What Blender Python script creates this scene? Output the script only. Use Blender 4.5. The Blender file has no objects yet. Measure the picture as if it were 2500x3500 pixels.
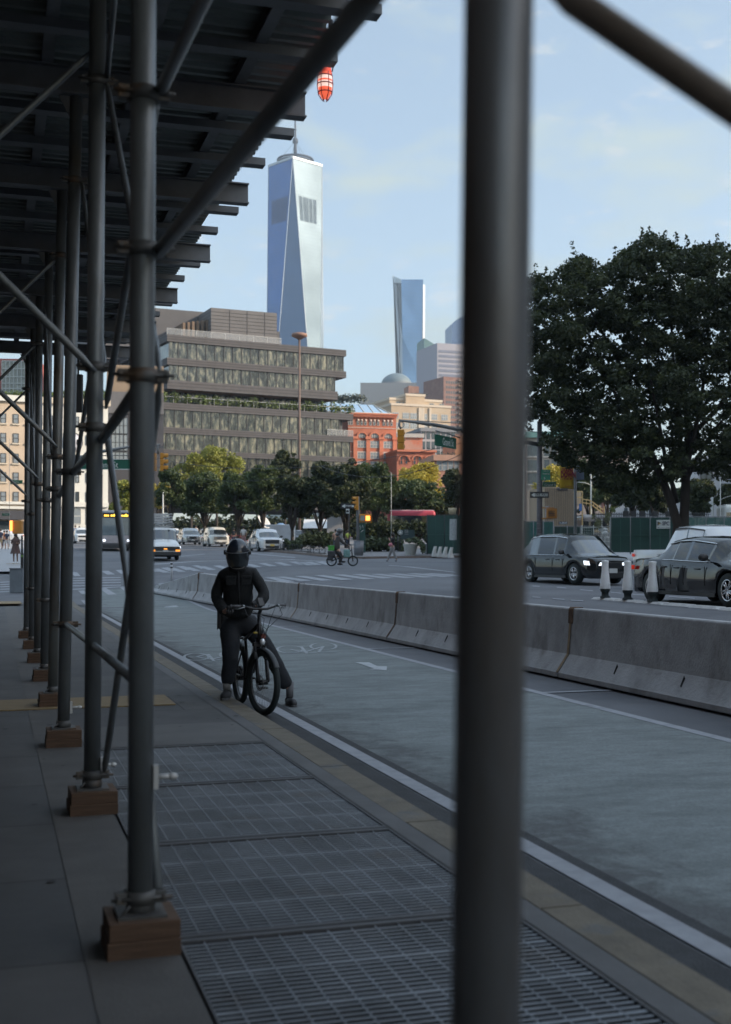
import bpy, bmesh, math, random
import numpy as np
from mathutils import Vector, Matrix
sc = bpy.context.scene
R = math.radians
# ---------------------------------------------------------------- camera
F = 4170.0          # focal length in source pixels (2500 x 3500)
HC = 1.65           # eye height above the pavement
HY = 1897.0         # row of the pavement's vanishing line
cam_d = bpy.data.cameras.new('camera'); cam = bpy.data.objects.new('camera', cam_d)
sc.collection.objects.link(cam); sc.camera = cam
cam.location = (0, 0, HC); cam.rotation_euler = (R(90), 0, 0)
cam_d.sensor_fit = 'AUTO'; cam_d.sensor_width = 36.0; cam_d.lens = F/3500*36.0
cam_d.shift_y = (HY-1750)/3500.0
cam_d.clip_start = 0.1; cam_d.clip_end = 9000
cam_d.dof.use_dof = True; cam_d.dof.focus_distance = 19.0; cam_d.dof.aperture_fstop = 2.3
# ---------------------------------------------------------------- light
SUN_AZ = R(103)      # to the right of the view direction
SUN_EL = R(24)
w = bpy.data.worlds.new('World'); sc.world = w; w.use_nodes = True
nt = w.node_tree; nt.nodes.clear()
out = nt.nodes.new('ShaderNodeOutputWorld'); bg = nt.nodes.new('ShaderNodeBackground')
sky = nt.nodes.new('ShaderNodeTexSky'); sky.sky_type = 'NISHITA'; sky.sun_disc = False
sky.sun_elevation = SUN_EL; sky.sun_rotation = SUN_AZ
sky.air_density = 1.0; sky.dust_density = 1.6; sky.ozone_density = 1.6; sky.altitude = 20
tc = nt.nodes.new('ShaderNodeTexCoord'); mp = nt.nodes.new('ShaderNodeMapping'); mp.inputs['Scale'].default_value = (1.0, 1.0, 2.6)
nz = nt.nodes.new('ShaderNodeTexNoise'); nz.inputs['Scale'].default_value = 9.0; nz.inputs['Detail'].default_value = 9; nz.inputs['Roughness'].default_value = .55
nz.inputs['Distortion'].default_value = .25
cr = nt.nodes.new('ShaderNodeValToRGB'); cr.color_ramp.elements[0].position = .50; cr.color_ramp.elements[1].position = .70
cr.color_ramp.elements[0].color = (0, 0, 0, 1); cr.color_ramp.elements[1].color = (1, 1, 1, 1)
mul = nt.nodes.new('ShaderNodeMath'); mul.operation = 'MULTIPLY_ADD'; mul.inputs[1].default_value = .62; mul.inputs[2].default_value = .30
mx = nt.nodes.new('ShaderNodeMixRGB'); mx.inputs['Color2'].default_value = (2.42, 2.84, 2.72, 1)
L = nt.links.new
L(tc.outputs['Generated'], mp.inputs['Vector']); L(mp.outputs['Vector'], nz.inputs['Vector'])
L(nz.outputs['Fac'], cr.inputs['Fac']); L(cr.outputs['Color'], mul.inputs[0]); L(mul.outputs[0], mx.inputs['Fac'])
L(sky.outputs['Color'], mx.inputs['Color1'])
nz2 = nt.nodes.new('ShaderNodeTexNoise'); nz2.inputs['Scale'].default_value = 12.0; nz2.inputs['Detail'].default_value = 10; nz2.inputs['Roughness'].default_value = .6; L(mp.outputs['Vector'], nz2.inputs['Vector'])
cr2 = nt.nodes.new('ShaderNodeMapRange'); cr2.inputs['From Min'].default_value = .585; cr2.inputs['From Max'].default_value = .70; cr2.inputs['To Max'].default_value = .6; L(nz2.outputs['Fac'], cr2.inputs['Value'])
mx2 = nt.nodes.new('ShaderNodeMixRGB'); mx2.inputs['Color2'].default_value = (3.7, 3.55, 3.25, 1); L(cr2.outputs['Result'], mx2.inputs['Fac']); L(mx.outputs['Color'], mx2.inputs['Color1'])
# sky brightened above the frame, added to fill the shaded street
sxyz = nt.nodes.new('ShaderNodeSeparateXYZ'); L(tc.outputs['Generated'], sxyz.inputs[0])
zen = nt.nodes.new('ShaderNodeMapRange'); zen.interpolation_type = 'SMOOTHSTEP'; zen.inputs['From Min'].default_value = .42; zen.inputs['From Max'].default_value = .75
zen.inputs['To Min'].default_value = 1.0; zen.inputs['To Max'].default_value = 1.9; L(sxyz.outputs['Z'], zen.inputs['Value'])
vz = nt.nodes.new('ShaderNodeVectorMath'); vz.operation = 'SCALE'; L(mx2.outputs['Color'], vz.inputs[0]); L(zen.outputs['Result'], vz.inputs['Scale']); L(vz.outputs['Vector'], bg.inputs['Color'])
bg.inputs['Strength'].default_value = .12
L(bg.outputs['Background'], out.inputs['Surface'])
sd = bpy.data.lights.new('sun', 'SUN'); so = bpy.data.objects.new('sun', sd); sc.collection.objects.link(so)
sd.energy = 3.2; sd.angle = R(.5); sd.color = (1.0, .84, .66)
TO_SUN = Vector((math.sin(SUN_AZ)*math.cos(SUN_EL), math.cos(SUN_AZ)*math.cos(SUN_EL), math.sin(SUN_EL)))
so.rotation_euler = TO_SUN.to_track_quat('Z', 'Y').to_euler()
sc.view_settings.view_transform = 'Standard'; sc.view_settings.look = 'None'
sc.view_settings.exposure = 1.09; sc.view_settings.gamma = 1.0
sc.cycles.max_bounces = 6; sc.cycles.diffuse_bounces = 3; sc.cycles.glossy_bounces = 3; sc.cycles.transmission_bounces = 4
sc.cycles.transparent_max_bounces = 6; sc.cycles.volume_bounces = 0; sc.cycles.use_denoising = True
sc.cycles.caustics_reflective = False; sc.cycles.caustics_refractive = False
# ---------------------------------------------------------------- frames of reference
TH = R(17.0); cT, sT = math.cos(TH), math.sin(TH)
def S(t, l, z=0.0): return Vector((-t*sT+l*cT, t*cT+l*sT, z))       # along / across the avenue
def LT(x, y): return x*cT+y*sT, -x*sT+y*cT                         # -> (across, along)
def P(px, py, Y): return Vector(((px-1250)/F*Y, Y, HC+(HY-py)/F*Y))
def lerp(tab, v):
    if v <= tab[0][0]: return tab[0][1]
    for (a, b), (c, d) in zip(tab, tab[1:]):
        if v <= c: return b+(d-b)*(v-a)/(c-a)
    return tab[-1][1]
TA = [(-50, .4), (10, .46), (28, .57), (41, .62), (50, .88), (58, 1.1), (72, 1.25), (80, 1.32), (93, 1.85), (115, 2.4), (140, 3.0), (200, 4.4), (400, 8.0), (3000, 60)]
TB = [(-50, -.13), (40, -.13), (48, .16), (58, .62), (66, .98), (77, 1.19), (80, 1.32)]
def gz(x, y):
    l, t = LT(x, y)
    a = lerp(TA, y)
    if y > 80: return a
    b = lerp(TB, y)
    k = min(1, max(0, (l-8.7)/4.2)); k = k*k*(3-2*k)
    return b+(a-b)*k
def G(x, y, dz=0.0): return Vector((x, y, gz(x, y)+dz))
def ray(px, py, dz=0.0):
    Y = 3.0
    prev = None
    while Y < 600:
        X = (px-1250)/F*Y
        d = (HC+(HY-py)/F*Y)-(gz(X, Y)+dz)
        if d <= 0:
            lo, hi = prev, Y
            for _ in range(20):
                m = (lo+hi)/2
                if (HC+(HY-py)/F*m)-(gz((px-1250)/F*m, m)+dz) > 0: lo = m
                else: hi = m
            return Vector(((px-1250)/F*hi, hi, gz((px-1250)/F*hi, hi)+dz))
        prev = Y; Y += .25 if Y < 60 else 1.0
    return G((px-1250)/F*150, 150, dz)
# ---------------------------------------------------------------- materials
MATS = {}
def M(name, col, rough=.7, metal=0.0, var=.12, scale=3.0, bump=0.0, bscale=40.0, spec=.5, emit=None, estr=0, coat=0.0, coord='Object', stretch=None, col2=None, c2lo=.5, c2hi=.62, c2scale=1.2, alpha=1.0, trans=0.0, detail=6):
    if name in MATS: return MATS[name]
    m = bpy.data.materials.new(name); m.use_nodes = True; n = m.node_tree.nodes; l = m.node_tree.links
    b = n['Principled BSDF']; b.inputs['Roughness'].default_value = rough; b.inputs['Metallic'].default_value = metal
    b.inputs['Specular IOR Level'].default_value = spec; b.inputs['Coat Weight'].default_value = coat
    b.inputs['Alpha'].default_value = alpha; b.inputs['Transmission Weight'].default_value = trans
    c = (*col, 1); b.inputs['Base Color'].default_value = c
    if var or bump or col2:
        t = n.new('ShaderNodeTexCoord'); v = t.outputs[coord]
        if stretch:
            mm = n.new('ShaderNodeMapping'); mm.inputs['Scale'].default_value = stretch; l.new(v, mm.inputs['Vector']); v = mm.outputs['Vector']
        src = None
        if col2:
            z2 = n.new('ShaderNodeTexNoise'); z2.inputs['Scale'].default_value = c2scale; z2.inputs['Detail'].default_value = 7; z2.inputs['Roughness'].default_value = .62
            l.new(v, z2.inputs['Vector'])
            r2 = n.new('ShaderNodeValToRGB'); r2.color_ramp.elements[0].position = c2lo; r2.color_ramp.elements[1].position = c2hi
            r2.color_ramp.elements[0].color = c; r2.color_ramp.elements[1].color = (*col2, 1); l.new(z2.outputs['Fac'], r2.inputs['Fac']); src = r2.outputs['Color']
        z = n.new('ShaderNodeTexNoise'); z.inputs['Scale'].default_value = scale; z.inputs['Detail'].default_value = detail; z.inputs['Roughness'].default_value = .6
        l.new(v, z.inputs['Vector'])
        mr = n.new('ShaderNodeMapRange'); mr.inputs['From Min'].default_value = .25; mr.inputs['From Max'].default_value = .75
        mr.inputs['To Min'].default_value = 1-var; mr.inputs['To Max'].default_value = 1+var; l.new(z.outputs['Fac'], mr.inputs['Value'])
        h = n.new('ShaderNodeVectorMath'); h.operation = 'SCALE'
        if src: l.new(src, h.inputs[0])
        else: h.inputs[0].default_value = col
        l.new(mr.outputs['Result'], h.inputs['Scale']); l.new(h.outputs['Vector'], b.inputs['Base Color'])
        if bump:
            z3 = n.new('ShaderNodeTexNoise'); z3.inputs['Scale'].default_value = bscale; z3.inputs['Detail'].default_value = 5; l.new(v, z3.inputs['Vector'])
            bp = n.new('ShaderNodeBump'); bp.inputs['Strength'].default_value = bump; bp.inputs['Distance'].default_value = .02
            l.new(z3.outputs['Fac'], bp.inputs['Height']); l.new(bp.outputs['Normal'], b.inputs['Normal'])
    if emit: b.inputs['Emission Color'].default_value = (*emit, 1); b.inputs['Emission Strength'].default_value = estr
    MATS[name] = m; return m
# ---------------------------------------------------------------- mesh builder
class MB:
    def __init__(s): s.v = []; s.f = []; s.sm = []
    def add(s, vs, fs, smooth=False):
        o = len(s.v); s.v += [tuple(v) for v in vs]; s.f += [tuple(i+o for i in f) for f in fs]; s.sm += [smooth]*len(fs); return s
    def box(s, c, d, rz=0.0, mat=None):
        c = Vector(c); hx, hy, hz = d[0]/2, d[1]/2, d[2]/2
        m = mat or Matrix.Rotation(rz, 3, 'Z')
        vs = [c+m@Vector((x*hx, y*hy, z*hz)) for x in (-1, 1) for y in (-1, 1) for z in (-1, 1)]
        return s.add(vs, [(0, 1, 3, 2), (4, 6, 7, 5), (0, 4, 5, 1), (2, 3, 7, 6), (0, 2, 6, 4), (1, 5, 7, 3)])
    def bar(s, a, b, w, h, up=Vector((0, 0, 1))):
        a, b = Vector(a), Vector(b); d = (b-a); ln = d.length; d.normalize()
        x = d.cross(up)
        if x.length < 1e-4: x = d.cross(Vector((0, 1, 0)))
        x.normalize(); y = x.cross(d); m = Matrix((x, d, y)).transposed()
        return s.box((a+b)/2, (w, ln, h), mat=m)
    def tube(s, pts, r, n=10, cap=True, smooth=True):
        pts = [Vector(p) for p in pts]; rs = r if isinstance(r, (list, tuple)) else [r]*len(pts)
        vs = []; px = None
        for i, p in enumerate(pts):
            d = (pts[min(i+1, len(pts)-1)]-pts[max(i-1, 0)]).normalized()
            x = px-d*px.dot(d) if px else d.cross(Vector((0, 0, 1)))
            if x.length < 1e-3: x = d.cross(Vector((0, 1, 0)))
            x.normalize(); y = d.cross(x); px = x
            for k in range(n):
                a = 2*math.pi*k/n; vs.append(p+(x*math.cos(a)+y*math.sin(a))*rs[i])
        fs = [(i*n+k, i*n+(k+1) % n, (i+1)*n+(k+1) % n, (i+1)*n+k) for i in range(len(pts)-1) for k in range(n)]
        s.add(vs, fs, smooth)
        if cap:
            o = len(s.v)-len(vs); s.f.append(tuple(o+k for k in reversed(range(n)))); s.sm.append(False)
            s.f.append(tuple(o+(len(pts)-1)*n+k for k in range(n))); s.sm.append(False)
        return s
    def ring(s, c, ax, Rr, r, n=32, m=8, sc2=1.0):
        c = Vector(c); ax = Vector(ax).normalized(); x = ax.cross(Vector((0, 0, 1)))
        if x.length < 1e-3: x = Vector((1, 0, 0))
        x.normalize(); y = ax.cross(x); vs = []
        for i in range(n):
            a = 2*math.pi*i/n; rd = x*math.cos(a)+y*math.sin(a)
            for k in range(m):
                b = 2*math.pi*k/m; vs.append(c+rd*(Rr+r*math.cos(b))+ax*(r*sc2*math.sin(b)))
        return s.add(vs, [(i*m+k, ((i+1) % n)*m+k, ((i+1) % n)*m+(k+1) % m, i*m+(k+1) % m) for i in range(n) for k in range(m)], True)
    def lathe(s, c, prof, n=16, ax=None, smooth=True):
        c = Vector(c); ax = Vector(ax or (0, 0, 1)).normalized(); x = ax.orthogonal().normalized(); y = ax.cross(x); vs = []
        for (r, h) in prof:
            for k in range(n):
                a = 2*math.pi*k/n; vs.append(c+ax*h+(x*math.cos(a)+y*math.sin(a))*max(r, 1e-4))
        return s.add(vs, [(i*n+k, i*n+(k+1) % n, (i+1)*n+(k+1) % n, (i+1)*n+k) for i in range(len(prof)-1) for k in range(n)], smooth)
    def prism(s, poly, d):                      # poly: list of points, extruded by vector d
        n = len(poly); d = Vector(d); vs = [Vector(p) for p in poly]+[Vector(p)+d for p in poly]
        return s.add(vs, [tuple(range(n))[::-1], tuple(range(n, 2*n))]+[(k, (k+1) % n, n+(k+1) % n, n+k) for k in range(n)])
    def quad(s, *p): return s.add(p, [tuple(range(len(p)))])
    def ell(s, c, r, n=14, m=9, rot=None):
        c = Vector(c); vs = []
        for i in range(m+1):
            ph = math.pi*i/m
            for k in range(n):
                a = 2*math.pi*k/n; v = Vector((r[0]*math.sin(ph)*math.cos(a), r[1]*math.sin(ph)*math.sin(a), r[2]*math.cos(ph)))
                if rot: v = rot@v
                vs.append(c+v)
        return s.add(vs, [(i*n+k, (i+1)*n+k, (i+1)*n+(k+1) % n, i*n+(k+1) % n) for i in range(m) for k in range(n)], True)
    def build(s, name, mat, parent=None, world=True, bevel=0.0, seg=2):
        off = Vector((0, 0, 0))
        rot = None
        if parent is not None and world:
            off, rot = worldof(parent)
        vs = s.v
        if parent is not None and world:
            q = Matrix.Rotation(-rot, 3, 'Z'); vs = [tuple(q@(Vector(v)-off)) for v in s.v]
        me = bpy.data.meshes.new(name); me.from_pydata(vs, [], s.f); me.materials.append(mat)
        me.polygons.foreach_set('use_smooth', s.sm); me.update()
        o = bpy.data.objects.new(name, me); sc.collection.objects.link(o)
        if parent is not None: o.parent = parent
        if bevel:
            b = o.modifiers.new('bevel', 'BEVEL'); b.width = bevel; b.segments = seg; b.limit_method = 'ANGLE'; b.angle_limit = R(40)
        return o
def worldof(o):
    if o.parent is None: return Vector(o.location), o.rotation_euler.z
    p, r = worldof(o.parent)
    return p+Matrix.Rotation(r, 3, 'Z')@Vector(o.location), r+o.rotation_euler.z
def tag(o, label=None, cat=None, group=None, kind=None):
    if label: o['label'] = label
    if cat: o['category'] = cat
    if group: o['group'] = group
    if kind: o['kind'] = kind
    return o
def thing(name, label, cat, loc=(0, 0, 0), rz=0.0, group=None):
    o = bpy.data.objects.new(name, None); sc.collection.objects.link(o); o.empty_display_size = .1
    o.location = loc; o.rotation_euler = (0, 0, rz); return tag(o, label, cat, group)
def struct(o): o['kind'] = 'structure'; return o
def kids(o): return [c for c in list(bpy.data.objects) if c.parent == o]
def dup(root, loc, rz, label=None, group=None):
    ks = {}
    for c in bpy.data.objects:
        if c.parent is not None: ks.setdefault(c.parent.name, []).append(c)
    def cp(o, par):
        c = o.copy(); sc.collection.objects.link(c); c.parent = par
        for ch in ks.get(o.name, []): cp(ch, c)
        return c
    r = cp(root, None); r.location = loc; r.rotation_euler = (0, 0, rz)
    if label: r['label'] = label
    if group: r['group'] = group
    return r
def text(body, size, parent, mat, origin, right, up, name='lettering', align='LEFT', ext=.002, sx=1.0, bold=0.0):
    cu = bpy.data.curves.new(name, 'FONT'); cu.body = body; cu.size = size; cu.extrude = ext; cu.align_x = align; cu.offset = bold
    cu.resolution_u = 2
    o = bpy.data.objects.new(name, cu); sc.collection.objects.link(o); cu.materials.append(mat)
    r = Vector(right).normalized(); u = Vector(up); u = (u-r*u.dot(r)).normalized(); nn = r.cross(u)
    mw = Matrix((r*sx, u, nn)).transposed().to_4x4(); mw.translation = Vector(origin)
    if parent is not None:
        p, rr = worldof(parent); pm = Matrix.Translation(p)@Matrix.Rotation(rr, 4, 'Z'); o.parent = parent; o.matrix_local = pm.inverted()@mw
    else: o.matrix_world = mw
    bpy.context.view_layer.update()
    me = bpy.data.meshes.new_from_object(o.evaluated_get(bpy.context.evaluated_depsgraph_get())); me.materials.clear(); me.materials.append(mat)
    r_o = bpy.data.objects.new(name, me); sc.collection.objects.link(r_o)
    if parent is not None: r_o.parent = parent
    r_o.matrix_local = o.matrix_local.copy(); bpy.data.objects.remove(o); r_o.name = name
    return r_o
rnd = random.Random(7)
def smudge(parent, mat, a, right, height, n, seed, name='small_print', gap=.35):
    # print too small to read in the photograph: a row of little blocks
    r = random.Random(seed); right = Vector(right); w_ = right.length/n; d = right.normalized(); mb = MB()
    for i in range(n):
        if r.random() < gap*.4: continue
        h = height*r.choice([.65, .65, 1.0]); c = Vector(a)+d*w_*(i+.5)+Vector((0, 0, h/2)); mb.box(c, (w_*.72, .006, h), rz=math.atan2(d.y, d.x))
    o = mb.build(name, mat, parent); return o
# ================================================================ ground, road, pavement
asph = M('asphalt', (.115, .118, .13), .85, var=.22, scale=.35, bump=.25, bscale=60, col2=(.085, .088, .10), c2scale=.22)
def sheet(name, ls, ts, fz, mat, dz=0.0, skip=None):
    vs = []; fs = []; nl = len(ls)
    for t in ts:
        for l in ls:
            p = S(t, l); vs.append((l, t, fz(p.x, p.y)+dz))
    for j in range(len(ts)-1):
        for i in range(nl-1):
            if skip and skip((ls[i]+ls[i+1])/2, (ts[j]+ts[j+1])/2): continue
            fs.append((j*nl+i, j*nl+i+1, (j+1)*nl+i+1, (j+1)*nl+i))
    me = bpy.data.meshes.new(name); me.from_pydata(vs, [], fs); me.materials.append(mat)
    me.polygons.foreach_set('use_smooth', [True]*len(fs))
    o = bpy.data.objects.new(name, me); sc.collection.objects.link(o); o.rotation_euler.z = TH
    return o
def rng(a, b, st):
    n = max(1, int(round((b-a)/st))); return [a+(b-a)*i/n for i in range(n+1)]
lsR = [-900, -400, -150, -80, -50, -30, -18, -9, -5.2]+rng(2.66, 8.7, 1.2)+rng(9.0, 13.2, .6)+[15, 18, 22, 27, 34, 45, 60, 90, 160, 400, 1200]
tsR = [-60, -30, -10]+rng(0, 100, 2)+rng(104, 160, 6)+[180, 200, 260, 400, 700, 1400, 3000]
def gfar(x, y): return gz(x, y)
road = struct(sheet('road', lsR, tsR, gfar, asph, 0, skip=lambda l, t: -5.2 < l < 2.66 and t < 43))
# pavement with its slabs: local x = across, y = along
pm = bpy.data.materials.new('pavement'); pm.use_nodes = True; n = pm.node_tree.nodes; l_ = pm.node_tree.links; b = n['Principled BSDF']
tcn = n.new('ShaderNodeTexCoord'); br = n.new('ShaderNodeTexBrick'); br.offset = .37; br.inputs['Scale'].default_value = 1.0
mp2 = n.new('ShaderNodeMapping'); mp2.inputs['Rotation'].default_value = (0, 0, 0); mp2.inputs['Location'].default_value = (.31, .2, 0)
br.inputs['Brick Width'].default_value = 3.6; br.inputs['Row Height'].default_value = 1.32; br.inputs['Mortar Size'].default_value = .009
br.inputs['Color1'].default_value = (.082, .080, .080, 1); br.inputs['Color2'].default_value = (.060, .061, .064, 1); br.inputs['Mortar'].default_value = (.03, .03, .03, 1)
nn_ = n.new('ShaderNodeTexNoise'); nn_.inputs['Scale'].default_value = 1.6; nn_.inputs['Detail'].default_value = 9; nn_.inputs['Roughness'].default_value = .65
mrn = n.new('ShaderNodeMapRange'); mrn.inputs['From Min'].default_value = .3; mrn.inputs['From Max'].default_value = .7; mrn.inputs['To Min'].default_value = .78; mrn.inputs['To Max'].default_value = 1.22
vsn = n.new('ShaderNodeVectorMath'); vsn.operation = 'SCALE'
sp_ = n.new('ShaderNodeTexNoise'); sp_.inputs['Scale'].default_value = 160; bpn = n.new('ShaderNodeBump'); bpn.inputs['Strength'].default_value = .3; bpn.inputs['Distance'].default_value = .01
l_.new(tcn.outputs['Object'], mp2.inputs['Vector']); l_.new(mp2.outputs['Vector'], br.inputs['Vector']); l_.new(tcn.outputs['Object'], nn_.inputs['Vector'])
l_.new(nn_.outputs['Fac'], mrn.inputs['Value']); l_.new(br.outputs['Color'], vsn.inputs[0]); l_.new(mrn.outputs['Result'], vsn.inputs['Scale'])
l_.new(vsn.outputs['Vector'], b.inputs['Base Color']); l_.new(tcn.outputs['Object'], sp_.inputs['Vector']); l_.new(sp_.outputs['Fac'], bpn.inputs['Height']); l_.new(bpn.outputs['Normal'], b.inputs['Normal'])
b.inputs['Roughness'].default_value = .8
GL0, GL1, GT0, GT1 = .744, 2.29, 1.69, 10.56      # the opening under the gratings
def pave_z(x, y): return lerp(TB, y)+.13
lsP = [-5.2, -3, -1, .35, GL0, GL1, 2.44]
tsP = [-12, -4, GT0, 4, 7, GT1, 16, 22, 28, 34, 38, 41, 43]
pav = struct(sheet('pavement', lsP, tsP, pave_z, pm, 0, skip=lambda l, t: GL0 < l < GL1 and GT0 < t < GT1))
# paler course of paving stones under the posts
course = M('paving_course', (.082, .078, .075), .8, var=.25, scale=2.5, bump=.2, bscale=90)
struct(sheet('paving_strip', [.36, .50, .735], rng(-4, 42, 1), pave_z, course, .004))
struct(sheet('paving_strip', [2.30, 2.43], rng(-4, 42, 1), pave_z, M('edge_course', (.095, .095, .098), .8, var=.25, scale=2, bump=.2, bscale=90), .004))
struct(sheet('paving_strip', [.76, 2.29], [10.6, 11.2, 11.9], pave_z, M('threshold_course', (.105, .103, .102), .8, var=.2, scale=2, bump=.2, bscale=90), .004))
kerb_m = M('kerb_stone', (.135, .115, .086), .8, var=.3, scale=5, bump=.35, bscale=50, col2=(.10, .10, .10), c2lo=.55, c2hi=.66, c2scale=2.0)
def extr(name, mat, prof, ts, gap=None, fz=None, jit=0):
    mb = MB(); rr = random.Random(3)
    if gap is None:
        rows = []
        for t in ts:
            p = S(t, prof[0][0]); base = (fz or pave_z)(p.x, p.y); rows.append([(l, t, base+z) for l, z in prof])
        vs = [v for r in rows for v in r]; k = len(prof)
        mb.add(vs, [(i*k+j, i*k+j+1, (i+1)*k+j+1, (i+1)*k+j) for i in range(len(rows)-1) for j in range(k-1)])
    else:
        t = ts[0]
        while t < ts[-1]:
            t2 = min(ts[-1], t+gap*(1+rr.uniform(-.25, .25))); o = len(mb.v); k = len(prof); dj = rr.uniform(-jit, jit)
            rows = []
            for tt in (t+.008, (t+t2)/2, t2-.008):
                p = S(tt, prof[0][0]); base = (fz or pave_z)(p.x, p.y); rows.append([(l+(dj if 0 < q < k-1 else 0), tt, base+z) for q, (l, z) in enumerate(prof)])
            vs = [v for r in rows for v in r]
            mb.add(vs, [(i*k+j, i*k+j+1, (i+1)*k+j+1, (i+1)*k+j) for i in range(2) for j in range(k-1)]+[tuple(range(k)), tuple(range(2*k, 3*k))[::-1]])
            t = t2
    o = mb.build(name, mat, world=False); o.rotation_euler.z = TH; return o
struct(extr('kerb', kerb_m, [(2.44, -.02), (2.445, .0), (2.66, .0), (2.68, -.02), (2.685, -.16)], [-12, 43], 1.9, jit=.004))
tar = M('gutter_asphalt', (.038, .04, .044), .9, var=.3, scale=6, bump=.6, bscale=80)
wht = M('road_paint', (.26, .27, .295), .75, var=.2, scale=7, bump=.2, bscale=80, col2=(.13, .13, .14), c2lo=.60, c2hi=.75, c2scale=2.6)
grn = M('bike_lane', (.160, .180, .182), .85, var=.22, scale=5, bump=.35, bscale=90, col2=(.098, .112, .114), c2lo=.46, c2hi=.74, c2scale=.9, stretch=(.75, 1.7, 1), detail=10)
def rs(name, l0, l1, t0, t1, mat, dz): 
    return struct(sheet(name, rng(l0, l1, 1.5), rng(t0, t1, 2), gz, mat, dz))
rs('road_surface', 2.68, 3.02, -12, 43, tar, .004)
# worn band of the lane along the gutter, and scuffs: mix towards bare asphalt where x (across) is small and noise is high
_n = grn.node_tree.nodes; _l = grn.node_tree.links; _b = _n['Principled BSDF']; _src = _b.inputs['Base Color'].links[0].from_socket
_tc = _n.new('ShaderNodeTexCoord'); _sx = _n.new('ShaderNodeSeparateXYZ'); _l.new(_tc.outputs['Object'], _sx.inputs[0])
_mr = _n.new('ShaderNodeMapRange'); _mr.inputs['From Min'].default_value = 3.27; _mr.inputs['From Max'].default_value = 4.5; _mr.inputs['To Min'].default_value = .62; _mr.inputs['To Max'].default_value = .30; _l.new(_sx.outputs['X'], _mr.inputs['Value'])
_nz = _n.new('ShaderNodeTexNoise'); _nz.inputs['Scale'].default_value = 2.2; _nz.inputs['Detail'].default_value = 12; _nz.inputs['Roughness'].default_value = .72; _nz.inputs['Distortion'].default_value = .4; _l.new(_tc.outputs['Object'], _nz.inputs['Vector'])
_lt = _n.new('ShaderNodeMath'); _lt.operation = 'SUBTRACT'; _l.new(_mr.outputs[0], _lt.inputs[0]); _l.new(_nz.outputs['Fac'], _lt.inputs[1])
_m2 = _n.new('ShaderNodeMath'); _m2.operation = 'MULTIPLY'; _m2.inputs[1].default_value = 7.0; _m2.use_clamp = True; _l.new(_lt.outputs[0], _m2.inputs[0])
_mx = _n.new('ShaderNodeMixRGB'); _mx.inputs['Color2'].default_value = (.085, .09, .094, 1); _l.new(_m2.outputs[0], _mx.inputs['Fac']); _l.new(_src, _mx.inputs['Color1'])
# fine speckle of stone showing through the paint
_sp = _n.new('ShaderNodeTexNoise'); _sp.inputs['Scale'].default_value = 45; _sp.inputs['Detail'].default_value = 3; _l.new(_tc.outputs['Object'], _sp.inputs['Vector'])
_sr = _n.new('ShaderNodeMapRange'); _sr.inputs['From Min'].default_value = .3; _sr.inputs['From Max'].default_value = .7; _sr.inputs['To Min'].default_value = .82; _sr.inputs['To Max'].default_value = 1.18; _l.new(_sp.outputs['Fac'], _sr.inputs['Value'])
_sv = _n.new('ShaderNodeVectorMath'); _sv.operation = 'SCALE'; _l.new(_mx.outputs[0], _sv.inputs[0]); _l.new(_sr.outputs[0], _sv.inputs['Scale']); _l.new(_sv.outputs[0], _b.inputs['Base Color'])
rs('road_line', 3.04, 3.18, -12, 45, wht, .008)
rs('road_surface', 3.18, 3.27, -12, 45, tar, .006)
rs('bike_lane', 3.27, 6.66, -12, 51, grn, .006)
rs('road_line', 6.66, 6.80, -12, 51, wht, .010)
for t in (14.3, 22.0, 29.5, 40): rs('road_line', 6.80, 7.75, t, t+.12, wht, .010)
# painted marks placed on the road surface
def mark(poly, dz=.010, name='road_marking', mat=None, sub=3):
    pts = [ray(*p) for p in poly]; mb = MB()
    if len(pts) == 4:
        g = []
        for i in range(sub+1):
            a = pts[0].lerp(pts[3], i/sub); b_ = pts[1].lerp(pts[2], i/sub); g.append([G(*(a.lerp(b_, j/sub)).xy, dz) for j in range(sub+1)])
        vs = [v for r in g for v in r]; k = sub+1
        mb.add(vs, [(i*k+j, i*k+j+1, (i+1)*k+j+1, (i+1)*k+j) for i in range(sub) for j in range(sub)])
    else: mb.quad(*[G(*p.xy, dz) for p in pts])
    return struct(mb.build(name, mat or wht))
def far_stripe(x0, y0, x1, y1, th): mark([(x0, y0), (x0+24, y0-1), (x1, y1), (x1-26, y1+1)])
for i in range(10):
    x = 520+i*52; y = 1945-i*2.7
    if x < 1120: far_stripe(x, y, x+64, y+12-i*.3, 4)
for x, y in ((1012, 1923), (1040, 1921.5), (1078, 1921)): far_stripe(x, y, x+62, y+9, 3)
for x0, y0, x1, y1 in ((905, 1974, 1010, 1990), (940, 1972.5, 1070, 1986), (1007, 1970, 1140, 1985), (1074, 1967.5, 1210, 1983), (1140, 1965, 1284, 1980), (1203, 1964, 1350, 1977), (1266, 1963, 1424, 1976), (1325, 1962, 1491, 1974), (1388, 1961, 1554, 1972), (1443, 1961, 1610, 1970)):
    mark([(x0, y0), (x0+34, y0-1), (x1, y1-1), (x1-42, y1+1)])
mark([(518, 1928), (518, 1931), (1000, 1913.5), (1000, 1911.5)], sub=10)
mark([(1000, 1911.5), (1000, 1913.5), (1118, 1921), (1118, 1919)], sub=6)
mark([(1330, 1932), (1330, 1934), (1560, 1958), (1560, 1956)], sub=6)
mark([(620, 1901), (620, 1902.5), (700, 1895), (700, 1893.5)], sub=4)
mark([(855, 1891), (855, 1893), (1010, 1907), (1010, 1905)], sub=4)
def lq(*pts): return mark([(x/2.32, 1700+y/2.32) for x, y in pts])
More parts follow.
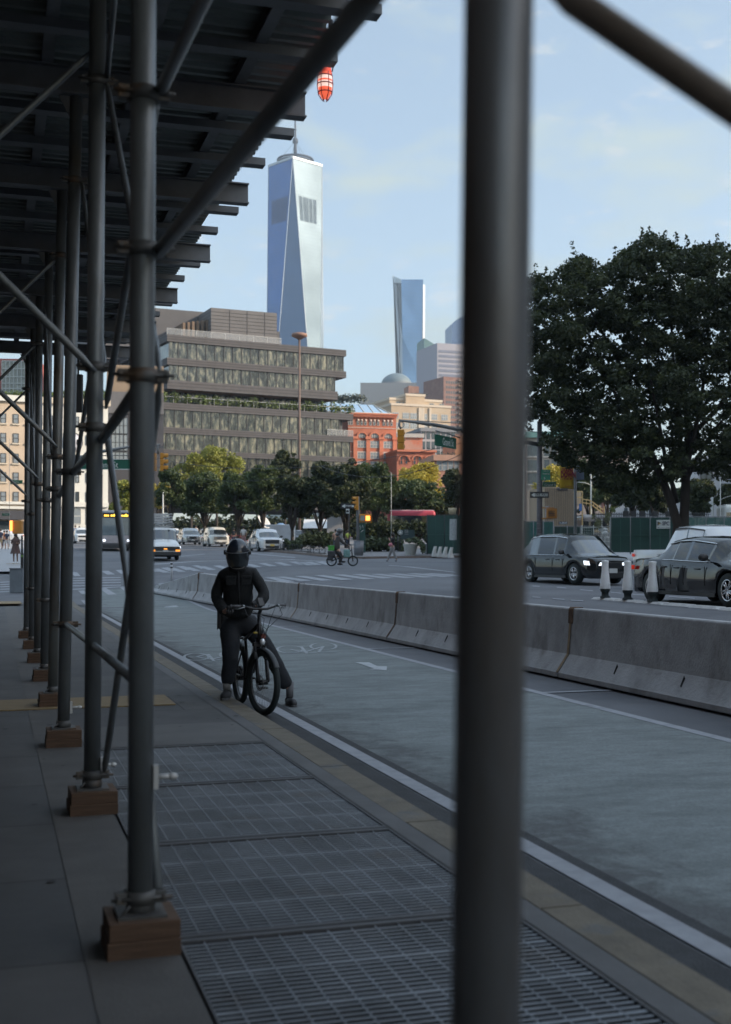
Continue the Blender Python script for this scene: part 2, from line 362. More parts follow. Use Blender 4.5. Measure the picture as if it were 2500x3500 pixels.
lq((565, 595), (612, 595), (642, 626), (592, 628)); lq((800, 585), (860, 583), (914, 612), (852, 614)); lq((918, 578), (965, 575), (1010, 604), (962, 608))
lq((1200, 572), (1240, 570), (1268, 590), (1226, 592)); lq((1272, 560), (1330, 556), (1404, 582), (1344, 586)); lq((1395, 548), (1450, 545), (1536, 574), (1478, 578)); lq((1520, 542), (1570, 540), (1624, 560), (1600, 568))
for y in (640, 658, 678, 700): lq((552, y), (960, y-6), (960, y+1), (552, y+8))
lq((552, 728), (990, 706), (990, 713), (552, 737))
lq((620, 742), (664, 740), (700, 765), (650, 768)); lq((788, 722), (842, 720), (926, 771), (862, 774)); lq((944, 710), (1002, 706), (1040, 740), (990, 744)); lq((1252, 686), (1302, 681), (1346, 703), (1292, 708)); lq((1195, 722), (1224, 720), (1252, 742), (1212, 748))
for y in (672, 690, 708, 728, 748): lq((0, y), (80, y-4), (80, y+3), (0, y+7))
for a in ((90, 545, 150, 548), (245, 558, 335, 564), (385, 570, 480, 575), (90, 460, 145, 462), (275, 470, 350, 476), (455, 488, 555, 497), (690, 507, 770, 515), (860, 524, 960, 530), (1140, 540, 1340, 556), (1150, 570, 1400, 585)):
    x0, y0, x1, y1 = [v/2.2556 for v in a]; mark([(1780+x0, 1800+y0-1.5), (1780+x1, 1800+y1-1.5), (1780+x1+3, 1800+y1+1.5), (1780+x0+3, 1800+y0+1.5)])
# bicycle symbols and arrow in the lane: worn thin lines of paint
thin = M('worn_paint', (.29, .31, .33), .8, var=.2, scale=9, col2=(.17, .21, .22), c2lo=.52, c2hi=.7, c2scale=5)
PD = [.011]
def pline(pts, wd, mb):
    q = [ray(*p) for p in pts]
    for a, b_ in zip(q, q[1:]):
        d = (b_-a); d.z = 0
        if d.length < 1e-4: continue
        s_ = Vector((-d.y, d.x, 0)).normalized()*wd/2
        PD[0] += .00006; mb.quad(*[G(*v.xy, PD[0]) for v in (a-s_, b_-s_, b_+s_, a+s_)])
def bike_mark(c1, c2, rx, ry, name, extra):
    mb = MB(); PD[0] = .010
    for c in (c1, c2):
        k = 28; pline([(c[0]+rx*math.cos(2*math.pi*i/k), c[1]+ry*math.sin(2*math.pi*i/k)) for i in range(k+1)], .05, mb)
    for e in extra: pline(e, .055, mb)
    return struct(mb.build(name, thin))
bike_mark((992, 2221), (1106, 2211), 44, 12, 'road_marking', [[(992, 2221), (1040, 2232), (1106, 2211)], [(1030, 2212), (1050, 2236)], [(1106, 2211), (1090, 2231)], [(1058, 2234), (1155, 2230)]])
bike_mark((672, 2247), (795, 2240), 42, 12, 'road_marking', [[(672, 2247), (722, 2256), (790, 2240)], [(712, 2238), (732, 2262)], [(740, 2258), (790, 2252)], [(672, 2247), (700, 2240)]])
ap = [(1215, 2266), (1262, 2266), (1290, 2279), (1323, 2280), (1322, 2293), (1262, 2290), (1279, 2287)]
mark(ap, .012, mat=M('arrow_paint', (.36, .38, .40), .8, var=.2, scale=6))
mark([(560, 2076), (600, 2070), (612, 2074), (572, 2081)], .012, mat=thin)
# tan detectable plate, cover plates
tan = M('tactile_plate', (.21, .15, .075), .75, var=.15, scale=8, bump=.4, bscale=60)
mbp = MB(); mbp.box((.95, 13.9, .008), (1.95, .95, .012)); o = mbp.build('tactile_paving', tan, world=False); o.rotation_euler.z = TH; struct(o)
mbp = MB(); mbp.box((.25, 42.0, pave_z(0, 42)+.008), (1.3, 2.2, .012)); o = mbp.build('tactile_paving', tan, world=False); o.rotation_euler.z = TH; struct(o)
# pit under the gratings
pit = M('pit_wall', (.004, .004, .004), .9, var=.1)
mb = MB(); z0 = -.5
c4 = [(GL0, GT0), (GL1, GT0), (GL1, GT1), (GL0, GT1)]
mb.add([(a, b_, 0) for a, b_ in c4]+[(a, b_, z0) for a, b_ in c4], [(4, 5, 6, 7)]+[(i, (i+1) % 4, 4+(i+1) % 4, 4+i) for i in range(4)])
o = mb.build('vent_pit', pit, world=False); o.rotation_euler.z = TH; struct(o)
steel = M('grating_steel', (.20, .215, .24), .45, metal=.5, var=.4, scale=2.2, bump=.2, bscale=90, col2=(.15, .12, .10), c2lo=.55, c2hi=.75, c2scale=1.4)
gdark = M('grating_bar_dark', (.012, .012, .014), .8, var=.3)  # near-black bar bodies under the lighter steel tops
gframe = M('grating_frame_steel', (.085, .085, .092), .6, metal=.4, var=.3, scale=3)
def make_grate(first):
    g = thing('floor_grating', 'steel walkway grating panel', 'grating', S(first, GL0+.01, .0), TH)
    W = GL1-GL0-.02; Ln = 1.755
    fr = MB(); fr.box((W/2, .022, -.02), (W, .035, .055)); fr.box((W/2, Ln-.022, -.02), (W, .035, .055))
    fr.box((.006, Ln/2, -.02), (.01, Ln, .055)); fr.box((W-.006, Ln/2, -.02), (.01, Ln, .055)); fr.build('grating_frame', gframe, g, world=False)
    bars = MB(); tops = MB(); nb = 36
    for i in range(1, nb):
        y = .04+(Ln-.08)*i/nb; th = .013 if i % 9 else .022; bars.box((W/2, y, -.0265), (W-.02, th*.9, .045)); tops.box((W/2, y, -.001), (W-.02, th, .005))
    bars.build('bearing_bar', gdark, g, world=False)['kind'] = 'stuff'; tops.build('bar_top', steel, g, world=False)['kind'] = 'stuff'
    rods = MB()
    for i in range(1, 14):
        x = W*i/14; rods.box((x, Ln/2, -.0015), (.0055, Ln-.08, .006))
    rods.build('cross_rod', steel, g, world=False)['kind'] = 'stuff'
    return g
g0 = make_grate(GT0+.005)
names = ['nearest the camera, cut by the lower frame edge', 'second from the camera, beside the wood block of the thick near post', 'third from the camera, in the middle of the row', 'fourth from the camera, rusty edged', 'farthest from the camera, meeting the pale paving']
for i, nm in enumerate(names):
    g = g0 if i == 0 else dup(g0, S(GT0+.005+i*1.772, GL0+.01), TH)
    tag(g, 'walkway grating panel '+nm, group='steel grating panels in the pavement')
# ================================================================ pavement shed (scaffold): local x = across, y = along
galv = M('galvanised_pipe', (.18, .197, .21), .45, metal=.45, var=.4, scale=2.5, bump=.08, bscale=60, col2=(.15, .125, .10), c2lo=.56, c2hi=.74, c2scale=1.8, stretch=(1, 1, .5))
clampm = M('clamp_steel', (.10, .10, .10), .6, metal=.5, var=.3, scale=9, col2=(.16, .10, .06), c2lo=.5, c2hi=.7, c2scale=6)
joistm = M('joist_steel', (.17, .175, .185), .6, metal=.3, var=.25, scale=3)
deckm = M('corrugated_deck', (.21, .23, .222), .5, metal=.5, var=.25, scale=1.4, col2=(.17, .15, .12), c2lo=.55, c2hi=.75, c2scale=.8)
woodb = M('sole_block_wood', (.10, .058, .036), .85, var=.35, scale=6, bump=.5, bscale=30, stretch=(.6, 5, 8))
shed = thing('sidewalk_shed', 'dark pipe-post sidewalk shed with corrugated roof over the pavement', 'scaffold', (0, 0, 0), TH)
TK = [5.17+2.85*k for k in range(8)]
LK = [.592, .612, .585, .625, .652, .66, .66, .64]
LEAN = [.02, .04, .11, .10, .06, .03, .03, .03]
ZB, ZJ = .15, 5.65
def gl(t, l): q = S(t, l); return pave_z(q.x, q.y)
def cpt(k, z): return Vector((LK[k]+LEAN[k]*z/5.6, TK[k], z))
def clamp(mb, c, r=.054, bolt=(1, 0)):
    mb.lathe((c[0], c[1], c[2]-.028), [(r, 0), (r+.014, 0), (r+.014, .056), (r, .056)], 18)
    for s_ in (-1, 1):
        mb.box((c[0]+s_*(r+.028), c[1]-.01, c[2]), (.045, .05, .05)); mb.tube([(c[0]+s_*(r+.04), c[1]-.07, c[2]+.004), (c[0]+s_*(r+.04), c[1]+.05, c[2]+.004)], .009, 6)
    mb.tube([(c[0]-r-.07, c[1]-r*.8, c[2]), (c[0]+r+.075, c[1]-r*.8, c[2])], .009, 6)
for k in range(8):
    mb = MB(); mb.tube([cpt(k, ZB+.008), cpt(k, ZJ-.02)], .053, 20)
    mb.build('post', galv, shed, world=False)
    mb = MB(); c = cpt(k, ZB); mb.box((c.x, c.y, ZB+.006), (.2, .2, .012)); mb.tube([(c.x, c.y, ZB), (c.x, c.y, ZB+.07)], .062, 16)
    mb.tube([(c.x-.08, c.y-.08, ZB+.02), (c.x-.05, c.y-.07, ZB+.05)], .006, 6); mb.build('base_plate', clampm, shed, world=False)
    mb = MB(); c = cpt(k, ZJ); mb.box((c.x, c.y, ZJ-.012), (.24, .2, .02)); 
    for s_ in (-1, 1): mb.prism([(c.x+s_*.055, c.y-.006, ZJ-.02), (c.x+s_*.15, c.y-.006, ZJ-.02), (c.x+s_*.055, c.y-.006, ZJ-.20)], (0, .012, 0))
    mb.build('post_head', joistm, shed, world=False)
    mb = MB()
    zs = {0: [2.40, 2.93, 3.58, .22], 1: [.24, 2.47, 2.86, 4.7], 2: [1.05, 2.37, 4.9], 3: [2.72, 4.92, 2.37], 5: [2.74, 4.9], 7: [2.72, 4.95]}.get(k, [2.37, 1.06])
    for z in zs: mb = MB(); clamp(mb, cpt(k, z)); mb.build('clamp', clampm, shed, world=False)
# near post right beside the camera
nb = Vector((.182, 1.85)); nl, ntt = LT(nb.x, nb.y)
def npt(z): return Vector((nl+(z-.94)*.0155, ntt+(z-.94)*.003, z))
mb = MB(); mb.tube([npt(.158), npt(2.5), npt(5.63)], .053, 32); mb.build('post', M('near_pipe', (.205, .212, .225), .42, metal=.5, var=.2, scale=6, bump=.05, bscale=40, col2=(.15, .12, .095), c2lo=.52, c2hi=.66, c2scale=1.6, stretch=(1, 1, .25)), shed, world=False)
mb = MB(); c = npt(.15); mb.box((c.x, c.y, .156), (.2, .2, .012)); mb.tube([(c.x, c.y, .16), (c.x, c.y, .22)], .062, 16); mb.build('base_plate', clampm, shed, world=False)
for z in (2.92, 3.5, 2.66): mb = MB(); clamp(mb, npt(z)); mb.build('clamp', clampm, shed, world=False)
def brace(pts, r=.022, flat=True, name='brace', n=12, mat=None):
    pts = [Vector(p) for p in pts]; mb = MB()
    if len(pts) == 2 and flat:
        a, b_ = pts; d = (b_-a).normalized(); pts2 = [a, a+d*.05, a+d*.13, b_-d*.13, b_-d*.05, b_]
        mb.tube(pts2, [r*.45, r*.6, r, r, r*.6, r*.45], n)
    else: mb.tube(pts, r, n)
    return mb.build(name, mat or galv, shed, world=False)
def C(k, z, dl=.0, dt=.0): c = cpt(k, z); return Vector((c.x+dl, c.y+dt, c.z))
# lengthwise rails
brace([C(0, 2.93, .07), Vector((nl+.10, ntt+.25, 2.86))], .030, False, 'rail')
brace([C(0, 3.60, .07), Vector((nl+.05, ntt, 3.50))], .026, False, 'rail')
brace([C(2, 1.05, .0), C(1, 1.07, .0), C(0, 1.1, 0)], .024, False, 'rail')
brace([C(3, 2.30, .03), C(2, 2.37, .04), C(1, 2.40, .05), C(0, 2.36, -.01)], .030, False, 'rail')
# lengthwise cross braces, first bay
brace([C(1, .24, .075), C(0, 2.38, .075)], .021)
brace([C(1, 2.47, .07), C(1, 1.5, .15, -.6), C(0, .95, .065, .5), C(0, .24, .075)], .021, False)
brace([C(1, 4.70, .06), C(0, 2.42, .075)], .018)
brace([C(1, 2.60, .07), C(0, 3.62, .06)], .021)
brace([C(1, 4.72, .06), C(0, 5.3, .0), Vector((nl, 3.6, 5.6))], .018, False)
brace([C(2, 4.9, .06), C(1, 2.86, .06)], .018)
brace([C(2, 2.4, .06), C(1, 3.4, .05)], .018)
for k in (4, 6):
    brace([C(k, 4.9, -.05), C(k-1, 2.7, -.05)], .018)
# crosswise braces of every second bay, up towards the building
LI = -1.9
for k in (1, 3, 5, 7):
    c = cpt(k, 2.82); brace([(c.x, c.y-.07, 2.82), (LI, c.y-.07, 2.82+(c.x-LI)*.97)], .026)
    c = cpt(k, 4.95); brace([(c.x, c.y+.07, 4.95), (LI, c.y+.07, 4.95-(c.x-LI)*1.05)], .022)
# inner row of posts, against the building
for k in (1, 3, 5, 7): pass
# brace from the near post out over the frame's right corner
def loc(p): l_q, t_q = LT(p.x, p.y); return Vector((l_q, t_q, p.z))
brace([loc(P(1800, -110, 1.88)), loc(P(1905, -42, 1.86)), loc(P(1960, 2, 1.85)), loc(P(2500, 368, 1.76)), loc(P(2900, 640, 1.70))], [.014, .018, .0235, .0235, .0235], False, mat=M('warm_pipe', (.24, .20, .17), .42, metal=.3, var=.3, scale=6))
# joists (I beams) crossing over the posts, small intermediate ones, stringers, deck
def ibeam(mb, a, b_, z, h, fw, tw=.012, ft=.014):
    a, b_ = Vector(a), Vector(b_); U = Vector((0, 0, 1))
    mb.bar((a.x, a.y, z+ft/2), (b_.x, b_.y, z+ft/2), fw, ft); mb.bar((a.x, a.y, z+h-ft/2), (b_.x, b_.y, z+h-ft/2), fw, ft)
    mb.bar((a.x, a.y, z+h/2), (b_.x, b_.y, z+h/2), tw, h-2*ft)
rr = random.Random(5)
JT = [-6.2, -3.4, -.55, 2.3]+TK
for t in JT:
    mb = MB(); ibeam(mb, (-3.2, t), (2.79+rr.uniform(-.05, .06), t), ZJ, .23, .13); mb.build('joist', joistm, shed, world=False)
for t in JT[:-1]:
    for q, e in ((.34, .02), (.68, -.06)):
        mb = MB(); mb.bar((-3.2, t+2.85*q, ZJ+.19), (2.84+e, t+2.85*q, ZJ+.19), .14, .075); mb.build('joist', joistm, shed, world=False)
for l in (-2.6, -1.4, -.35, .45, 1.25, 2.12):
    mb = MB(); ibeam(mb, (l, -7), (l, 25.4), ZJ+.23, .12, .10); mb.build('stringer', joistm, shed, world=False)
mb = MB(); t = -7.0; i = 0
while t < 25.4:
    le = 2.66+rr.uniform(-.05, .07); n_ = 6; stp = .93/n_; z0 = ZJ+.352
    pr = []
    for j in range(n_):
        pr += [(t+j*stp, z0), (t+j*stp+stp*.35, z0), (t+j*stp+stp*.5, z0+.045), (t+j*stp+stp*.85, z0+.045)]
    pr.append((t+.93, z0))
    vs = [(-3.2, a, z) for a, z in pr]+[(le, a, z) for a, z in pr]; k = len(pr)
    mb.add(vs, [(j, j+1, k+j+1, k+j) for j in range(k-1)]); t += .93
mb.build('corrugated_deck', deckm, shed, world=False)
mb = MB(); t = -7.0
while t < 25.3:
    t2 = min(25.4, t+rr.uniform(.5, 1.1)); mb.box(((-3.2+2.62)/2+rr.uniform(0, .03), (t+t2)/2, ZJ+.43), (5.82+rr.uniform(-.04, .05), t2-t-.01, .05)); t = t2
mb.build('deck_planks', M('deck_wood', (.16, .12, .08), .8, var=.3, scale=4), shed, world=False)
# pale cap nuts, conduit hung under the deck
for k, z in ((0, .72), (1, .30), (2, .33)):
    mb = MB(); c = cpt(k, z); mb.box((c.x+.06, c.y-.02, c.z), (.02, .03, .10)); mb.tube([(c.x+.06, c.y-.02, c.z), (c.x+.12, c.y-.03, c.z)], .011, 8); mb.ell((c.x+.13, c.y-.03, c.z), (.022, .016, .016), 10, 6)
    mb.build('bolt_stub', M('pale_nut', (.5, .5, .5), .5, metal=.3, var=.1), shed, world=False)
mb = MB(); mb.tube([(-.2, 6.6, 5.5), (1.2, 7.0, 5.48), (2.5, 7.4, 5.47)], .02, 8); mb.build('conduit', clampm, shed, world=False)
# sole blocks under the posts
descr = ['nearest thick post of the shed, biggest in view', 'second post of the row, beside the grating corner', 'third post of the row, a dark paving joint leading to it', 'fourth post of the row', 'fifth post of the row, reddish', 'sixth post of the row', 'seventh post of the row, thin and dark', 'last and farthest post of the row']
for k in range(8):
    g_ = gl(TK[k], LK[k]); o = thing('sole_block', 'wood block under the '+descr[k], 'wood block', S(TK[k], LK[k], g_), TH+rr.uniform(-.03, .03), 'wooden sole blocks under the shed posts')
    h = .15-g_ if k < 8 else .15
    mb = MB(); mb.box((0, 0, .0375), (.30, .29, .073)); mb.build('plank', woodb, o, world=False, bevel=.004)
    mb = MB(); mb.box((.004, .003, .1125), (.29, .285, .073)); mb.build('plank', woodb, o, world=False, bevel=.004)
q = S(ntt, nl); o = thing('sole_block', 'wooden sole block under the blurred near post, below the frame', 'wood block', (q.x, q.y, 0), TH, 'wooden sole blocks under the shed posts')
mb = MB(); mb.box((0, 0, .075), (.30, .29, .15)); mb.build('plank', woodb, o, world=False, bevel=.004)
# red caged work lamp under the deck edge
lp = P(1112, 210, 10.6)
lamp = thing('caged_lamp', 'glowing red caged work lamp hanging below the shed roof edge', 'lamp', (lp.x, lp.y, lp.z), 0)
redp = M('red_lamp_shell', (.75, .08, .035), .4, var=.1, emit=(1, .10, .05), estr=.35)
blk = M('black_plastic', (.02, .021, .023), .45, var=.1)
mb = MB(); mb.lathe((0, 0, 0), [(.02, .0), (.045, -.01), (.055, -.08), (.058, -.13)], 18); mb.build('socket', redp, lamp, world=False)
mb = MB(); mb.lathe((0, 0, 0), [(.052, -.06), (.060, -.14), (.060, -.22), (.052, -.28), (.03, -.32), (.001, -.33)], 18); mb.build('bulb_jar', M('lamp_globe', (.8, .14, .07), .3, var=0, emit=(1.0, .16, .08), estr=.38), lamp, world=False)
mb = MB(); mb.lathe((0, 0, 0), [(.0615, -.135), (.0625, -.165)], 18); mb.lathe((0, 0, 0), [(.0625, -.18), (.0625, -.235)], 18); mb.build('jar_glint', M('jar_glint_glow', (.9, .8, .75), .3, var=0, emit=(1.0, .70, .60), estr=.42), lamp, world=False)  # glowing bands stand in for white reflections on the jar
mb = MB()
for z, r in ((-.13, .062), (-.20, .068), (-.27, .060)): mb.ring((0, 0, z), (0, 0, 1), r, .005, 24, 6)
for i in range(6):
    a = i*math.pi/3; cx, sx_ = math.cos(a), math.sin(a); mb.tube([(cx*.058, sx_*.058, -.10), (cx*.068, sx_*.068, -.2), (cx*.058, sx_*.058, -.29), (cx*.02, sx_*.02, -.345)], .004, 5)
mb.build('cage', M('cage_red', (.45, .12, .12), .5, var=.1), lamp, world=False)
mb = MB(); mb.tube([(.0, 0, 0), (.03, 0, .10), (.05, 0, .22), (.045, 0, .36)], .022, 10); mb.box((.04, 0, .06), (.05, .05, .06)); mb.tube([(.055, 0, -.0), (.07, 0, -.05), (.06, 0, -.09)], .006, 6); mb.build('hanger', blk, lamp, world=False)
# ================================================================ concrete barriers along the bike lane
conc = M('barrier_concrete', (.36, .362, .375), .85, var=.22, scale=3.5, bump=.35, bscale=40, col2=(.23, .228, .225), c2lo=.52, c2hi=.70, c2scale=2.2, stretch=(1, 1, .6))
rust = M('rust_strap', (.085, .045, .028), .9, var=.4, scale=12, bump=.3, bscale=60, col2=(.15, .09, .05), c2lo=.45, c2hi=.6, c2scale=9)
rstain = M('rust_stain', (.26, .19, .12), .9, var=.2, scale=8)
dark = M('dark_void', (.012, .012, .013), .9, var=0)
PR = [(.30, .03), (.30, .10), (.285, .12), (.125, .36), (.10, .62), (.078, 1.005), (.06, 1.02)]
def barrier(p0, p1, label, h0=1.0, h1=1.0):
    (t0, l0), (t1, l1) = p0, p1
    a, b_ = S(t0, l0), S(t1, l1); a.z = gz(a.x, a.y) if l0 < 8.7 else -.13; b_.z = gz(b_.x, b_.y)
    a = Vector((a.x, a.y, lerp(TB, a.y))); b_ = Vector((b_.x, b_.y, lerp(TB, b_.y)))
    d = b_-a; ln = Vector((d.x, d.y)).length; rz = math.atan2(d.y, d.x)
    o = thing('concrete_barrier', label, 'barrier', a, rz, 'concrete barriers beside the bike lane')
    mb = MB(); xs = [.02]+[ln*i/10 for i in range(1, 10)]+[ln-.02]; k = 2*len(PR); rows = []
    for x in xs:
        h = h0+(h1-h0)*(x/ln); dz = d.z*x/ln
        pr = [(-w_, z) for w_, z in PR]+[(w_, z) for w_, z in reversed(PR)]
        row = []
        for w_, z in pr:
            zz = z if z < .13 else .13+(z-.13)*max(.12, h); row.append((x, w_*(1 if z < .13 else (.55+.45*min(1, h)) if z > .3 else 1), zz+dz))
        rows.append(row)
    vs = [v for r in rows for v in r]
    mb.add(vs, [(i*k+j, (i+1)*k+j, (i+1)*k+(j+1) % k, i*k+(j+1) % k) for i in range(len(rows)-1) for j in range(k)]+[tuple(range(k)), tuple(range((len(rows)-1)*k, len(rows)*k))[::-1]])
    mb.build('concrete_body', conc, o, world=False, bevel=.012)
    if h0 > .9:
        for x in [ln*.2, ln*.4, ln*.6, ln*.8]:
            mb = MB(); r_ = rr.uniform(-.05, .05)
            s_ = 1
            mb.add([(x+r_, s_*.155, .31), (x+r_+.035, s_*.15, .345), (x+r_+.02, s_*.215, .22), (x+r_-.02, s_*.222, .205)], [(0, 1, 2, 3)])
            mb.v = [(v[0], v[1]+.006*s_, v[2]+d.z*x/ln) for v in mb.v]
            mb.build('lifting_slot', dark, o, world=False)
    return o, ln, rz
pts = [(8.1, 8.03), (15.9, 8.03), (23.7, 8.0), (31.8, 7.93), (39.4, 7.80), (43.3, 7.10), (48.3, 6.15)]
lbl = ['long concrete barrier nearest the camera, running out of the right edge', 'concrete barrier on both sides of the blurred near pipe, rust strap at each end', 'concrete barrier right of the cyclist handlebars with a rusty strap at its near end', 'concrete barrier mostly behind the cyclist jacket', 'short concrete barrier showing left of the cyclist shoulder', 'end concrete barrier sloping down to a low nose near the crosswalk']
bars_ = []
for i in range(6):
    o, ln, rz = barrier(pts[i], pts[i+1], lbl[i], 1.0, .16 if i == 5 else 1.0); bars_.append((o, ln, rz))
for i in range(5):      # rusty straps hooked over each joint
    (o, ln, rz) = bars_[i]; st = MB(); x = ln-.02; dz = 0
    w_ = .055
    z = 1.022; prf = [(.30+.004, .13), (.13, .36), (.104, .62), (.083, 1.0), (.065, 1.026), (-.065, 1.026), (-.083, 1.0), (-.09, .85)]
    vs = []; bz = worldof(o)[0].z; p1_ = pts[i+1]; q = S(*p1_); dz = lerp(TB, q.y)-bz
    pr2 = [(.088+.012, .80), (.083+.010, 1.0), (.070, 1.032), (-.070, 1.032), (-.093, 1.0), (-.10, .80)]
    vs = [(x-w_, a, b_+dz) for a, b_ in pr2]+[(x+w_+.02, a, b_+dz) for a, b_ in pr2]; k = len(pr2)
    st.add(vs, [(j, j+1, k+j+1, k+j) for j in range(k-1)])
    so_ = st.build('rust_strap', rust, o, world=False); m_ = so_.modifiers.new('s', 'SOLIDIFY'); m_.thickness = .008
    st = MB(); pr3 = [(.302+.004, .10), (.290+.004, .125), (.130+.004, .36), (.105+.004, .62), (.092+.004, .80)]
    vs = [(x-.012, a, b_+dz) for a, b_ in pr3]+[(x+.055, a, b_+dz) for a, b_ in pr3]; k = len(pr3)
    st.add(vs, [(j, j+1, k+j+1, k+j) for j in range(k-1)]); st.build('joint_seam', rstain if i in (0, 2, 3) else rust, o, world=False)
# ================================================================ figures
def skin(name, pts, edges, mat, parent=None, sub=2, root=0, wrinkle=0.0):
    off = Vector((0, 0, 0)); rot = 0
    if parent is not None: off, rot = worldof(parent)
    q = Matrix.Rotation(-rot, 3, 'Z')
    me = bpy.data.meshes.new(name); me.from_pydata([tuple(q@(Vector(p[:3])-off)) for p in pts], edges, []); me.materials.append(mat)
    o = bpy.data.objects.new(name, me); sc.collection.objects.link(o)
    if parent is not None: o.parent = parent
    m = o.modifiers.new('skin', 'SKIN')
    if not me.skin_vertices:
        bpy.context.view_layer.objects.active = o
    sv = me.skin_vertices[0].data
    for i, p in enumerate(pts):
        r = p[3]; sv[i].radius = (r, r) if not isinstance(r, tuple) else r
        sv[i].use_root = (i == root)
    m.use_smooth_shade = True; m.branch_smoothing = .3
    s = o.modifiers.new('sub', 'SUBSURF'); s.levels = sub; s.render_levels = sub
    if wrinkle:
        tx = bpy.data.textures.get('wrinkle') or bpy.data.textures.new('wrinkle', 'CLOUDS'); tx.noise_scale = .10
        dm = o.modifiers.new('folds', 'DISPLACE'); dm.texture = tx; dm.strength = wrinkle; dm.mid_level = .5
    return o
skin_m = M('skin_tone', (.42, .24, .17), .55, var=.06)
skin_d = M('dark_skin_tone', (.16, .085, .055), .55, var=.06)
def chain(P_, a, b_): return [(i, i+1) for i in range(a, b_)]
jak = M('black_jacket', (.010, .011, .013), .85, var=.25, scale=7, bump=.3, bscale=45)
trs = M('navy_trousers', (.011, .013, .018), .85, var=.25, scale=6, bump=.3, bscale=50)
glv = M('dark_glove', (.02, .02, .022), .7, var=.2)
shoe = M('dark_shoe', (.022, .022, .025), .6, var=.3, scale=12); sole = M('grey_sole', (.09, .09, .095), .7, var=.15)
sock = M('pale_sock', (.22, .21, .2), .8)
rb = M('tyre_rubber', (.011, .018, .019), .75, var=.2, scale=12)
fm = M('bike_frame_black', (.012, .012, .014), .35, metal=.2, var=.1)
al = M('worn_alloy', (.22, .23, .24), .35, metal=.8, var=.1)
gl_b = M('gloss_black', (.012, .014, .02), .12, var=.0, coat=.8)
# --- the bicycle
fw = P(903, 2445, 13.55); fwc = Vector((fw.x-.01, fw.y, -.13+.365)); rwc = Vector((-1.50, 14.63, -.13+.365))
bike = thing('electric_bicycle', 'black electric bicycle straddled by the helmeted rider at the kerb', 'bicycle', (fwc.x, fwc.y, -.13), 0)
hd = (fwc-rwc).normalized(); side = Vector((hd.y, -hd.x, 0)).normalized()           # side = the bike's right-hand side
steer = Matrix.Rotation(R(14), 3, 'Z'); hf = steer@hd; sf = steer@side
def wheel(c, ax, fwd, nm, front):
    t = MB(); t.ring(c, ax, .330, .037, 48, 10); w_ = t.build(nm, rb, bike)
    t = MB(); t.ring(c, ax, .300, .012, 48, 6, 1.3); t.build('rim', fm, w_)
    t = MB()
    up = Vector((0, 0, 1))
    for i in range(32):
        a = 2*math.pi*i/32; d = fwd*math.cos(a)+up*math.sin(a); d2 = fwd*math.cos(a+.5*(1 if i % 2 else -1))+up*math.sin(a+.5*(1 if i % 2 else -1))
        t.tube([c+ax*(.028 if i % 4 < 2 else -.028)+d2*.035, c+d*.30], .0014, 4, cap=False)
    t.build('spokes', al, w_)
    t = MB(); t.lathe(c-ax*.055, [(.012, 0), (.03, .005), (.03, .105), (.012, .11)] if front else [(.02, -.01), (.085, 0), (.09, .05), (.085, .10), (.02, .11)], 20, ax); t.build('hub', fm, w_)
    t = MB(); t.lathe(c+ax*.042, [(.078, 0), (.09, 0), (.09, .004), (.078, .004)], 28, ax); 
    for i in range(5):
        a = i*1.2566; d = fwd*math.cos(a)+up*math.sin(a); t.tube([c+ax*.044+d*.02, c+ax*.044+d*.08], .005, 5)
    t.build('brake_disc', M('disc_steel', (.2, .2, .21), .4, metal=.8, var=.1), w_)
wheel(fwc, sf, hf, 'wheel', True); wheel(rwc, side, hd, 'wheel', False)
U = Vector((0, 0, 1))
head_lo = fwc+U*.46-hd*.13; head_hi = fwc+U*.64-hd*.185
ax_f = (fwc-head_lo)
crown_c = fwc+U*.42-hf*.085
t = MB()
for s_ in (-1, 1):
    t.tube([crown_c+sf*.062*s_, fwc+sf*.062*s_+U*.20-hf*.035], .017, 10); t.tube([fwc+sf*.062*s_+U*.24-hf*.042, fwc+sf*.062*s_+U*.02, fwc+sf*.06*s_], [.022, .021, .016], 10)
t.bar(crown_c-sf*.08, crown_c+sf*.08, .05, .045); t.build('fork', fm, bike)
t = MB()
for s_ in (-1, 1): t.tube([crown_c+sf*.062*s_-U*.02, fwc+sf*.062*s_+U*.26-hf*.045], .0175, 10)
t.build('fork_stanchion', al, bike)
t = MB(); t.tube([crown_c, head_hi+U*.12], .022, 12); t.tube([head_lo, head_hi], .032, 12)
sc_ = rwc+U*.32+hd*.24; bb = rwc+hd*.45+U*(-.02)
t.tube([head_lo+U*.02, bb+U*.06], .036, 12); t.tube([head_hi, sc_+U*.10], .022, 12); t.tube([bb, sc_+U*.16], .018, 12)
for s_ in (-1, 1): t.tube([bb+side*.035*s_, rwc+side*.06*s_], .011, 8); t.tube([sc_+U*.02+side*.02*s_, rwc+side*.06*s_], .009, 8)
t.build('frame', fm, bike)
t = MB(); t.bar(head_lo-hd*.06+U*.0, bb+hd*.1+U*.10, .07, .085); t.build('battery', gl_b, bike)
t = MB(); t.tube([sc_+U*.16, sc_+U*.30-hd*.06], .014, 10); sd_ = sc_+U*.33-hd*.06
t.ell(sd_-hd*.06, (.085, .085, .035), 14, 8); t.ell(sd_+hd*.10, (.035, .035, .028), 12, 8); t.build('saddle', blk, bike)
stem = head_hi+U*.15
hbc = stem+hf*.05+U*.02
hb = [hbc-sf*(-.36)-hf*.10+U*.02]; 
pl = [hbc+sf*.34-hf*.07+U*.035, hbc+sf*.22-hf*.03+U*.035, hbc+sf*.08+U*.0, hbc-sf*.08+U*.0, hbc-sf*.22-hf*.03+U*.035, hbc-sf*.34-hf*.07+U*.035]
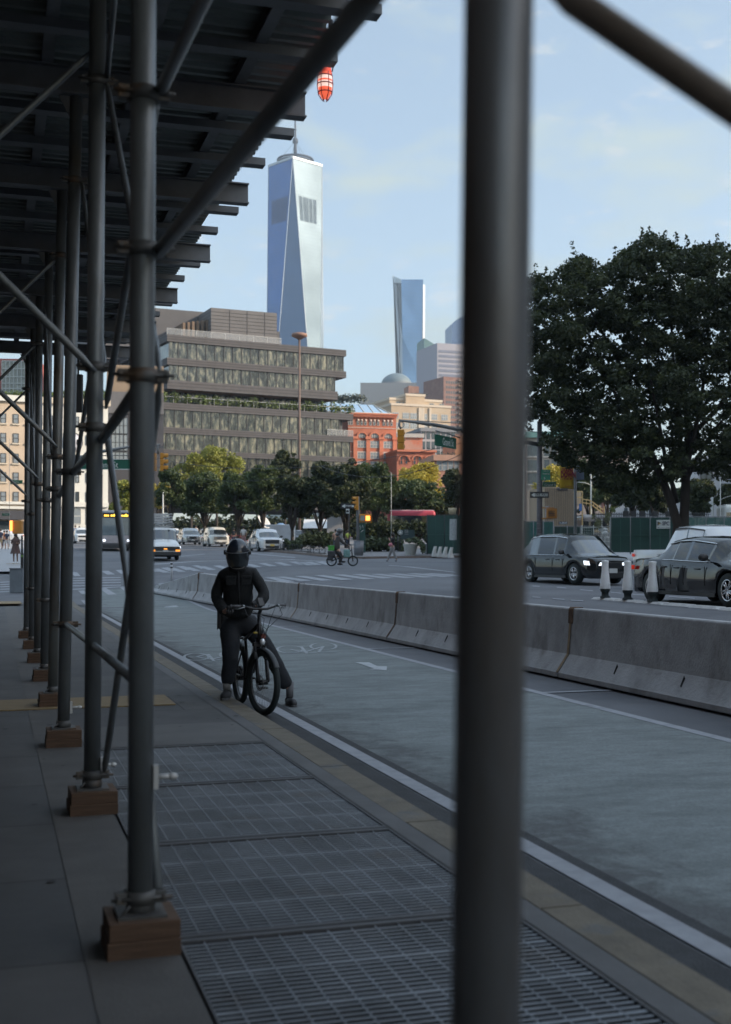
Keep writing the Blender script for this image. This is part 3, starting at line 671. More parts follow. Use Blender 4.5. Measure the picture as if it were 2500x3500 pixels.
t = MB(); t.tube([stem-U*.03, hbc], .020, 10); t.tube(pl, .0135, 10); t.build('handlebar', fm, bike)
for s_ in (-1, 1):
    e = pl[0] if s_ == 1 else pl[-1]; e2 = pl[1] if s_ == 1 else pl[-2]; t = MB(); t.tube([e, e.lerp(e2, .85)], [.017, .016], 10); t.ell(e, (.02, .02, .02), 8, 6); t.build('grip', M('grey_grip', (.09, .09, .10), .7, var=.2), bike)
    t = MB(); t.tube([e2+hf*.02, e2+hf*.055-U*.01, e.lerp(e2, .4)+hf*.05-U*.03, e+hf*.03-U*.03], [.008, .007, .006, .004], 7); t.ell(e2+hf*.02, (.022, .02, .018), 10, 6); t.build('brake_lever', al, bike)
t = MB()
for s_ in (-1, 1):
    e2 = pl[1] if s_ == 1 else pl[-2]; t.tube([e2+hf*.03, e2+hf*.12-U*.10, hbc+hf*.13-U*.22, crown_c+hf*.06+U*.05], .0035, 5)
    t.tube([e2+hf*.03-sf*.03*s_, hbc+hf*.15-U*.10+sf*.04*s_, head_lo+hf*.07+U*.03+sf*.02*s_], .0035, 5)
t.tube([crown_c+sf*.06, fwc+sf*.09+U*.28+hf*.02, fwc+sf*.07+U*.09], .003, 5)
t.build('cables', blk, bike)
t = MB(); lc = crown_c+hf*.07+U*.03; t.ell(lc, (.03, .03, .038), 12, 8); t.build('headlight', M('lamp_glass', (.75, .77, .8), .1, metal=.4, var=0), bike)
t = MB(); t.tube([head_lo+hf*.05+U*.05, head_lo+hf*.08+U*.05], .03, 12); t.build('front_reflector', M('dull_red', (.14, .03, .02), .4, var=.2), bike)
t = MB(); t.ell(head_lo+hf*.07+U*.09+sf*.10, (.028, .01, .013), 8, 6); t.build('key_tag', M('yellow_tag', (.38, .28, .05), .5, var=.1), bike)
t = MB(); rot_ = Matrix.Rotation(R(-60), 3, side); pc = hbc+hf*.02+U*.045-sf*.0
t.bar(pc-U*.01, pc+U*.075-hf*.055, .065, .014, up=hf); t.build('display_phone', blk, bike)
t = MB(); t.bar(pc+U*.072-hf*.055-sf*.03, pc+U*.072-hf*.055+sf*.03, .01, .012); t.build('phone_edge', al, bike)
t = MB(); t.lathe(bb-side*.02, [(.085, 0), (.095, 0), (.095, .004), (.085, .004)], 24, side)
t.tube([bb-side*.07, bb+side*.07], .014, 8); crk = (hd*.8-U*.6).normalized()*.17; t.tube([bb-side*.08, bb-side*.085+crk], .009, 6); t.tube([bb+side*.08, bb+side*.085-crk], .009, 6); t.build('crank', fm, bike)
for s_, c_ in ((-1, crk), (1, -crk)):
    pc2 = bb+side*.135*s_+c_; t = MB()
    for q in (-.04, .04): t.bar(pc2-side*.045+hd*q, pc2+side*.045+hd*q, .014, .018)
    for q in (-.045, .045): t.bar(pc2+side*q-hd*.04, pc2+side*q+hd*.04, .012, .018)
    t.build('pedal', blk, bike)
t = MB()
def fender(c, fwd, ax, a0, a1, r):
    vs = []; k = 14
    for i in range(k+1):
        a = a0+(a1-a0)*i/k
        for w_, dr in ((-.035, -.012), (-.02, 0), (.02, 0), (.035, -.012)): vs.append(c+(fwd*math.cos(a)+U*math.sin(a))*(r+dr)+ax*w_)
    t.add(vs, [(i*4+j, (i+1)*4+j, (i+1)*4+j+1, i*4+j+1) for i in range(k) for j in range(3)], True)
fender(fwc, hf, sf, R(30), R(175), .385); t.build('mudguard', blk, bike); t = MB(); fender(rwc, hd, side, R(60), R(200), .385); t.build('mudguard', blk, bike)
t = MB()          # rear rack
rk = rwc+U*.42-hd*.05
for s_ in (-1, 1): t.tube([rwc+side*.07*s_, rk+side*.065*s_-hd*.12], .006, 6); t.tube([rk+side*.065*s_+hd*.28, rk+side*.065*s_-hd*.2], .006, 6)
for q in (-.18, -.05, .08, .2): t.tube([rk+side*.065+hd*q, rk-side*.065+hd*q], .005, 6)
t.build('rear_rack', fm, bike)
bag = thing('pannier_bag', 'dark boxy bag on the rear rack behind the rider hip', 'bag', rk+U*.01, 0)
t = MB(); bm_ = Matrix((side, hd, U)).transposed()
t.box(rk+side*.18+U*.24-hd*.02, (.13, .26, .28), mat=bm_); t.build('bag_body', M('bag_fabric', (.035, .037, .042), .7, var=.25, scale=9), bag, bevel=.03, seg=3)
t = MB()
for q in (-.08, .08): t.box(rk+side*.247+U*.24+hd*(q-.02), (.006, .03, .285), mat=bm_)
t.tube([rk+side*.2+U*.385-hd*.1, rk+side*.2+U*.42-hd*.02, rk+side*.2+U*.385+hd*.06], .006, 6); t.build('bag_strap', M('strap_grey', (.12, .12, .13), .7), bag)
t = MB(); t.tube([rwc+side*.10+U*.36-hd*.12, rwc+side*.13+U*.20-hd*.1, rwc+side*.12-U*.02-hd*.06], .009, 8); t.tube([rwc+side*.125+U*.10-hd*.1, rwc+side*.09+U*.12], .006, 6); t.build('kickstand', al, bike)
# --- the rider: black jacket, navy trousers, full-face helmet, one foot on the kerb
hip = P(812, 2105, 14.35); pel = hip+Vector((0, 0, .0))
chest = P(815, 1985, 14.15); neck = P(813, 1930, 14.02); headc = P(812, 1888, 13.95)
shL, shR = P(766, 1968, 14.15), P(864, 1962, 14.1)
elL, elR = P(741, 2038, 14.2), P(905, 2030, 14.05)
wrL, wrR = P(768, 2092, 13.9), P(868, 2072, 13.85)
haL, haR = P(781, 2082, 13.72), P(868, 2066, 13.78)
hiL, hiR = P(786, 2115, 14.35), P(845, 2112, 14.35)
knL, knR = P(790, 2240, 14.05), P(925, 2225, 14.30)
anL, anR = P(776, 2350, 14.02), P(991, 2360, 14.42)
bodyp = [(*pel, .06), (*chest, .09), (*neck, .05), (*(headc), .09), (*shL, .035), (*elL, .028), (*wrL, .026), (*haL, .03), (*shR, .035), (*elR, .028), (*wrR, .026), (*haR, .03),
         (*hiL, .06), (*knL, .045), (*anL, .036), (*hiR, .06), (*knR, .045), (*anR, .036)]
ed = [(0, 1), (1, 2), (2, 3), (1, 4), (4, 5), (5, 6), (6, 7), (1, 8), (8, 9), (9, 10), (10, 11), (0, 12), (12, 13), (13, 14), (0, 15), (15, 16), (16, 17)]
rider = skin('person', bodyp, ed, skin_m, None, 2)
tag(rider, 'person in black jacket and glossy full-face helmet straddling a bicycle at the kerb', 'person')
waist = P(812, 2070, 14.25); mid_ = P(814, 2025, 14.2)
jp = [(*P(812, 2108, 14.33), (.215, .17)), (*waist, (.19, .16)), (*mid_, (.19, .16)), (*chest, (.205, .165)), (*P(814, 1966, 14.1), (.155, .14)), (*P(813, 1938, 14.05), (.09, .09)),
      (*P(763, 1966, 14.15), .088), (*P(748, 2003, 14.18), .074), (*P(738, 2038, 14.2), .072), (*P(753, 2068, 14.1), .070), (*wrL, .060),
      (*P(866, 1960, 14.1), .088), (*P(888, 1998, 14.08), .074), (*P(909, 2030, 14.05), .076), (*P(892, 2056, 13.95), .070), (*wrR, .060)]
je = [(0, 1), (1, 2), (2, 3), (3, 4), (4, 5), (4, 6), (6, 7), (7, 8), (8, 9), (9, 10), (4, 11), (11, 12), (12, 13), (13, 14), (14, 15)]
skin('jacket', jp, je, jak, rider, 3, 0, .022)
tp = [(*P(812, 2084, 14.34), (.20, .17)), (*P(812, 2120, 14.36), (.22, .18)), (*P(783, 2150, 14.30), .14), (*P(789, 2195, 14.15), .118), (*knL, .098), (*P(783, 2300, 14.04), .088), (*P(777, 2345, 14.02), .086),
      (*P(860, 2150, 14.36), .138), (*P(892, 2190, 14.33), .115), (*P(918, 2225, 14.3), .10), (*P(958, 2298, 14.36), .092), (*P(984, 2352, 14.42), .092)]
te = [(0, 1), (1, 2), (2, 3), (3, 4), (4, 5), (5, 6), (1, 7), (7, 8), (8, 9), (9, 10), (10, 11)]
skin('trousers', tp, te, trs, rider, 3, 0, .02)
def shoe_at(an, toe, sc2=1.0, parent=None, m1=None, m2=None):
    an, toe = Vector(an), Vector(toe); d = toe-an; d.z = 0; d.normalize(); g = toe.z
    hl = an-d*.06; hl.z = g
    o = skin('shoe', [(*(Vector((an.x, an.y, g+.11))), .058), (*(Vector((hl.x, hl.y, g+.05))+d*.02), .056), (*(Vector((hl.x, hl.y, g+.045))+d*.13), .060), (*(Vector((hl.x, hl.y, g+.04))+d*.22), .05), (*(Vector((hl.x, hl.y, g+.035))+d*.27), .032)], [(0, 1), (1, 2), (2, 3), (3, 4)], m1 or shoe, parent, 2, 2)
    mb = MB(); s_ = Vector((-d.y, d.x, 0)); ol = []
    for a, w_ in ((-.03, .03), (.0, .04), (.12, .045), (.20, .048), (.26, .035), (.285, .012)): ol.append((a, w_))
    poly = [hl+d*a+s_*w_ for a, w_ in ol]+[hl+d*a-s_*w_ for a, w_ in reversed(ol)]
    mb.prism([(p.x, p.y, g+.002) for p in poly], (0, 0, .024)); mb.build('shoe_sole', m2 or sole, o)
    return o
shoe_at((anL.x, anL.y, .0), (anL.x-.02, anL.y-.26, .001), parent=rider)
shoe_at((anR.x, anR.y, 0), (anR.x+.07, anR.y-.20, gz(anR.x, anR.y)+.001), parent=rider)
mb = MB(); mb.tube([anL+U*.05, (anL.x, anL.y, .10)], [.048, .042], 12); mb.build('sock', sock, rider)
mb = MB(); mb.tube([anR+U*.10, (anR.x, anR.y, gz(anR.x, anR.y)+.10)], [.048, .042], 12); mb.build('sock', M('dark_sock', (.12, .12, .13), .8), rider)
def hand(c, aim, up_, parent, mat, curl=1.0, sc2=1.0):
    aim = Vector(aim).normalized(); up_ = Vector(up_).normalized(); sd2 = aim.cross(up_).normalized(); c = Vector(c); k = sc2
    pts = [(*(c-aim*.05*k), (.022*k, .030*k)), (*c, (.018*k, .040*k)), (*(c+aim*.03*k), (.014*k, .036*k))]; ed = [(0, 1), (1, 2)]
    o = skin('hand', pts, ed, mat, parent, 2, 1)
    for i, (off_, ln) in enumerate(((-.032, .058), (-.011, .072), (.011, .068), (.032, .052))):
        b0 = c+aim*.035*k+sd2*off_*k; b1 = b0+(aim*.6-up_*.45*curl)*ln*.45*k; b2 = b1+(-up_*.9+aim*.1)*ln*.35*k*curl; b3 = b2+(-aim*.8-up_*.3)*ln*.3*k*curl
        skin('finger', [(*b0, .0095*k), (*b1, .009*k), (*b2, .008*k), (*b3, .0065*k)], [(0, 1), (1, 2), (2, 3)], mat, o, 1)
    b0 = c-sd2*.03*k-aim*.01*k; skin('thumb', [(*b0, .011*k), (*(b0-sd2*.02*k+aim*.02*k-up_*.01*k), .010*k), (*(b0-sd2*.015*k+aim*.045*k-up_*.03*k), .008*k)], [(0, 1), (1, 2)], mat, o, 1)
    return o
hand(haL, (haL-elL).normalized(), (0, 0, 1), rider, glv); hand(haR, (haR-elR).normalized(), (0, 0, 1), rider, glv)
# jacket details: collar, plackets, pocket flaps
mb = MB(); mb.ring(P(813, 1941, 14.04), (0, -.25, 1), .085, .022, 24, 8, 1.6); mb.build('collar', jak, rider)
mb = MB(); mb.ring(P(813, 1936, 13.96), (0, -.35, 1), .078, .0045, 32, 6); mb.build('collar_edge', M('collar_edge', (.28, .27, .26), .6), rider)
for s_, px_ in ((-1, 790), (1, 842)):
    mb = MB(); mb.box(P(px_, 1985, 13.925), (.11, .012, .10)); mb.box(P(px_, 1972, 13.92), (.12, .016, .03)); mb.build('chest_pocket', jak, rider, bevel=.006)
mb = MB(); mb.tube([P(815, 1950, 13.95), P(816, 1985, 13.925), P(817, 2030, 13.955), P(818, 2075, 13.99)], .012, 6); mb.build('front_placket', jak, rider)
# helmet: shell, peak edge, visor, chin bar
hm = Matrix.Rotation(R(14), 3, 'X')
hc = P(813, 1889, 13.95)
def hpt(x, y, z): return hc+hm@Vector((x, y, z))
mb = MB(); vs = []; n_, m_ = 28, 16
for i in range(m_+1):
    ph = math.pi*.80*i/m_
    for k in range(n_):
        a = 2*math.pi*k/n_; rz_ = .163; rx_ = .126*(1+.05*math.sin(ph)); ry_ = .152
        z = rz_*math.cos(ph); s_ = math.sin(ph)
        if ph > math.pi*.5: s_ = max(s_, .64)*(1-.10*(ph-math.pi*.5))
        vs.append(hpt(rx_*s_*math.cos(a), ry_*s_*math.sin(a), z))
mb.add(vs, [(i*n_+k, (i+1)*n_+k, (i+1)*n_+(k+1) % n_, i*n_+(k+1) % n_) for i in range(m_) for k in range(n_)], True)
hel = mb.build('helmet', M('helmet_shell', (.014, .018, .028), .18, var=.1, scale=3, coat=.3), rider)
mb = MB(); vs = []; rows, cols = 9, 20
for i in range(rows):
    f = i/(rows-1); z = .035-.165*f
    for k in range(cols):
        a = R(-168+156*k/(cols-1)); rr_ = 1.0-.17*max(0, f-.45)*1.6
        vs.append(hpt(.138*rr_*math.cos(a), .165*rr_*math.sin(a), z-.012*abs(math.cos(a))))
mb.add(vs, [(i*cols+k, (i+1)*cols+k, (i+1)*cols+k+1, i*cols+k+1) for i in range(rows-1) for k in range(cols-1)], True)
mb.build('visor', M('visor_smoke', (.012, .016, .02), .06, var=0, coat=1.0), hel)
mb = MB()
for s_ in (-1, 1): mb.lathe(hpt(.136*s_, -.02, .01), [(.001, .02), (.026, .018), (.03, .0)], 16, hm@Vector((s_, 0, 0)))
mb.build('visor_pivot', blk, hel)
mb = MB(); pts_ = [hpt(.139*math.cos(R(a)), .167*math.sin(R(a)), .037-.012*abs(math.cos(R(a)))) for a in range(-168, -11, 8)]; mb.tube(pts_, .0022, 5); mb.build('visor_edge', M('edge_line', (.30, .31, .33), .4), hel)
mb = MB(); mb.tube([hpt(.0, -.01, -.10), hpt(0, -.0, -.17)], [.10, .075], 20); mb.build('neck_gaiter', blk, hel)
# ================================================================ buildings
class Bld:
    """facade frame: corner seen at column px at distance Y; facade runs along u (degrees from +X towards +Y)"""
    def __init__(s, name, label, px, Y, ang, group=None, cat='building'):
        s.A = Vector(((px-1250)/F*Y, Y)); s.u = Vector((math.cos(R(ang)), math.sin(R(ang)))); s.n = Vector((-s.u.y, s.u.x)); s.ang = R(ang)
        if s.n.y < 0: s.n = -s.n
        s.o = thing(name, label, cat, (s.A.x, s.A.y, gz(s.A.x, s.A.y)), 0, group)
    def s_(s, px, d=0.0):
        k = (px-1250)/F; a = s.A+s.n*d; return (k*a.y-a.x)/(s.u.x-k*s.u.y)
    def z(s, py, px=None, d=0.0):
        Y = s.A.y+s.n.y*d
        if px is not None: Y = s.A.y+s.u.y*s.s_(px, d)+s.n.y*d
        return HC+(HY-py)/F*Y
    def pt(s, a, z, d=0.0): q = s.A+s.u*a+s.n*d; return Vector((q.x, q.y, z))
    def box(s, mb, s0, s1, z0, z1, d0, d1): return mb.box(s.pt((s0+s1)/2, (z0+z1)/2, (d0+d1)/2), (abs(s1-s0), abs(d1-d0), abs(z1-z0)), s.ang)
    def part(s, name, mat, boxes, parent=None, bevel=0):
        mb = MB()
        for b in boxes: s.box(mb, *b)
        return mb.build(name, mat, parent or s.o, bevel=bevel)
    def windows(s, cells, w, h, glass, frame=None, d=0.0, name='window', mull=(1, 2), sill=None, proud=.03):
        """one window mesh (glass + frame child + sill child), copied to every (s, z) cell; measured from its bottom centre"""
        first = None
        for (a, z) in cells:
            p = s.pt(a, z, d)-s.o.location
            if first is None:
                mb = MB(); mb.box((0, 0, h/2), (w, .06, h)); g = mb.build(name, glass, s.o, world=False)
                ch = []
                if frame:
                    mb = MB(); f = max(.07, w*.05)
                    for x in [-w/2+f/2, w/2-f/2]+[-w/2+w*i/mull[0] for i in range(1, mull[0])]: mb.box((x, -.05, h/2), (f, .08, h))
                    for zz in [f/2, h-f/2]+[h*i/mull[1] for i in range(1, mull[1])]: mb.box((0, -.045, zz), (w-2*f, .06, f))
                    c = mb.build('window_frame', frame, g, world=False); ch.append(c)
                if sill:
                    mb = MB(); mb.box((0, -.10, -.10), (w+.35, .22, .2)); c = mb.build('sill', sill, g, world=False); ch.append(c)
                first = (g, ch)
            else:
                g = first[0].copy(); sc.collection.objects.link(g)
                for c in first[1]: cc = c.copy(); sc.collection.objects.link(cc); cc.parent = g
            q = s.pt(a, z, d-proud); g.location = q-s.o.location; g.rotation_euler.z = s.ang
        return first
def brick(name, c1, c2, mort, sx=.5, sz=.18):
    return M(name, c1, .85, var=.14, scale=.6, col2=c2, c2lo=.45, c2hi=.62, c2scale=.35, bump=.2, bscale=6)
def curtain(name, tint=(.042, .05, .046), lit=(.25, .23, .165), scale=.35):
    # curtain glass: streaks of reflection and lit rooms painted into the colour
    m = bpy.data.materials.new(name); m.use_nodes = True; n = m.node_tree.nodes; l = m.node_tree.links; b = n['Principled BSDF']
    t = n.new('ShaderNodeTexCoord'); mm = n.new('ShaderNodeMapping'); mm.inputs['Scale'].default_value = (1.7, 1.7, .55); l.new(t.outputs['Object'], mm.inputs['Vector'])
    z = n.new('ShaderNodeTexNoise'); z.inputs['Scale'].default_value = scale*2.2; z.inputs['Detail'].default_value = 9; z.inputs['Roughness'].default_value = .75; l.new(mm.outputs['Vector'], z.inputs['Vector'])
    r = n.new('ShaderNodeValToRGB'); e = r.color_ramp.elements; e[0].position = .42; e[0].color = (tint[0]*.25, tint[1]*.25, tint[2]*.28, 1); e[1].position = .62; e[1].color = (*lit, 1)
    e2 = r.color_ramp.elements.new(.50); e2.color = (*tint, 1); l.new(z.outputs['Fac'], r.inputs['Fac']); l.new(r.outputs['Color'], b.inputs['Base Color'])
    b.inputs['Roughness'].default_value = .12; b.inputs['Metallic'].default_value = .35; b.inputs['Coat Weight'].default_value = .5; b.inputs['Coat Roughness'].default_value = .03
    z2 = n.new('ShaderNodeTexNoise'); z2.inputs['Scale'].default_value = .5; bp = n.new('ShaderNodeBump'); bp.inputs['Strength'].default_value = .08; bp.inputs['Distance'].default_value = .3
    l.new(t.outputs['Object'], z2.inputs['Vector']); l.new(z2.outputs['Fac'], bp.inputs['Height']); l.new(bp.outputs['Normal'], b.inputs['Normal'])
    return m
winglass = M('window_glass', (.05, .065, .075), .12, var=.4, scale=.4, coat=.6)
winpale = M('window_pale', (.22, .25, .27), .2, var=.35, scale=.5, coat=.4)
wframe = M('window_frame_pale', (.42, .41, .39), .6, var=.1); wdark = M('window_frame_dark', (.035, .036, .04), .5)
band = M('grey_brick_band', (.078, .074, .078), .8, var=.18, scale=1.0, bump=.2, bscale=5)
bandd = M('band_groove', (.045, .042, .043), .8)
penth = M('penthouse_panel', (.085, .082, .085), .75, var=.12, scale=.6)
leafh = M('hedge_leaf', (.11, .15, .035), .7, var=.5, scale=1.2)
# ---- the stepped glass office
ob = Bld('office_building', 'stepped dark office block with glass bands and roof terraces behind the trees', 569, 220, 28.0)
cg = curtain('office_glass')
e1, e2, e3, e4 = ob.s_(1180), ob.s_(1151), ob.s_(1112), ob.s_(1204)
e5 = ob.s_(1160)
Z = [ob.z(y) for y in (1144, 1167, 1222.5, 1246, 1298.7, 1328.8, 1377, 1400, 1460, 1481, 1536.6, 1555)]
D = 30
x0 = 0; xl = -17
def slab(a, b_, z1, z0, name='slab_band'):
    o = ob.part(name, band, [(a, b_, z0, z1, -.5, D)])
    ob.part('groove', bandd, [(a-.01, b_+.01, z0+(z1-z0)*f, z0+(z1-z0)*f+.14, -.53, D) for f in (.30, .66)], o)
slab(x0, e1, Z[0], Z[1]); slab(x0, e1, Z[2], Z[3]); slab(x0, e2, Z[4], Z[5]); slab(xl, e4, Z[6], Z[7]); slab(xl, e4, Z[8], Z[9]); slab(xl, e4, Z[10], Z[11])
slab(xl, e4, Z[11]-3.6, Z[11]-4.8); slab(xl, e4, Z[11]-8.2, Z[11]-9.4)
def glassband(a, b_, z1, z0, d=0.0, pitch=1.72):
    g = ob.part('window_band', cg, [(a, b_, z0, z1, d, D-1)])
    mb = MB(); n = int((b_-a)/pitch)
    for i in range(n+1):
        ss = a+(b_-a)*i/n; ob.box(mb, ss-.055, ss+.055, z0, z1, d-.14, d)
    mb.build('mullions', wdark, g)
    return g
glassband(x0+.5, e1-.4, Z[1], Z[2]); glassband(x0+.5, e2-.4, Z[3], Z[4]); glassband(x0+2.2, e3, Z[5], Z[6]+.01, 3.2)
glassband(xl+1, e5, Z[7], Z[8]); glassband(xl+1, e4-.5, Z[9], Z[10]); glassband(xl+1, e4-.5, Z[11], Z[11]-3.6); glassband(xl+1, e4-.5, Z[11]-4.8, Z[11]-8.2)
for q in (.33, .62, .84):
    ob.part('column', wdark, [(e3*q-.3, e3*q+.3, Z[6], Z[5], 2.4, 3.0)])
ob.part('column', wdark, [(e4-2.8, e4-1.6, Z[8], Z[7], 1.0, 3.0)])
ob.part('soffit', M('soffit_wood', (.20, .09, .05), .7, var=.2), [(x0+1, e2-1, Z[5]-.06, Z[5]-.004, .3, 3.1)])
for a, b_, zz in ((xl, e4, Z[6]), (e4-5.5, e4, Z[8]), (x0, e1*.62, Z[0])):
    mb = MB(); n = max(3, int((b_-a)/2.6))
    for i in range(n+1): ss = a+(b_-a)*i/n; ob.box(mb, ss-.03, ss+.03, zz, zz+1.15, -.42, -.36)
    ob.box(mb, a, b_, zz+1.12, zz+1.18, -.42, -.36)
    r_ = mb.build('railing', M('rail_pale', (.32, .33, .34), .4, metal=.4, var=.05), ob.o)
    if zz != Z[6]: mb = MB(); ob.box(mb, a, b_, zz+.05, zz+1.1, -.395, -.385); mb.build('rail_glass', M('rail_glass', (.30, .31, .32), .1, var=0, alpha=.35), r_)
# far left wing seen between the posts
wing = Bld('brick_wing', 'dark brick wing with a beige upper wall seen between the thick near posts', 366, 200, 12)
we = wing.s_(560); bgw = M('beige_panel', (.26, .19, .13), .8, var=.15, scale=.4); dkw = M('dark_wall', (.05, .05, .058), .8, var=.2, scale=.5)
wing.part('upper_wall', bgw, [(0, we, wing.z(1338), wing.z(1246), 0, 14)]); wing.part('middle_wall', M('grey_panel', (.13, .125, .13), .8, var=.15), [(0, we, wing.z(1412), wing.z(1338), -.2, 14)])
wing.part('lower_wall', dkw, [(0, we, 1, wing.z(1412), 0, 14)])
wing.windows([(wing.s_(p), wing.z(y)) for y in (1482, 1540, 1600) for p in (389, 403, 417, 430)], .75, 2.7, winpale, wdark, 0, mull=(1, 2))
ph = Bld('rooftop_block', 'dark grey panelled plant block on the office roof, tall at the left', 556, 238, 24)
pe = [ph.s_(p) for p in (556, 734, 1050)]
ph.part('rear_block', penth, [(-12, ph.s_(952), Z[0]-.5, ph.z(1026, 640), 10, 26)])
phb = ph.part('front_block', M('penthouse_front', (.115, .11, .112), .7, var=.10, scale=.5), [(ph.s_(727), ph.s_(953), Z[0]-.5, ph.z(1056, 820), 1.0, 9.9)])
ph.part('panel_joint', bandd, [(ph.s_(727)-.01, ph.s_(953)+.01, z, z+.09, .96, 9.8) for z in [ph.z(1070+12*i, 820) for i in range(6)]]+[(ph.s_(p), ph.s_(p)+.12, Z[0], ph.z(1058, 820), .95, 9.7) for p in (790, 850, 910)], phb)
ph.part('side_louvre', M('louvre_rust', (.15, .10, .065), .7, var=.4, scale=.8), [(ph.s_(640)+i*.95, ph.s_(640)+i*.95+.5, Z[0], ph.z(1098-(i*3.2), 700), 3.0, 9) for i in range(9)])
ph.part('low_block', penth, [(ph.s_(953), ph.s_(968), Z[0]-.5, ph.z(1127, 955), 2, 12)])
mb = MB()
for p, y in ((748, 1027), (875, 1037)): q = ph.pt(ph.s_(p, 12), ph.z(y, 640)-.4, 12); mb.box(q, (2.6, 2, 1.2)); mb.tube([q+Vector((0, 0, .3)), q+Vector((1, 0, 1))], .4, 8)
mb.build('roof_vent', penth, ph.o)
# ---- terrace planting (leaf clumps)
def leaf_cloud(name, blobs, n, size, mat, parent=None, seed=1, flat=.5, kind=None):
    r_ = np.random.RandomState(seed); tot = sum(b[3]*b[4]*b[5] if len(b) > 5 else b[3]**3 for b in blobs)
    C_ = []
    for b in blobs:
        rx, ry, rz = (b[3], b[4], b[5]) if len(b) > 5 else (b[3],)*3
        k = max(6, int(n*(rx*ry*rz)/tot)); v = r_.normal(size=(k, 3)); v /= np.linalg.norm(v, axis=1)[:, None]; v *= (r_.rand(k, 1)**.45); C_.append(v*[rx, ry, rz]+[b[0], b[1], b[2]])
    c = np.concatenate(C_); k = len(c); a = r_.normal(size=(k, 3)); a[:, 2] *= flat; a /= np.linalg.norm(a, axis=1)[:, None]
    t = np.cross(a, r_.normal(size=(k, 3))); t /= np.linalg.norm(t, axis=1)[:, None]; sz = size*(.6+.8*r_.rand(k, 1))
    vs = np.stack([c-a*sz*.5, c+t*sz*.32, c+a*sz*.6, c-t*sz*.32], 1).reshape(-1, 3).astype(np.float32)
    if parent is not None: p, rr_ = worldof(parent); vs = vs-np.array(p, dtype=np.float32)
    me = bpy.data.meshes.new(name); me.vertices.add(k*4); me.vertices.foreach_set('co', vs.ravel()); me.loops.add(k*4); me.loops.foreach_set('vertex_index', np.arange(k*4, dtype=np.int32))
    me.polygons.add(k); me.polygons.foreach_set('loop_start', np.arange(0, k*4, 4, dtype=np.int32)); me.polygons.foreach_set('loop_total', np.full(k, 4, dtype=np.int32)); me.materials.append(mat); me.update(calc_edges=True)
    o = bpy.data.objects.new(name, me); sc.collection.objects.link(o)
    if parent is not None: o.parent = parent
    if kind: o['kind'] = kind
    return o
blobs = []; s_ = xl
while s_ < e4-1:
    s_ += rr.uniform(1.0, 2.4); q = ob.pt(s_, Z[6]+.6, .1); h = rr.choice([.5, .7, 1.0, 1.3]); blobs.append((q.x, q.y, q.z+h*.3, 1.1, .8, h))
hedge = leaf_cloud('terrace_hedge', blobs, 3800, .42, leafh); tag(hedge, 'yellow green planting along the office terrace ledge', 'hedge')
# ---- the tall tapering glass tower
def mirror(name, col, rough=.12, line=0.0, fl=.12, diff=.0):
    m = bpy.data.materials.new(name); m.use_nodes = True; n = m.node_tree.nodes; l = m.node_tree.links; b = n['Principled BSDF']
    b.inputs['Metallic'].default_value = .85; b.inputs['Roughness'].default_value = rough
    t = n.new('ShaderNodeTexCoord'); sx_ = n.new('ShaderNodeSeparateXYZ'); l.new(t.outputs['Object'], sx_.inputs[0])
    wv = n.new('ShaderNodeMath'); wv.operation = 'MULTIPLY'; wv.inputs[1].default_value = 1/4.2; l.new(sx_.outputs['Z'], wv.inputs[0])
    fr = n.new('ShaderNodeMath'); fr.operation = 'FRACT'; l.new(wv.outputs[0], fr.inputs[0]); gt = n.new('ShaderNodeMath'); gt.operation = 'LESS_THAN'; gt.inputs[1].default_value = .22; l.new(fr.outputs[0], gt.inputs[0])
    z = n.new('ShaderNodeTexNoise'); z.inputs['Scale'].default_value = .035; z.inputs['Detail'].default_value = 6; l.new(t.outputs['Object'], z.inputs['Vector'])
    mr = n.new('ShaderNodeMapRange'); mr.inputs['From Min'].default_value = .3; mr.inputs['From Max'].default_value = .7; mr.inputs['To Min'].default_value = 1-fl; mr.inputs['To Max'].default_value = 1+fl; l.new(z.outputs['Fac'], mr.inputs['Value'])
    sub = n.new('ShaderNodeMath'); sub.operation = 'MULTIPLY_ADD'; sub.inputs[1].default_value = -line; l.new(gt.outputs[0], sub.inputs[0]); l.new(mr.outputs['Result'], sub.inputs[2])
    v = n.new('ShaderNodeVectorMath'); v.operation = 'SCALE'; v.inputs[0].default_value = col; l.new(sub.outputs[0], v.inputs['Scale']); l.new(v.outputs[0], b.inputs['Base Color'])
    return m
YT = 1400.0; wt = P(1010, 0, YT); tw = thing('skyscraper', 'very tall tapering glass tower with triangular faces, ring and mast on top', 'tower', (wt.x, YT, 20))
hw = (1102-918)/2/F*YT; zt = HC+(HY-567)/F*YT; zb0 = 76; tz = lambda y: HC+(HY-y)/F*YT
TR = R(-2)
def tpt(x, y, z): c_, s__ = math.cos(TR), math.sin(TR); return Vector((wt.x+x*c_-y*s__, YT+x*s__+y*c_, z))
base = [(-hw, -hw), (hw, -hw), (hw, hw), (-hw, hw)]; zap = tz(567); 
top_ = [(0, -hw*.98), (hw*1.0, 0), (0, hw), (-hw*1.0, 0)]
mfront, mleft, mright = mirror('tower_glass_front', (.045, .10, .19), .07, .16), mirror('tower_glass_left', (.022, .10, .26), .06, .14), mirror('tower_glass_right', (.17, .22, .25), .07, .10)  # sky reflections put into the face colours: deep blue left, pale right
zb_ = zap-(1580-340)/2.03/.52*YT/F
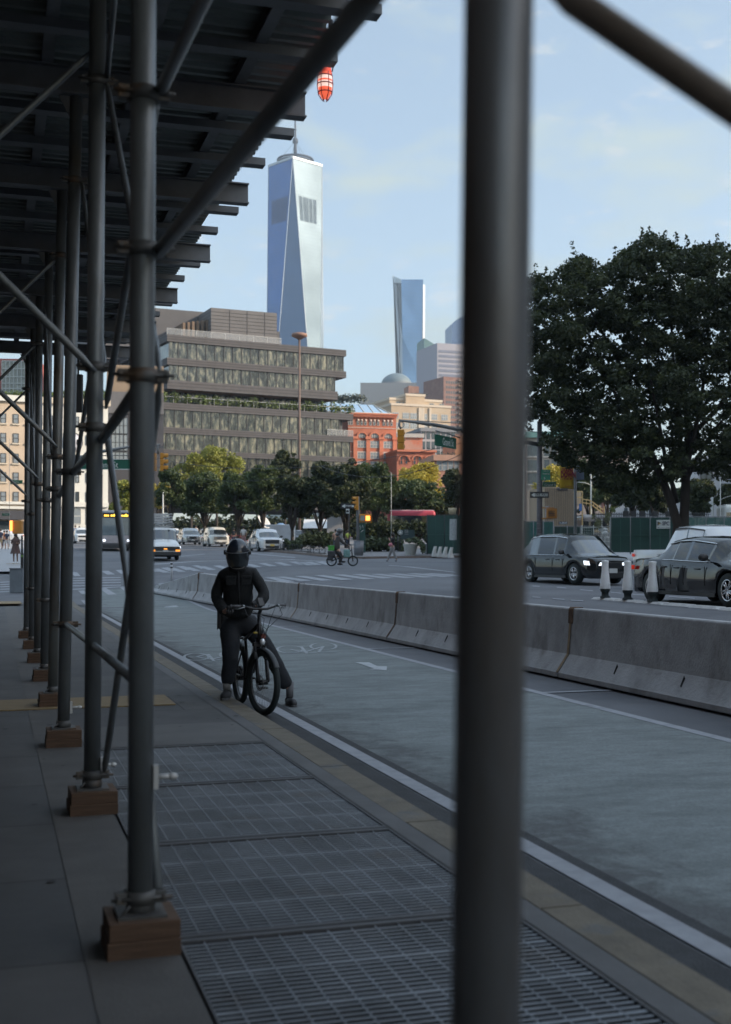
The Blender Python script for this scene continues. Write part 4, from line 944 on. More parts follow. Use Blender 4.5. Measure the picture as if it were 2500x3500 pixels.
for i in range(4):
    b0, b1 = base[i], base[(i+1) % 4]; t0 = top_[i]; t1 = top_[(i+1) % 4]
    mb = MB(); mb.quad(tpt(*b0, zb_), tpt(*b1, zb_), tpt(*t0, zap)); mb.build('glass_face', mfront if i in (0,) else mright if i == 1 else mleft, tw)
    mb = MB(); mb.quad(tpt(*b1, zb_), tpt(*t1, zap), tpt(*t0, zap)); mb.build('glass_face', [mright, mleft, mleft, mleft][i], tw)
    mb = MB(); e = MB(); e.tube([tpt(*b1, zb_), tpt(*t0, zap)], .4, 6); e.tube([tpt(*b1, zb_), tpt(*t1, zap)], .4, 6); e.build('edge_trim', M('tower_edge', (.36, .40, .43), .4, metal=.2, var=0), tw)
mb = MB()
for i in range(4): mb.add([tpt(*base[i], -5), tpt(*base[(i+1) % 4], -5), tpt(*base[(i+1) % 4], zb_), tpt(*base[i], zb_)], [(0, 1, 2, 3)])
mb.build('base_wall', mright, tw)
mb = MB()
for i in range(4): a, b_ = Vector(top_[i]), Vector(top_[(i+1) % 4]); mb.bar(tpt(a.x, a.y, zap), tpt(b_.x, b_.y, zap), 1.6, 2.6)
mb.quad(*[tpt(a*.98, b_*.98, zap-.5) for a, b_ in top_]); mb.build('parapet', M('tower_edge', (.62, .68, .72)), tw)
for (c0, c1, f0, f1) in ((0, 1, .13, .80), (3, 0, .18, .92)):      # louvred plant floors near the top
    a, b_ = Vector(top_[c0]), Vector(top_[c1]); mb = MB(); z1, z2 = tz(693), tz(775); n_ = 26; corner = base[c1] if c0 == 0 else base[0]
    for k in range(n_):
        if k in (5, 14, 20): continue
        f = f0+(f1-f0)*k/n_; 
        def on(z, f): # point on the inverted triangle face
            q = (zap-z)/(zap-zb_); A_ = a.lerp(Vector(corner), q); B_ = b_.lerp(Vector(corner), q); return A_.lerp(B_, f)
        p1_, p2_ = on(z1, f), on(z2, f); nrm = ((a+b_)/2).normalized()*.5
        mb.bar(tpt(p1_.x+nrm.x, p1_.y+nrm.y, z1), tpt(p2_.x+nrm.x, p2_.y+nrm.y, z2), .17, .5, up=Vector((0, 1, 0)))
    mb.build('louvre_band', mirror('tower_louvre' if c0 == 3 else 'tower_louvre_lit', (.012, .05, .14) if c0 == 3 else (.08, .13, .19), .1, 0, .1), tw)
rg = (1068-948)/2/F*YT; tm = M('mast_steel', (.03, .04, .06), .6, metal=.2, var=.1); rx_, ry2 = 0, 0
for zz, r_ in ((tz(566), .9), (tz(557), 1.0), (tz(548), 1.0)):
    mb = MB(); mb.ring(tpt(0, 0, zz), (0, 0, 1), rg*r_, 1.25, 40, 6); mb.build('roof_ring', tm, tw)
mb = MB()
for i in range(28): a = i*math.pi/14; mb.tube([tpt(rg*math.cos(a)*.96, rg*math.sin(a)*.96, zap), tpt(rg*math.cos(a), rg*math.sin(a), tz(547))], .35, 5)
mb.lathe(tpt(0, 0, zap), [(rg*.55, 0), (rg*.55, 5), (1.5, 6)], 20); mb.build('ring_struts', tm, tw)
mb = MB(); mb.tube([tpt(0, 0, zap), tpt(0, 0, tz(480)), tpt(0, 0, tz(470)), tpt(0, 0, tz(400)), tpt(0, 0, tz(345))], [2.6, 1.5, 1.2, .8, .3], 10); mb.lathe(tpt(0, 0, tz(482)), [(1, -4), (3.2, -2), (3.2, 2), (1, 4)], 14)
mb.lathe(tpt(0, 0, tz(443)), [(.5, -1.5), (1.8, 0), (.5, 1.5)], 12); mb.lathe(tpt(0, 0, tz(410)), [(.5, -1.5), (1.8, 0), (.5, 1.5)], 12); mb.build('mast', tm, tw)
mb = MB()
for i in range(4): a = i*math.pi/2+.5; mb.tube([tpt(rg*math.cos(a)*.9, rg*math.sin(a)*.9, tz(550)), tpt(0, 0, tz(482))], .16, 4)
mb.build('guy_wire', tm, tw)
# ---- second tower, leaning slab with curved edge
YG = 1250; b2 = thing('skyscraper', 'slender blue glass tower with a slanted top and flaring left edge', 'tower', P(1400, 1740, YG))
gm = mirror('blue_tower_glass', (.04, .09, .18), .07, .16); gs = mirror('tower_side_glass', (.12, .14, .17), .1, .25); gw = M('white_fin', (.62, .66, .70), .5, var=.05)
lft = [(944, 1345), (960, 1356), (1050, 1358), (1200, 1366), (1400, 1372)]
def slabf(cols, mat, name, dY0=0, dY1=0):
    mb = MB()
    for (y0, a0, b0_), (y1, a1, b1_) in zip(cols, cols[1:]): mb.quad(P(a0, y0, YG+dY0), P(b0_, y0, YG+dY1), P(b1_, y1, YG+dY1), P(a1, y1, YG+dY0))
    mb.build(name, mat, b2)
top1 = [(955, 1372, 1447)]
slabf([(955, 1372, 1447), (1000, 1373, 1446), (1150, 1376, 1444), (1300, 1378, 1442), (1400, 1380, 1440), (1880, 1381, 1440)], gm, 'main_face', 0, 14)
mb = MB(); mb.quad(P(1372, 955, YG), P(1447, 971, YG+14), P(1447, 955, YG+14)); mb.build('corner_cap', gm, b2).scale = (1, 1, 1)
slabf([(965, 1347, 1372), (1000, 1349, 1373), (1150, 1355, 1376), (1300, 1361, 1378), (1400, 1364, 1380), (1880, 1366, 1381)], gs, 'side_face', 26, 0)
mb = MB(); mb.tube([P(1344, 944, YG+20), P(1347, 990, YG+20), P(1352, 1150, YG+20), P(1359, 1300, YG+20), P(1363, 1450, YG+20), P(1364, 1880, YG+20)], .55, 5); mb.build('edge_fin', M('edge_fin', (.22, .27, .30), .4, var=.05), b2)
mb = MB(); mb.quad(P(1347, 944, YG+25), P(1372, 955, YG), P(1372, 968, YG), P(1347, 966, YG+25)); mb.build('top_screen', mirror('top_screen', (.70, .75, .78), .3), b2)
mb = MB(); mb.quad(P(1447, 955+16, YG+14), P(1454, 975, YG+30), P(1448, 1880, YG+30), P(1441, 1880, YG+14)); mb.build('side_fin', gw, b2)
mb = MB(); 
for (y0, a0, b0_) in ((957, 1346, 1450),): mb.add([P(1347, 968, YG+26), P(1372, 968, YG+1), P(1446, 975, YG+15), P(1452, 975, YG+45), P(1360, 968, YG+60)], [(0, 1, 2, 3, 4)])
mb.add([P(1452, 975, YG+45), P(1360, 968, YG+60), P(1366, 1880, YG+60), P(1448, 1880, YG+45)], [(0, 1, 2, 3)]); mb.add([P(1347, 968, YG+26), P(1360, 968, YG+60), P(1368, 1880, YG+60), P(1366, 1880, YG+27)], [(0, 1, 2, 3)]); mb.build('rear_wall', gs, b2)
# ---- a generic masonry block with a grid of windows
def block(name, label, px0, px1, ytop, Y, ang, depth, wall, cols, rows, w, h, glass, frame=None, parapet=None, mull=(1, 2), sill=None, zb=None, pend=None, cat='building', roofy=None):
    b = Bld(name, label, px0, Y, ang, cat=cat); e = b.s_(px1); zt_ = b.z(ytop); g = gz(b.A.x, b.A.y)-1
    b.part('wall', wall, [(0, e, g, zt_, 0, depth)])
    if parapet: b.part('cornice', parapet, [(-.3, e+.3, zt_-.2, zt_+.7, -.5, depth+.3)])
    cells = [(b.s_(p), b.z(y)) for y in rows for p in cols]
    if cells: b.windows(cells, w, h, glass, frame, 0, mull=mull, sill=sill)
    b.e = e; b.zt = zt_; return b
purp = M('grey_concrete_far', (.30, .29, .33), .8, var=.06); bl = M('dark_strip_window', (.13, .14, .19), .4, var=.2, scale=.2)
t3 = Bld('office_tower', 'pale purple grey slab tower with rows of strip windows beside the blurred pipe', 1495, 900, 20, cat='tower')
e_ = t3.s_(1620); zt3 = t3.z(1172); t3.part('wall', purp, [(0, e_, 0, zt3, 0, 40)])
for i in range(17): z = zt3-5-i*3.55; t3.part('strip_window', bl, [(1.2, e_-.5, z-1.9, z, -.25, .1)])
t4 = Bld('office_tower', 'dark blue rounded tower top just left of the blurred pipe', 1545, 1300, 8, cat='tower'); mb = MB()
poly = [t4.pt(a, t4.z(y)) for a, y in ((0, 1300), (0, 1108), (4, 1095), (11, 1082), (22, 1072), (60, 1062), (60, 1300))]; mb.prism(poly, Vector((t4.n.x*35, t4.n.y*35, 0))); mb.build('wall', mirror('dusk_glass', (.14, .20, .32), .4, .1), t4.o)
t5 = Bld('office_tower', 'tower with a green pitched roof and pale bay right of the slender blue tower', 1452, 1100, 10, cat='tower'); e_ = t5.s_(1498); gg = M('grey_brown_far', (.24, .235, .235), .8, var=.06)
t5.part('wall', gg, [(0, e_, 0, t5.z(1208), 0, 30)]); mb = MB(); mb.prism([t5.pt(-.5, t5.z(1208)), t5.pt(-.5, t5.z(1155)), t5.pt(e_*.9, t5.z(1180)), t5.pt(e_+2, t5.z(1208))], Vector((t5.n.x*30, t5.n.y*30, 0))); mb.build('roof', M('copper_roof_far', (.10, .19, .19), .6, var=.06), t5.o)
t5.part('pale_bay', M('pale_bay', (.52, .53, .53), .6, var=.06), [(e_*.38, e_*.95, 0, t5.z(1208), -2, -.1)])
for i in range(12): z = t5.z(1215)-i*5.2; t5.part('strip_window', bl, [(e_*.44, e_*.9, z-2.6, z, -2.2, -1.9)])
for i in range(13): z = t5.z(1215)-i*5.2; t5.part('strip_window', bl, [(e_*.04, e_*.34, z-2.6, z, -.2, .1)])
dm_ = thing('domed_building', 'grey building with a large dome left of the slender blue tower', 'building', P(1340, 1400, 1000)); mb = MB(); c_ = P(1355, 1320, 1000)
mb.lathe(c_, [(52/F*1000*math.cos(a), 40/F*1000*math.sin(a)+1) for a in [math.pi/2*i/10 for i in range(11)]], 28); mb.build('dome', M('dome_far', (.13, .17, .19), .6, var=.05), dm_)
mb = MB(); mb.lathe(c_, [(60/F*1000, 2), (60/F*1000, -60)], 28); mb.box(P(1330, 1420, 985), (46, 20, 50)); mb.build('drum', M('far_stone', (.21, .225, .24), .8, var=.05), dm_)
br1 = block('apartment_tower', 'brown brick apartment tower with balconies left of the blurred pipe', 1517, 1600, 1287, 620, 25, 22, brick('brown_brick', (.20, .105, .085), (.24, .14, .11), None), [1528+8*i for i in range(9)], [1310+17*i for i in range(14)], .9, 1.3, winglass)
mb = MB()
for i in range(15):
    z = br1.z(1300)-i*2.9; br1.box(mb, br1.s_(1566), br1.s_(1576), z, z+.9, -1.3, 0)
mb.build('balconies', M('balcony_pale', (.36, .27, .22), .8), br1.o)
# stepped beige office block in the middle
bg_ = M('beige_brick', (.40, .30, .205), .8, var=.08, scale=.3, col2=(.44, .35, .25), c2scale=.06); bgp = M('beige_stone', (.52, .44, .35), .8, var=.06)
sb = Bld('beige_building', 'stepped beige masonry building with many paired windows in the skyline centre', 1335, 420, 22)
def sbx(p0, p1, yt, d0, d1, yb=1640): sb.part('wall', bg_, [(sb.s_(p0), sb.s_(p1), sb.z(yb, 1400), sb.z(yt, 1400), d0, d1)]); sb.part('coping', bgp, [(sb.s_(p0)-.2, sb.s_(p1)+.2, sb.z(yt, 1400), sb.z(yt, 1400)+.8, d0-.25, d1)])
sbx(1338, 1541, 1388, 0, 30); sbx(1352, 1532, 1363, 5, 30); sbx(1400, 1465, 1349, 3, 24)
sb.windows([(sb.s_(p), sb.z(y, 1400)) for y in (1432, 1466, 1500, 1534, 1566, 1600, 1630) for p in (1352, 1388, 1414, 1450, 1484, 1520)], 2.5, 2.1, winpale, wframe, 0, mull=(3, 2))
sb.windows([(sb.s_(p, 5), sb.z(1384, 1400)) for p in (1362, 1384, 1410, 1476, 1510)], 1.8, 1.6, winglass, wframe, 5, mull=(2, 1))
sb.part('pilaster', bgp, [(sb.s_(p)-.4, sb.s_(p)+.4, sb.z(1560, 1400), sb.z(1392, 1400), -.45, 0) for p in (1434, 1440, 1446, 1470)])
rp = Bld('roof_pavilion', 'small brick tank houses with dark roof slab above the beige building', 1405, 440, 12); rp.part('roof_slab', wdark, [(0, rp.s_(1465), rp.z(1349), rp.z(1343), 0, 12)]); rp.part('tank_house', brick('tank_brick', (.26, .15, .12), (.3, .19, .15), None), [(rp.s_(1402), rp.s_(1414), rp.z(1365), rp.z(1316), 2, 9), (rp.s_(1416), rp.s_(1440), rp.z(1360), rp.z(1316), 3, 10)])
# glass-roofed building behind the red one
gr_ = Bld('glass_roof_building', 'grey building with a sloping glass roof above the red brick building', 1120, 330, 18); e_ = gr_.s_(1342); stn = M('pale_stone', (.44, .42, .39), .8, var=.08)
gr_.part('wall', M('grey_glazed_wall', (.26, .27, .28), .4, var=.15, scale=.3), [(0, e_, 1, gr_.z(1408), 0, 14)])
mb = MB(); a, b_ = gr_.z(1408), gr_.z(1368); mb.add([gr_.pt(0, a), gr_.pt(e_, a), gr_.pt(e_-3.5, b_, 6), gr_.pt(0, b_, 6), gr_.pt(e_, a, 14), gr_.pt(0, a, 14)], [(0, 1, 2, 3), (3, 2, 4, 5), (1, 4, 2)]); mb.build('glass_roof', mirror('skylight', (.55, .66, .74), .15, 0, .1), gr_.o)
mb = MB()
for i in range(8): f = i/7; mb.tube([gr_.pt(e_*f, a+.05, -.05), gr_.pt(min(e_*f, e_-3.5), b_+.05, 5.95)], .12, 5)
mb.tube([gr_.pt(0, a+.1, -.1), gr_.pt(e_, a+.1, -.1)], .18, 5); mb.build('roof_bars', stn, gr_.o)
mb = MB()
for i in range(14): gr_.box(mb, e_*i/14, e_*i/14+.14, gr_.z(1445), gr_.z(1410), -.12, 0)
gr_.box(mb, 0, e_, gr_.z(1428), gr_.z(1426), -.14, 0); mb.build('wall_bars', stn, gr_.o)
lf = leaf_cloud('roof_garden', [(*P(1130+12*i, 1365-3*(i % 3), 345), 2.2, 1.5, 1.0+.4*(i % 2)) for i in range(10)], 900, .7, M('roof_leaf', (.10, .115, .09), .7, var=.4)); tag(lf, 'patchy roof garden shrubs on top of the glass-roofed building', 'shrubs')
# ---- red brick building with arches
redb = M('red_brick', (.36, .125, .075), .85, var=.14, scale=.7, bump=.2, bscale=5, col2=(.46, .15, .085), c2scale=.12); redt = M('red_terracotta', (.48, .16, .09), .8, var=.15, scale=1.5); band_m = M('limestone_band', (.55, .44, .38), .8, var=.08)
rbd = Bld('red_brick_building', 'tall red brick building with round arches beside the dark office block', 1190, 250, 16)
e_ = rbd.s_(1355); zr = lambda y: rbd.z(y, 1270)
rbd.part('wall', redb, [(0, e_, 3, zr(1418), 0, 20)])
rbd.part('cornice', redt, [(-.2, e_+.2, zr(1418), zr(1413), -.7, 20), (-.1, e_+.1, zr(1424), zr(1418), -.4, 0)])
mb = MB()
for i in range(40): a = e_*(i+.5)/40; rbd.box(mb, a-.07, a+.07, zr(1427), zr(1418), -.6, -.4)
mb.build('dentils', redt, rbd.o)
for y in (1462, 1545, 1585, 1620): rbd.part('stone_band', band_m, [(0, e_, zr(y+2), zr(y), -.12, 0)])
bays = [1237, 1280, 1326]
pil = [1214, 1258, 1303, 1349]
for p in pil: rbd.part('pier', redt, [(rbd.s_(p)-.42, rbd.s_(p)+.42, 3, zr(1497), -.35, 0)]); rbd.part('capital', band_m if 0 else redt, [(rbd.s_(p)-.62, rbd.s_(p)+.62, zr(1502), zr(1493), -.55, -.02)])
for p in bays:
    c = rbd.pt(rbd.s_(p), zr(1497), -.18); r_ = .36*(rbd.s_(1280)-rbd.s_(1237)); ax = rbd.n.to_3d()
    mb = MB(); k = 16; vs = []
    for rad in (r_, r_*1.28):
        for i in range(k+1): a = math.pi*i/k; vs.append(c+rbd.u.to_3d()*rad*math.cos(a)+Vector((0, 0, rad*math.sin(a))))
    mb.add(vs, [(i, i+1, k+2+i, k+1+i) for i in range(k)]); o_ = mb.build('arch_ring', redt, rbd.o); m_ = o_.modifiers.new('s', 'SOLIDIFY'); m_.thickness = .3
    mb = MB(); c2_ = c-ax*(-.05); mb.add([c2_+rbd.u.to_3d()*r_*math.cos(math.pi*i/k)+Vector((0, 0, r_*math.sin(math.pi*i/k))) for i in range(k+1)], [tuple(range(k+1))]); g_ = mb.build('window', winpale, rbd.o); m_ = g_.modifiers.new('s', 'SOLIDIFY'); m_.thickness = .05
    mb = MB()
    for f in (-.5, 0, .5): h_ = r_*math.sqrt(1-f*f); q = c2_-ax*.1+rbd.u.to_3d()*r_*f; mb.box(q+Vector((0, 0, h_/2)), (.09, .06, h_), rbd.ang)
    mb.box(c2_-ax*.1+Vector((0, 0, r_*.4)), (r_*1.7, .05, .09), rbd.ang); mb.build('window_frame', wframe, g_)
sp_ = [rbd.s_(p+d_) for p in bays for d_ in (-13, 0, 13)]
rbd.windows([(a, zr(1454)) for a in sp_]+[(rbd.s_(1194), zr(1454)), (rbd.s_(1203), zr(1454))], .49, 1.16, winglass, wframe, 0, mull=(1, 2))
rbd.windows([(rbd.s_(p), zr(y)) for y in (1531, 1568, 1601) for p in bays], 1.92, 1.45, winpale, wframe, 0, mull=(3, 2))
mb = MB()
for p in bays:
    for d_ in (-13, 0, 13): cc = rbd.pt(rbd.s_(p+d_), zr(1454)+1.0, -.1); mb.lathe(cc, [(.001, .0), (.24, .0), (.24, .12), (.001, .12)], 14, -ax)
mb.build('arch_head', band_m, rbd.o)
# low red building with three arches
lb = Bld('low_red_building', 'low red brick building with three wide arches right of the tall red one', 1357, 244, 14); e_ = lb.s_(1487); zl = lambda y: lb.z(y, 1420)
lb.part('wall', redb, [(0, e_, 3, zl(1542), 0, 15)]); lb.part('cornice', redt, [(-.1, e_+.2, zl(1545), zl(1538), -.6, 15)])
for p in (1381, 1426, 1468):
    c = lb.pt(lb.s_(p), zl(1576), -.15); r_ = 1.05; mb = MB(); vs = []
    for rad in (r_, r_*1.2):
        for i in range(17): a = math.pi*i/16; vs.append(c+lb.u.to_3d()*rad*math.cos(a)+Vector((0, 0, rad*math.sin(a))))
    mb.add(vs, [(i, i+1, 18+i, 17+i) for i in range(16)]); o_ = mb.build('arch_ring', redt, lb.o); m_ = o_.modifiers.new('s', 'SOLIDIFY'); m_.thickness = .3
lb.windows([(lb.s_(p+d_), zl(1588)) for p in (1381, 1426, 1468) for d_ in (-8.5, 8.5)], .61, 1.65, winglass, redt, 0, mull=(1, 2))
lb.part('balcony_rail', wframe, [(lb.s_(1440), e_, zl(1592), zl(1590), -.8, -.75)])
orw = block('painted_building', 'salmon painted building with a pale top edge behind the traffic signal', 1360, 1445, 1492, 285, 10, 10, M('salmon_paint', (.50, .26, .19), .8, var=.12, scale=.5, col2=(.5, .15, .08), c2lo=.5, c2hi=.6, c2scale=.25), [], [], 1, 1, winglass, parapet=stn)
wcb = block('corniced_building', 'pale stone building with dark cornice behind the overhead signal arm', 1440, 1556, 1472, 300, 14, 14, M('lilac_stone', (.36, .34, .35), .8, var=.1), [1448+17*i for i in range(7)], [1500, 1535, 1565], .9, 1.9, winglass, parapet=M('cornice_dark', (.20, .21, .23), .8), mull=(1, 2))
rb2 = block('brick_building', 'small red brick building with a roof planter right of the low arched one', 1487, 1600, 1570, 190, 8, 12, brick('rose_brick', (.36, .17, .12), (.40, .21, .15), None), [1502, 1521, 1541, 1562], [1608], .8, 1.5, winpale, parapet=M('rose_cornice', (.42, .24, .17), .8), frame=wframe)
lf = leaf_cloud('roof_shrubs', [(*P(1505+9*i, 1560, 195), .7, .6, .5+.2*(i % 2)) for i in range(6)], 260, .3, M('dark_leaf', (.035, .05, .03), .7, var=.3)); tag(lf, 'dark shrubs along the small brick building roof', 'shrubs')
ch = block('brick_building', 'orange brick chimney-like building beside the blurred pipe', 1556, 1620, 1490, 280, 10, 12, brick('orange_brick', (.42, .21, .12), (.46, .25, .15), None), [], [], 1, 1, winglass)
# ---- buildings seen on the left between the posts
bei = M('cream_brick', (.50, .40, .30), .85, var=.08, scale=.5); whs = M('white_wall', (.62, .61, .56), .8, var=.05, scale=.3)
lbg = block('beige_building', 'beige apartment building with small windows at the far left edge', -70, 119, 1362, 178, 25, 15, bei, [-29, 12, 55, 98], [1443, 1510, 1580, 1645, 1712], .80, 1.44, winpale, frame=wdark, sill=M('cream_stone', (.55, .48, .38), .8), mull=(1, 2), parapet=whs)
lbg.part('ledge', whs, [(0, lbg.e, lbg.z(y), lbg.z(y)+.4, -.4, 0) for y in (1722, 1738)])
lbg.part('shop_awning', dkw, [(0, lbg.e*.8, lbg.z(1775), lbg.z(1745), -1.4, -.3)])
lbg.part('shop_window', winglass, [(0, lbg.e, lbg.z(1835), lbg.z(1780), -.2, .2)])
wbg = block('white_building', 'white painted building with a tall grey shop window between the posts', 119, 370, 1372, 182.6, 25, 15, whs, [140, 186, 265, 300, 340], [1452, 1646], .53, 1.53, winpale, frame=wdark, mull=(1, 2), parapet=M('cream_stone', (.55, .48, .38)))
wbg.windows([(wbg.s_(p), wbg.z(y)) for y in (1515, 1583, 1712) for p in (140, 186, 300, 340)]+[(wbg.s_(265), wbg.z(1583)), (wbg.s_(265), wbg.z(1712))], .53, 1.5, winglass, wdark, 0)
wbg.windows([(wbg.s_(263), wbg.z(1790)), (wbg.s_(225), wbg.z(1790)), (wbg.s_(310), wbg.z(1790))], 1.3, 2.45, winpale, whs, 0)
wbg.part('ledge', whs, [(0, wbg.e, wbg.z(y), wbg.z(y)+.35, -.45, 0) for y in (1722, 1730)])
c = wbg.pt(wbg.s_(250), wbg.z(1507), -.25); mb = MB(); mb.lathe(c, [(.001, 0), (1.4, 0), (1.4, .15), (.001, .15)], 36, wbg.n.to_3d()); dsk = mb.build('round_sign', M('pale_disc', (.48, .49, .55), .6, var=.05), wbg.o)
mb = MB(); c2_ = c-wbg.n.to_3d()*.03
mb.ell(c2_+wbg.u.to_3d()*.62+Vector((0, 0, .0)), (.45, .05, .45), 20, 8); mb.ell(c2_+wbg.u.to_3d()*.15+Vector((0, 0, -1.0)), (.25, .05, .25), 16, 8); mb.ring(c2_, wbg.n.to_3d(), 1.4, .05, 36, 6); mb.build('sign_spot', dark, dsk)
rlb = block('red_building', 'red brick building with a glazed bay far left above the terrace hedge', -60, 125, 1225, 260, 4, 15, brick('deep_red', (.33, .09, .07), (.36, .12, .09), None), [], [], 1, 1, winglass)
mb = MB(); rlb.box(mb, rlb.s_(12), rlb.s_(118), rlb.z(1352), rlb.z(1236), -1.2, 0); g_ = mb.build('glazed_bay', M('bay_glass', (.20, .21, .18), .2, var=.5, scale=.5, coat=.4), rlb.o)
mb = MB()
for i in range(9): a = rlb.s_(12)+(rlb.s_(118)-rlb.s_(12))*i/8; rlb.box(mb, a-.09, a+.09, rlb.z(1352), rlb.z(1236), -1.35, -1.2)
for y in (1236, 1262, 1290, 1312, 1330): rlb.box(mb, rlb.s_(12), rlb.s_(118), rlb.z(y)-.1, rlb.z(y)+.1, -1.38, -1.2)
mb.build('bay_bars', M('bar_pale', (.42, .44, .42), .6), g_)
lf = leaf_cloud('roof_hedge', [(*P(-30+13*i, 1356-3*(i % 3), 186), .9, .8, .6+.3*(i % 2)) for i in range(30)], 2600, .38, leafh); tag(lf, 'yellow green roof hedge above the beige building at far left', 'hedge')
# ---- right-hand side background
gs_m = M('old_stone', (.36, .31, .26), .85, var=.12, scale=.4)
s1 = block('stone_building', 'tall beige stone building with green roof edge behind the signal pole', 1800, 1952, 1492, 190, -6, 16, gs_m, [1812, 1830, 1870, 1895, 1920, 1940], [1560, 1610, 1655], .8, 1.7, winglass, sill=stn, parapet=M('copper_edge', (.16, .30, .27), .7))
s2 = block('stone_building', 'dim stone building glimpsed through the big tree crown', 1955, 2150, 1510, 240, -4, 14, M('pinkish_stone', (.33, .27, .24), .85, var=.1), [], [], .8, 1.7, winglass)
wb = Bld('white_warehouse', 'white rendered building with dark square windows behind the big tree', 2068, 120, -10); e_ = wb.s_(2700)
whr = M('white_render', (.44, .44, .45), .8, var=.06, scale=.3); wb.part('wall', whr, [(wb.s_(2385), e_, 1, wb.z(1560), 0, 12)]); wb.part('low_wall', whr, [(0, wb.s_(2385), 1, wb.z(1670), .0, 12)])
wb.part('side_edge', brick('edge_brick', (.34, .15, .11), (.38, .2, .15), None), [(-.15, 0, 1, wb.z(1672), .02, 11)])
wb.windows([(wb.s_(2415), wb.z(1643)), (wb.s_(2484), wb.z(1695)), (wb.s_(2560), wb.z(1643))], 1.15, 1.1, winglass, wdark, 0, mull=(2, 1))
wb.windows([(wb.s_(p), wb.z(1765)) for p in (2140, 2165, 2195, 2225)], .35, .8, winglass, None, 0)
# construction cabin with corrugated sides
cabm = M('tan_cladding', (.33, .25, .17), .7, var=.2, scale=1.2, stretch=(6, 6, .4))
cb = Bld('site_cabin', 'tan corrugated site cabin behind the green hoarding', 1862, 95, 6); e_ = cb.s_(1961)
cb.part('wall', cabm, [(0, e_, 2.2, cb.z(1664), 0, 5)])
mb = MB()
for i in range(16): a = e_*(i+.5)/16; cb.box(mb, a-.03, a+.03, 2.4, cb.z(1668), -.05, 0)
mb.build('cladding_ribs', M('tan_rib', (.22, .165, .115), .8), cb.o)
cb.part('sign_board', dkw, [(e_*.42, e_*.78, cb.z(1675), cb.z(1668), -.12, -.06)]); cb.part('door', M('grey_door', (.30, .30, .31), .6), [(.05, .3, cb.z(1772), cb.z(1730), -.08, -.02)])
st_ = Bld('stair_scaffold', 'pale yellow timber stair and landing beside the site cabin', 1962, 97, 4); ym = M('yellow_timber', (.45, .34, .17), .8, var=.2)
mb = MB()
for p in (1962, 1991): mb.box(st_.pt(st_.s_(p), (st_.z(1680)+2)/2, 0), (.09, .09, st_.z(1680)-2))
for y in (1680, 1700, 1726): mb.bar(st_.pt(st_.s_(1962), st_.z(y)), st_.pt(st_.s_(1991), st_.z(y)), .08, .1)
for dy in (0, 12): mb.bar(st_.pt(st_.s_(1992), st_.z(1706+dy)), st_.pt(st_.s_(2018), st_.z(1710+dy)), .07, .08); mb.bar(st_.pt(st_.s_(2018), st_.z(1710+dy)), st_.pt(st_.s_(2062), st_.z(1742+dy)), .07, .08)
for p, a, b_ in ((1992, 1704, 1722), (2005, 1706, 1726), (2018, 1708, 1760), (2030, 1716, 1732), (2042, 1725, 1742), (2054, 1733, 1752), (2066, 1730, 1760)): mb.bar(st_.pt(st_.s_(p), st_.z(b_)), st_.pt(st_.s_(p), st_.z(a)), .06, .06)
mb.build('stair_frame', ym, st_.o)
mb = MB(); mb.quad(st_.pt(st_.s_(1963), st_.z(1726), .3), st_.pt(st_.s_(1990), st_.z(1726), .3), st_.pt(st_.s_(1990), st_.z(1682), .3), st_.pt(st_.s_(1963), st_.z(1682), .3)); mb.build('landing_screen', M('screen_tan', (.33, .30, .25), .8), st_.o)
for p in (1967, 1984):
    mb = MB(); st_.box(mb, st_.s_(p-5), st_.s_(p+5), st_.z(1746), st_.z(1722), -.1, -.05); mb.build('blue_banner', M('blue_banner', (.06, .16, .42), .6), st_.o)
# ================================================================ vehicles (local: +x = forward, y = left, z up)
carglass = M('car_glass', (.02, .026, .032), .03, var=0, coat=1.0, spec=1.0)
chrome = M('chrome', (.60, .61, .63), .15, metal=.95, var=0)
hl_g = M('headlight_glass', (.62, .64, .66), .08, metal=.3, var=0, coat=.8)
hl_on = M('headlight_lit', (.9, .92, 1), .1, var=0, emit=(.85, .92, 1.0), estr=.9)
amber = M('amber_lamp', (.8, .28, .03), .3, var=0, emit=(1, .35, .05), estr=.8)
redl = M('tail_lamp', (.45, .03, .02), .3, var=0, emit=(1, .06, .02), estr=.12)
plate_m = M('plate_white', (.55, .56, .55), .5, var=.1); plate_y = M('plate_yellow', (.60, .42, .10), .5, var=.1)
trimb = M('black_trim', (.022, .023, .025), .5, var=.15)
def paint(name, c, metal=.0, rough=.15): return M(name, c, rough, metal=metal, var=.02, coat=.3 if max(c) < .1 else 1.0)
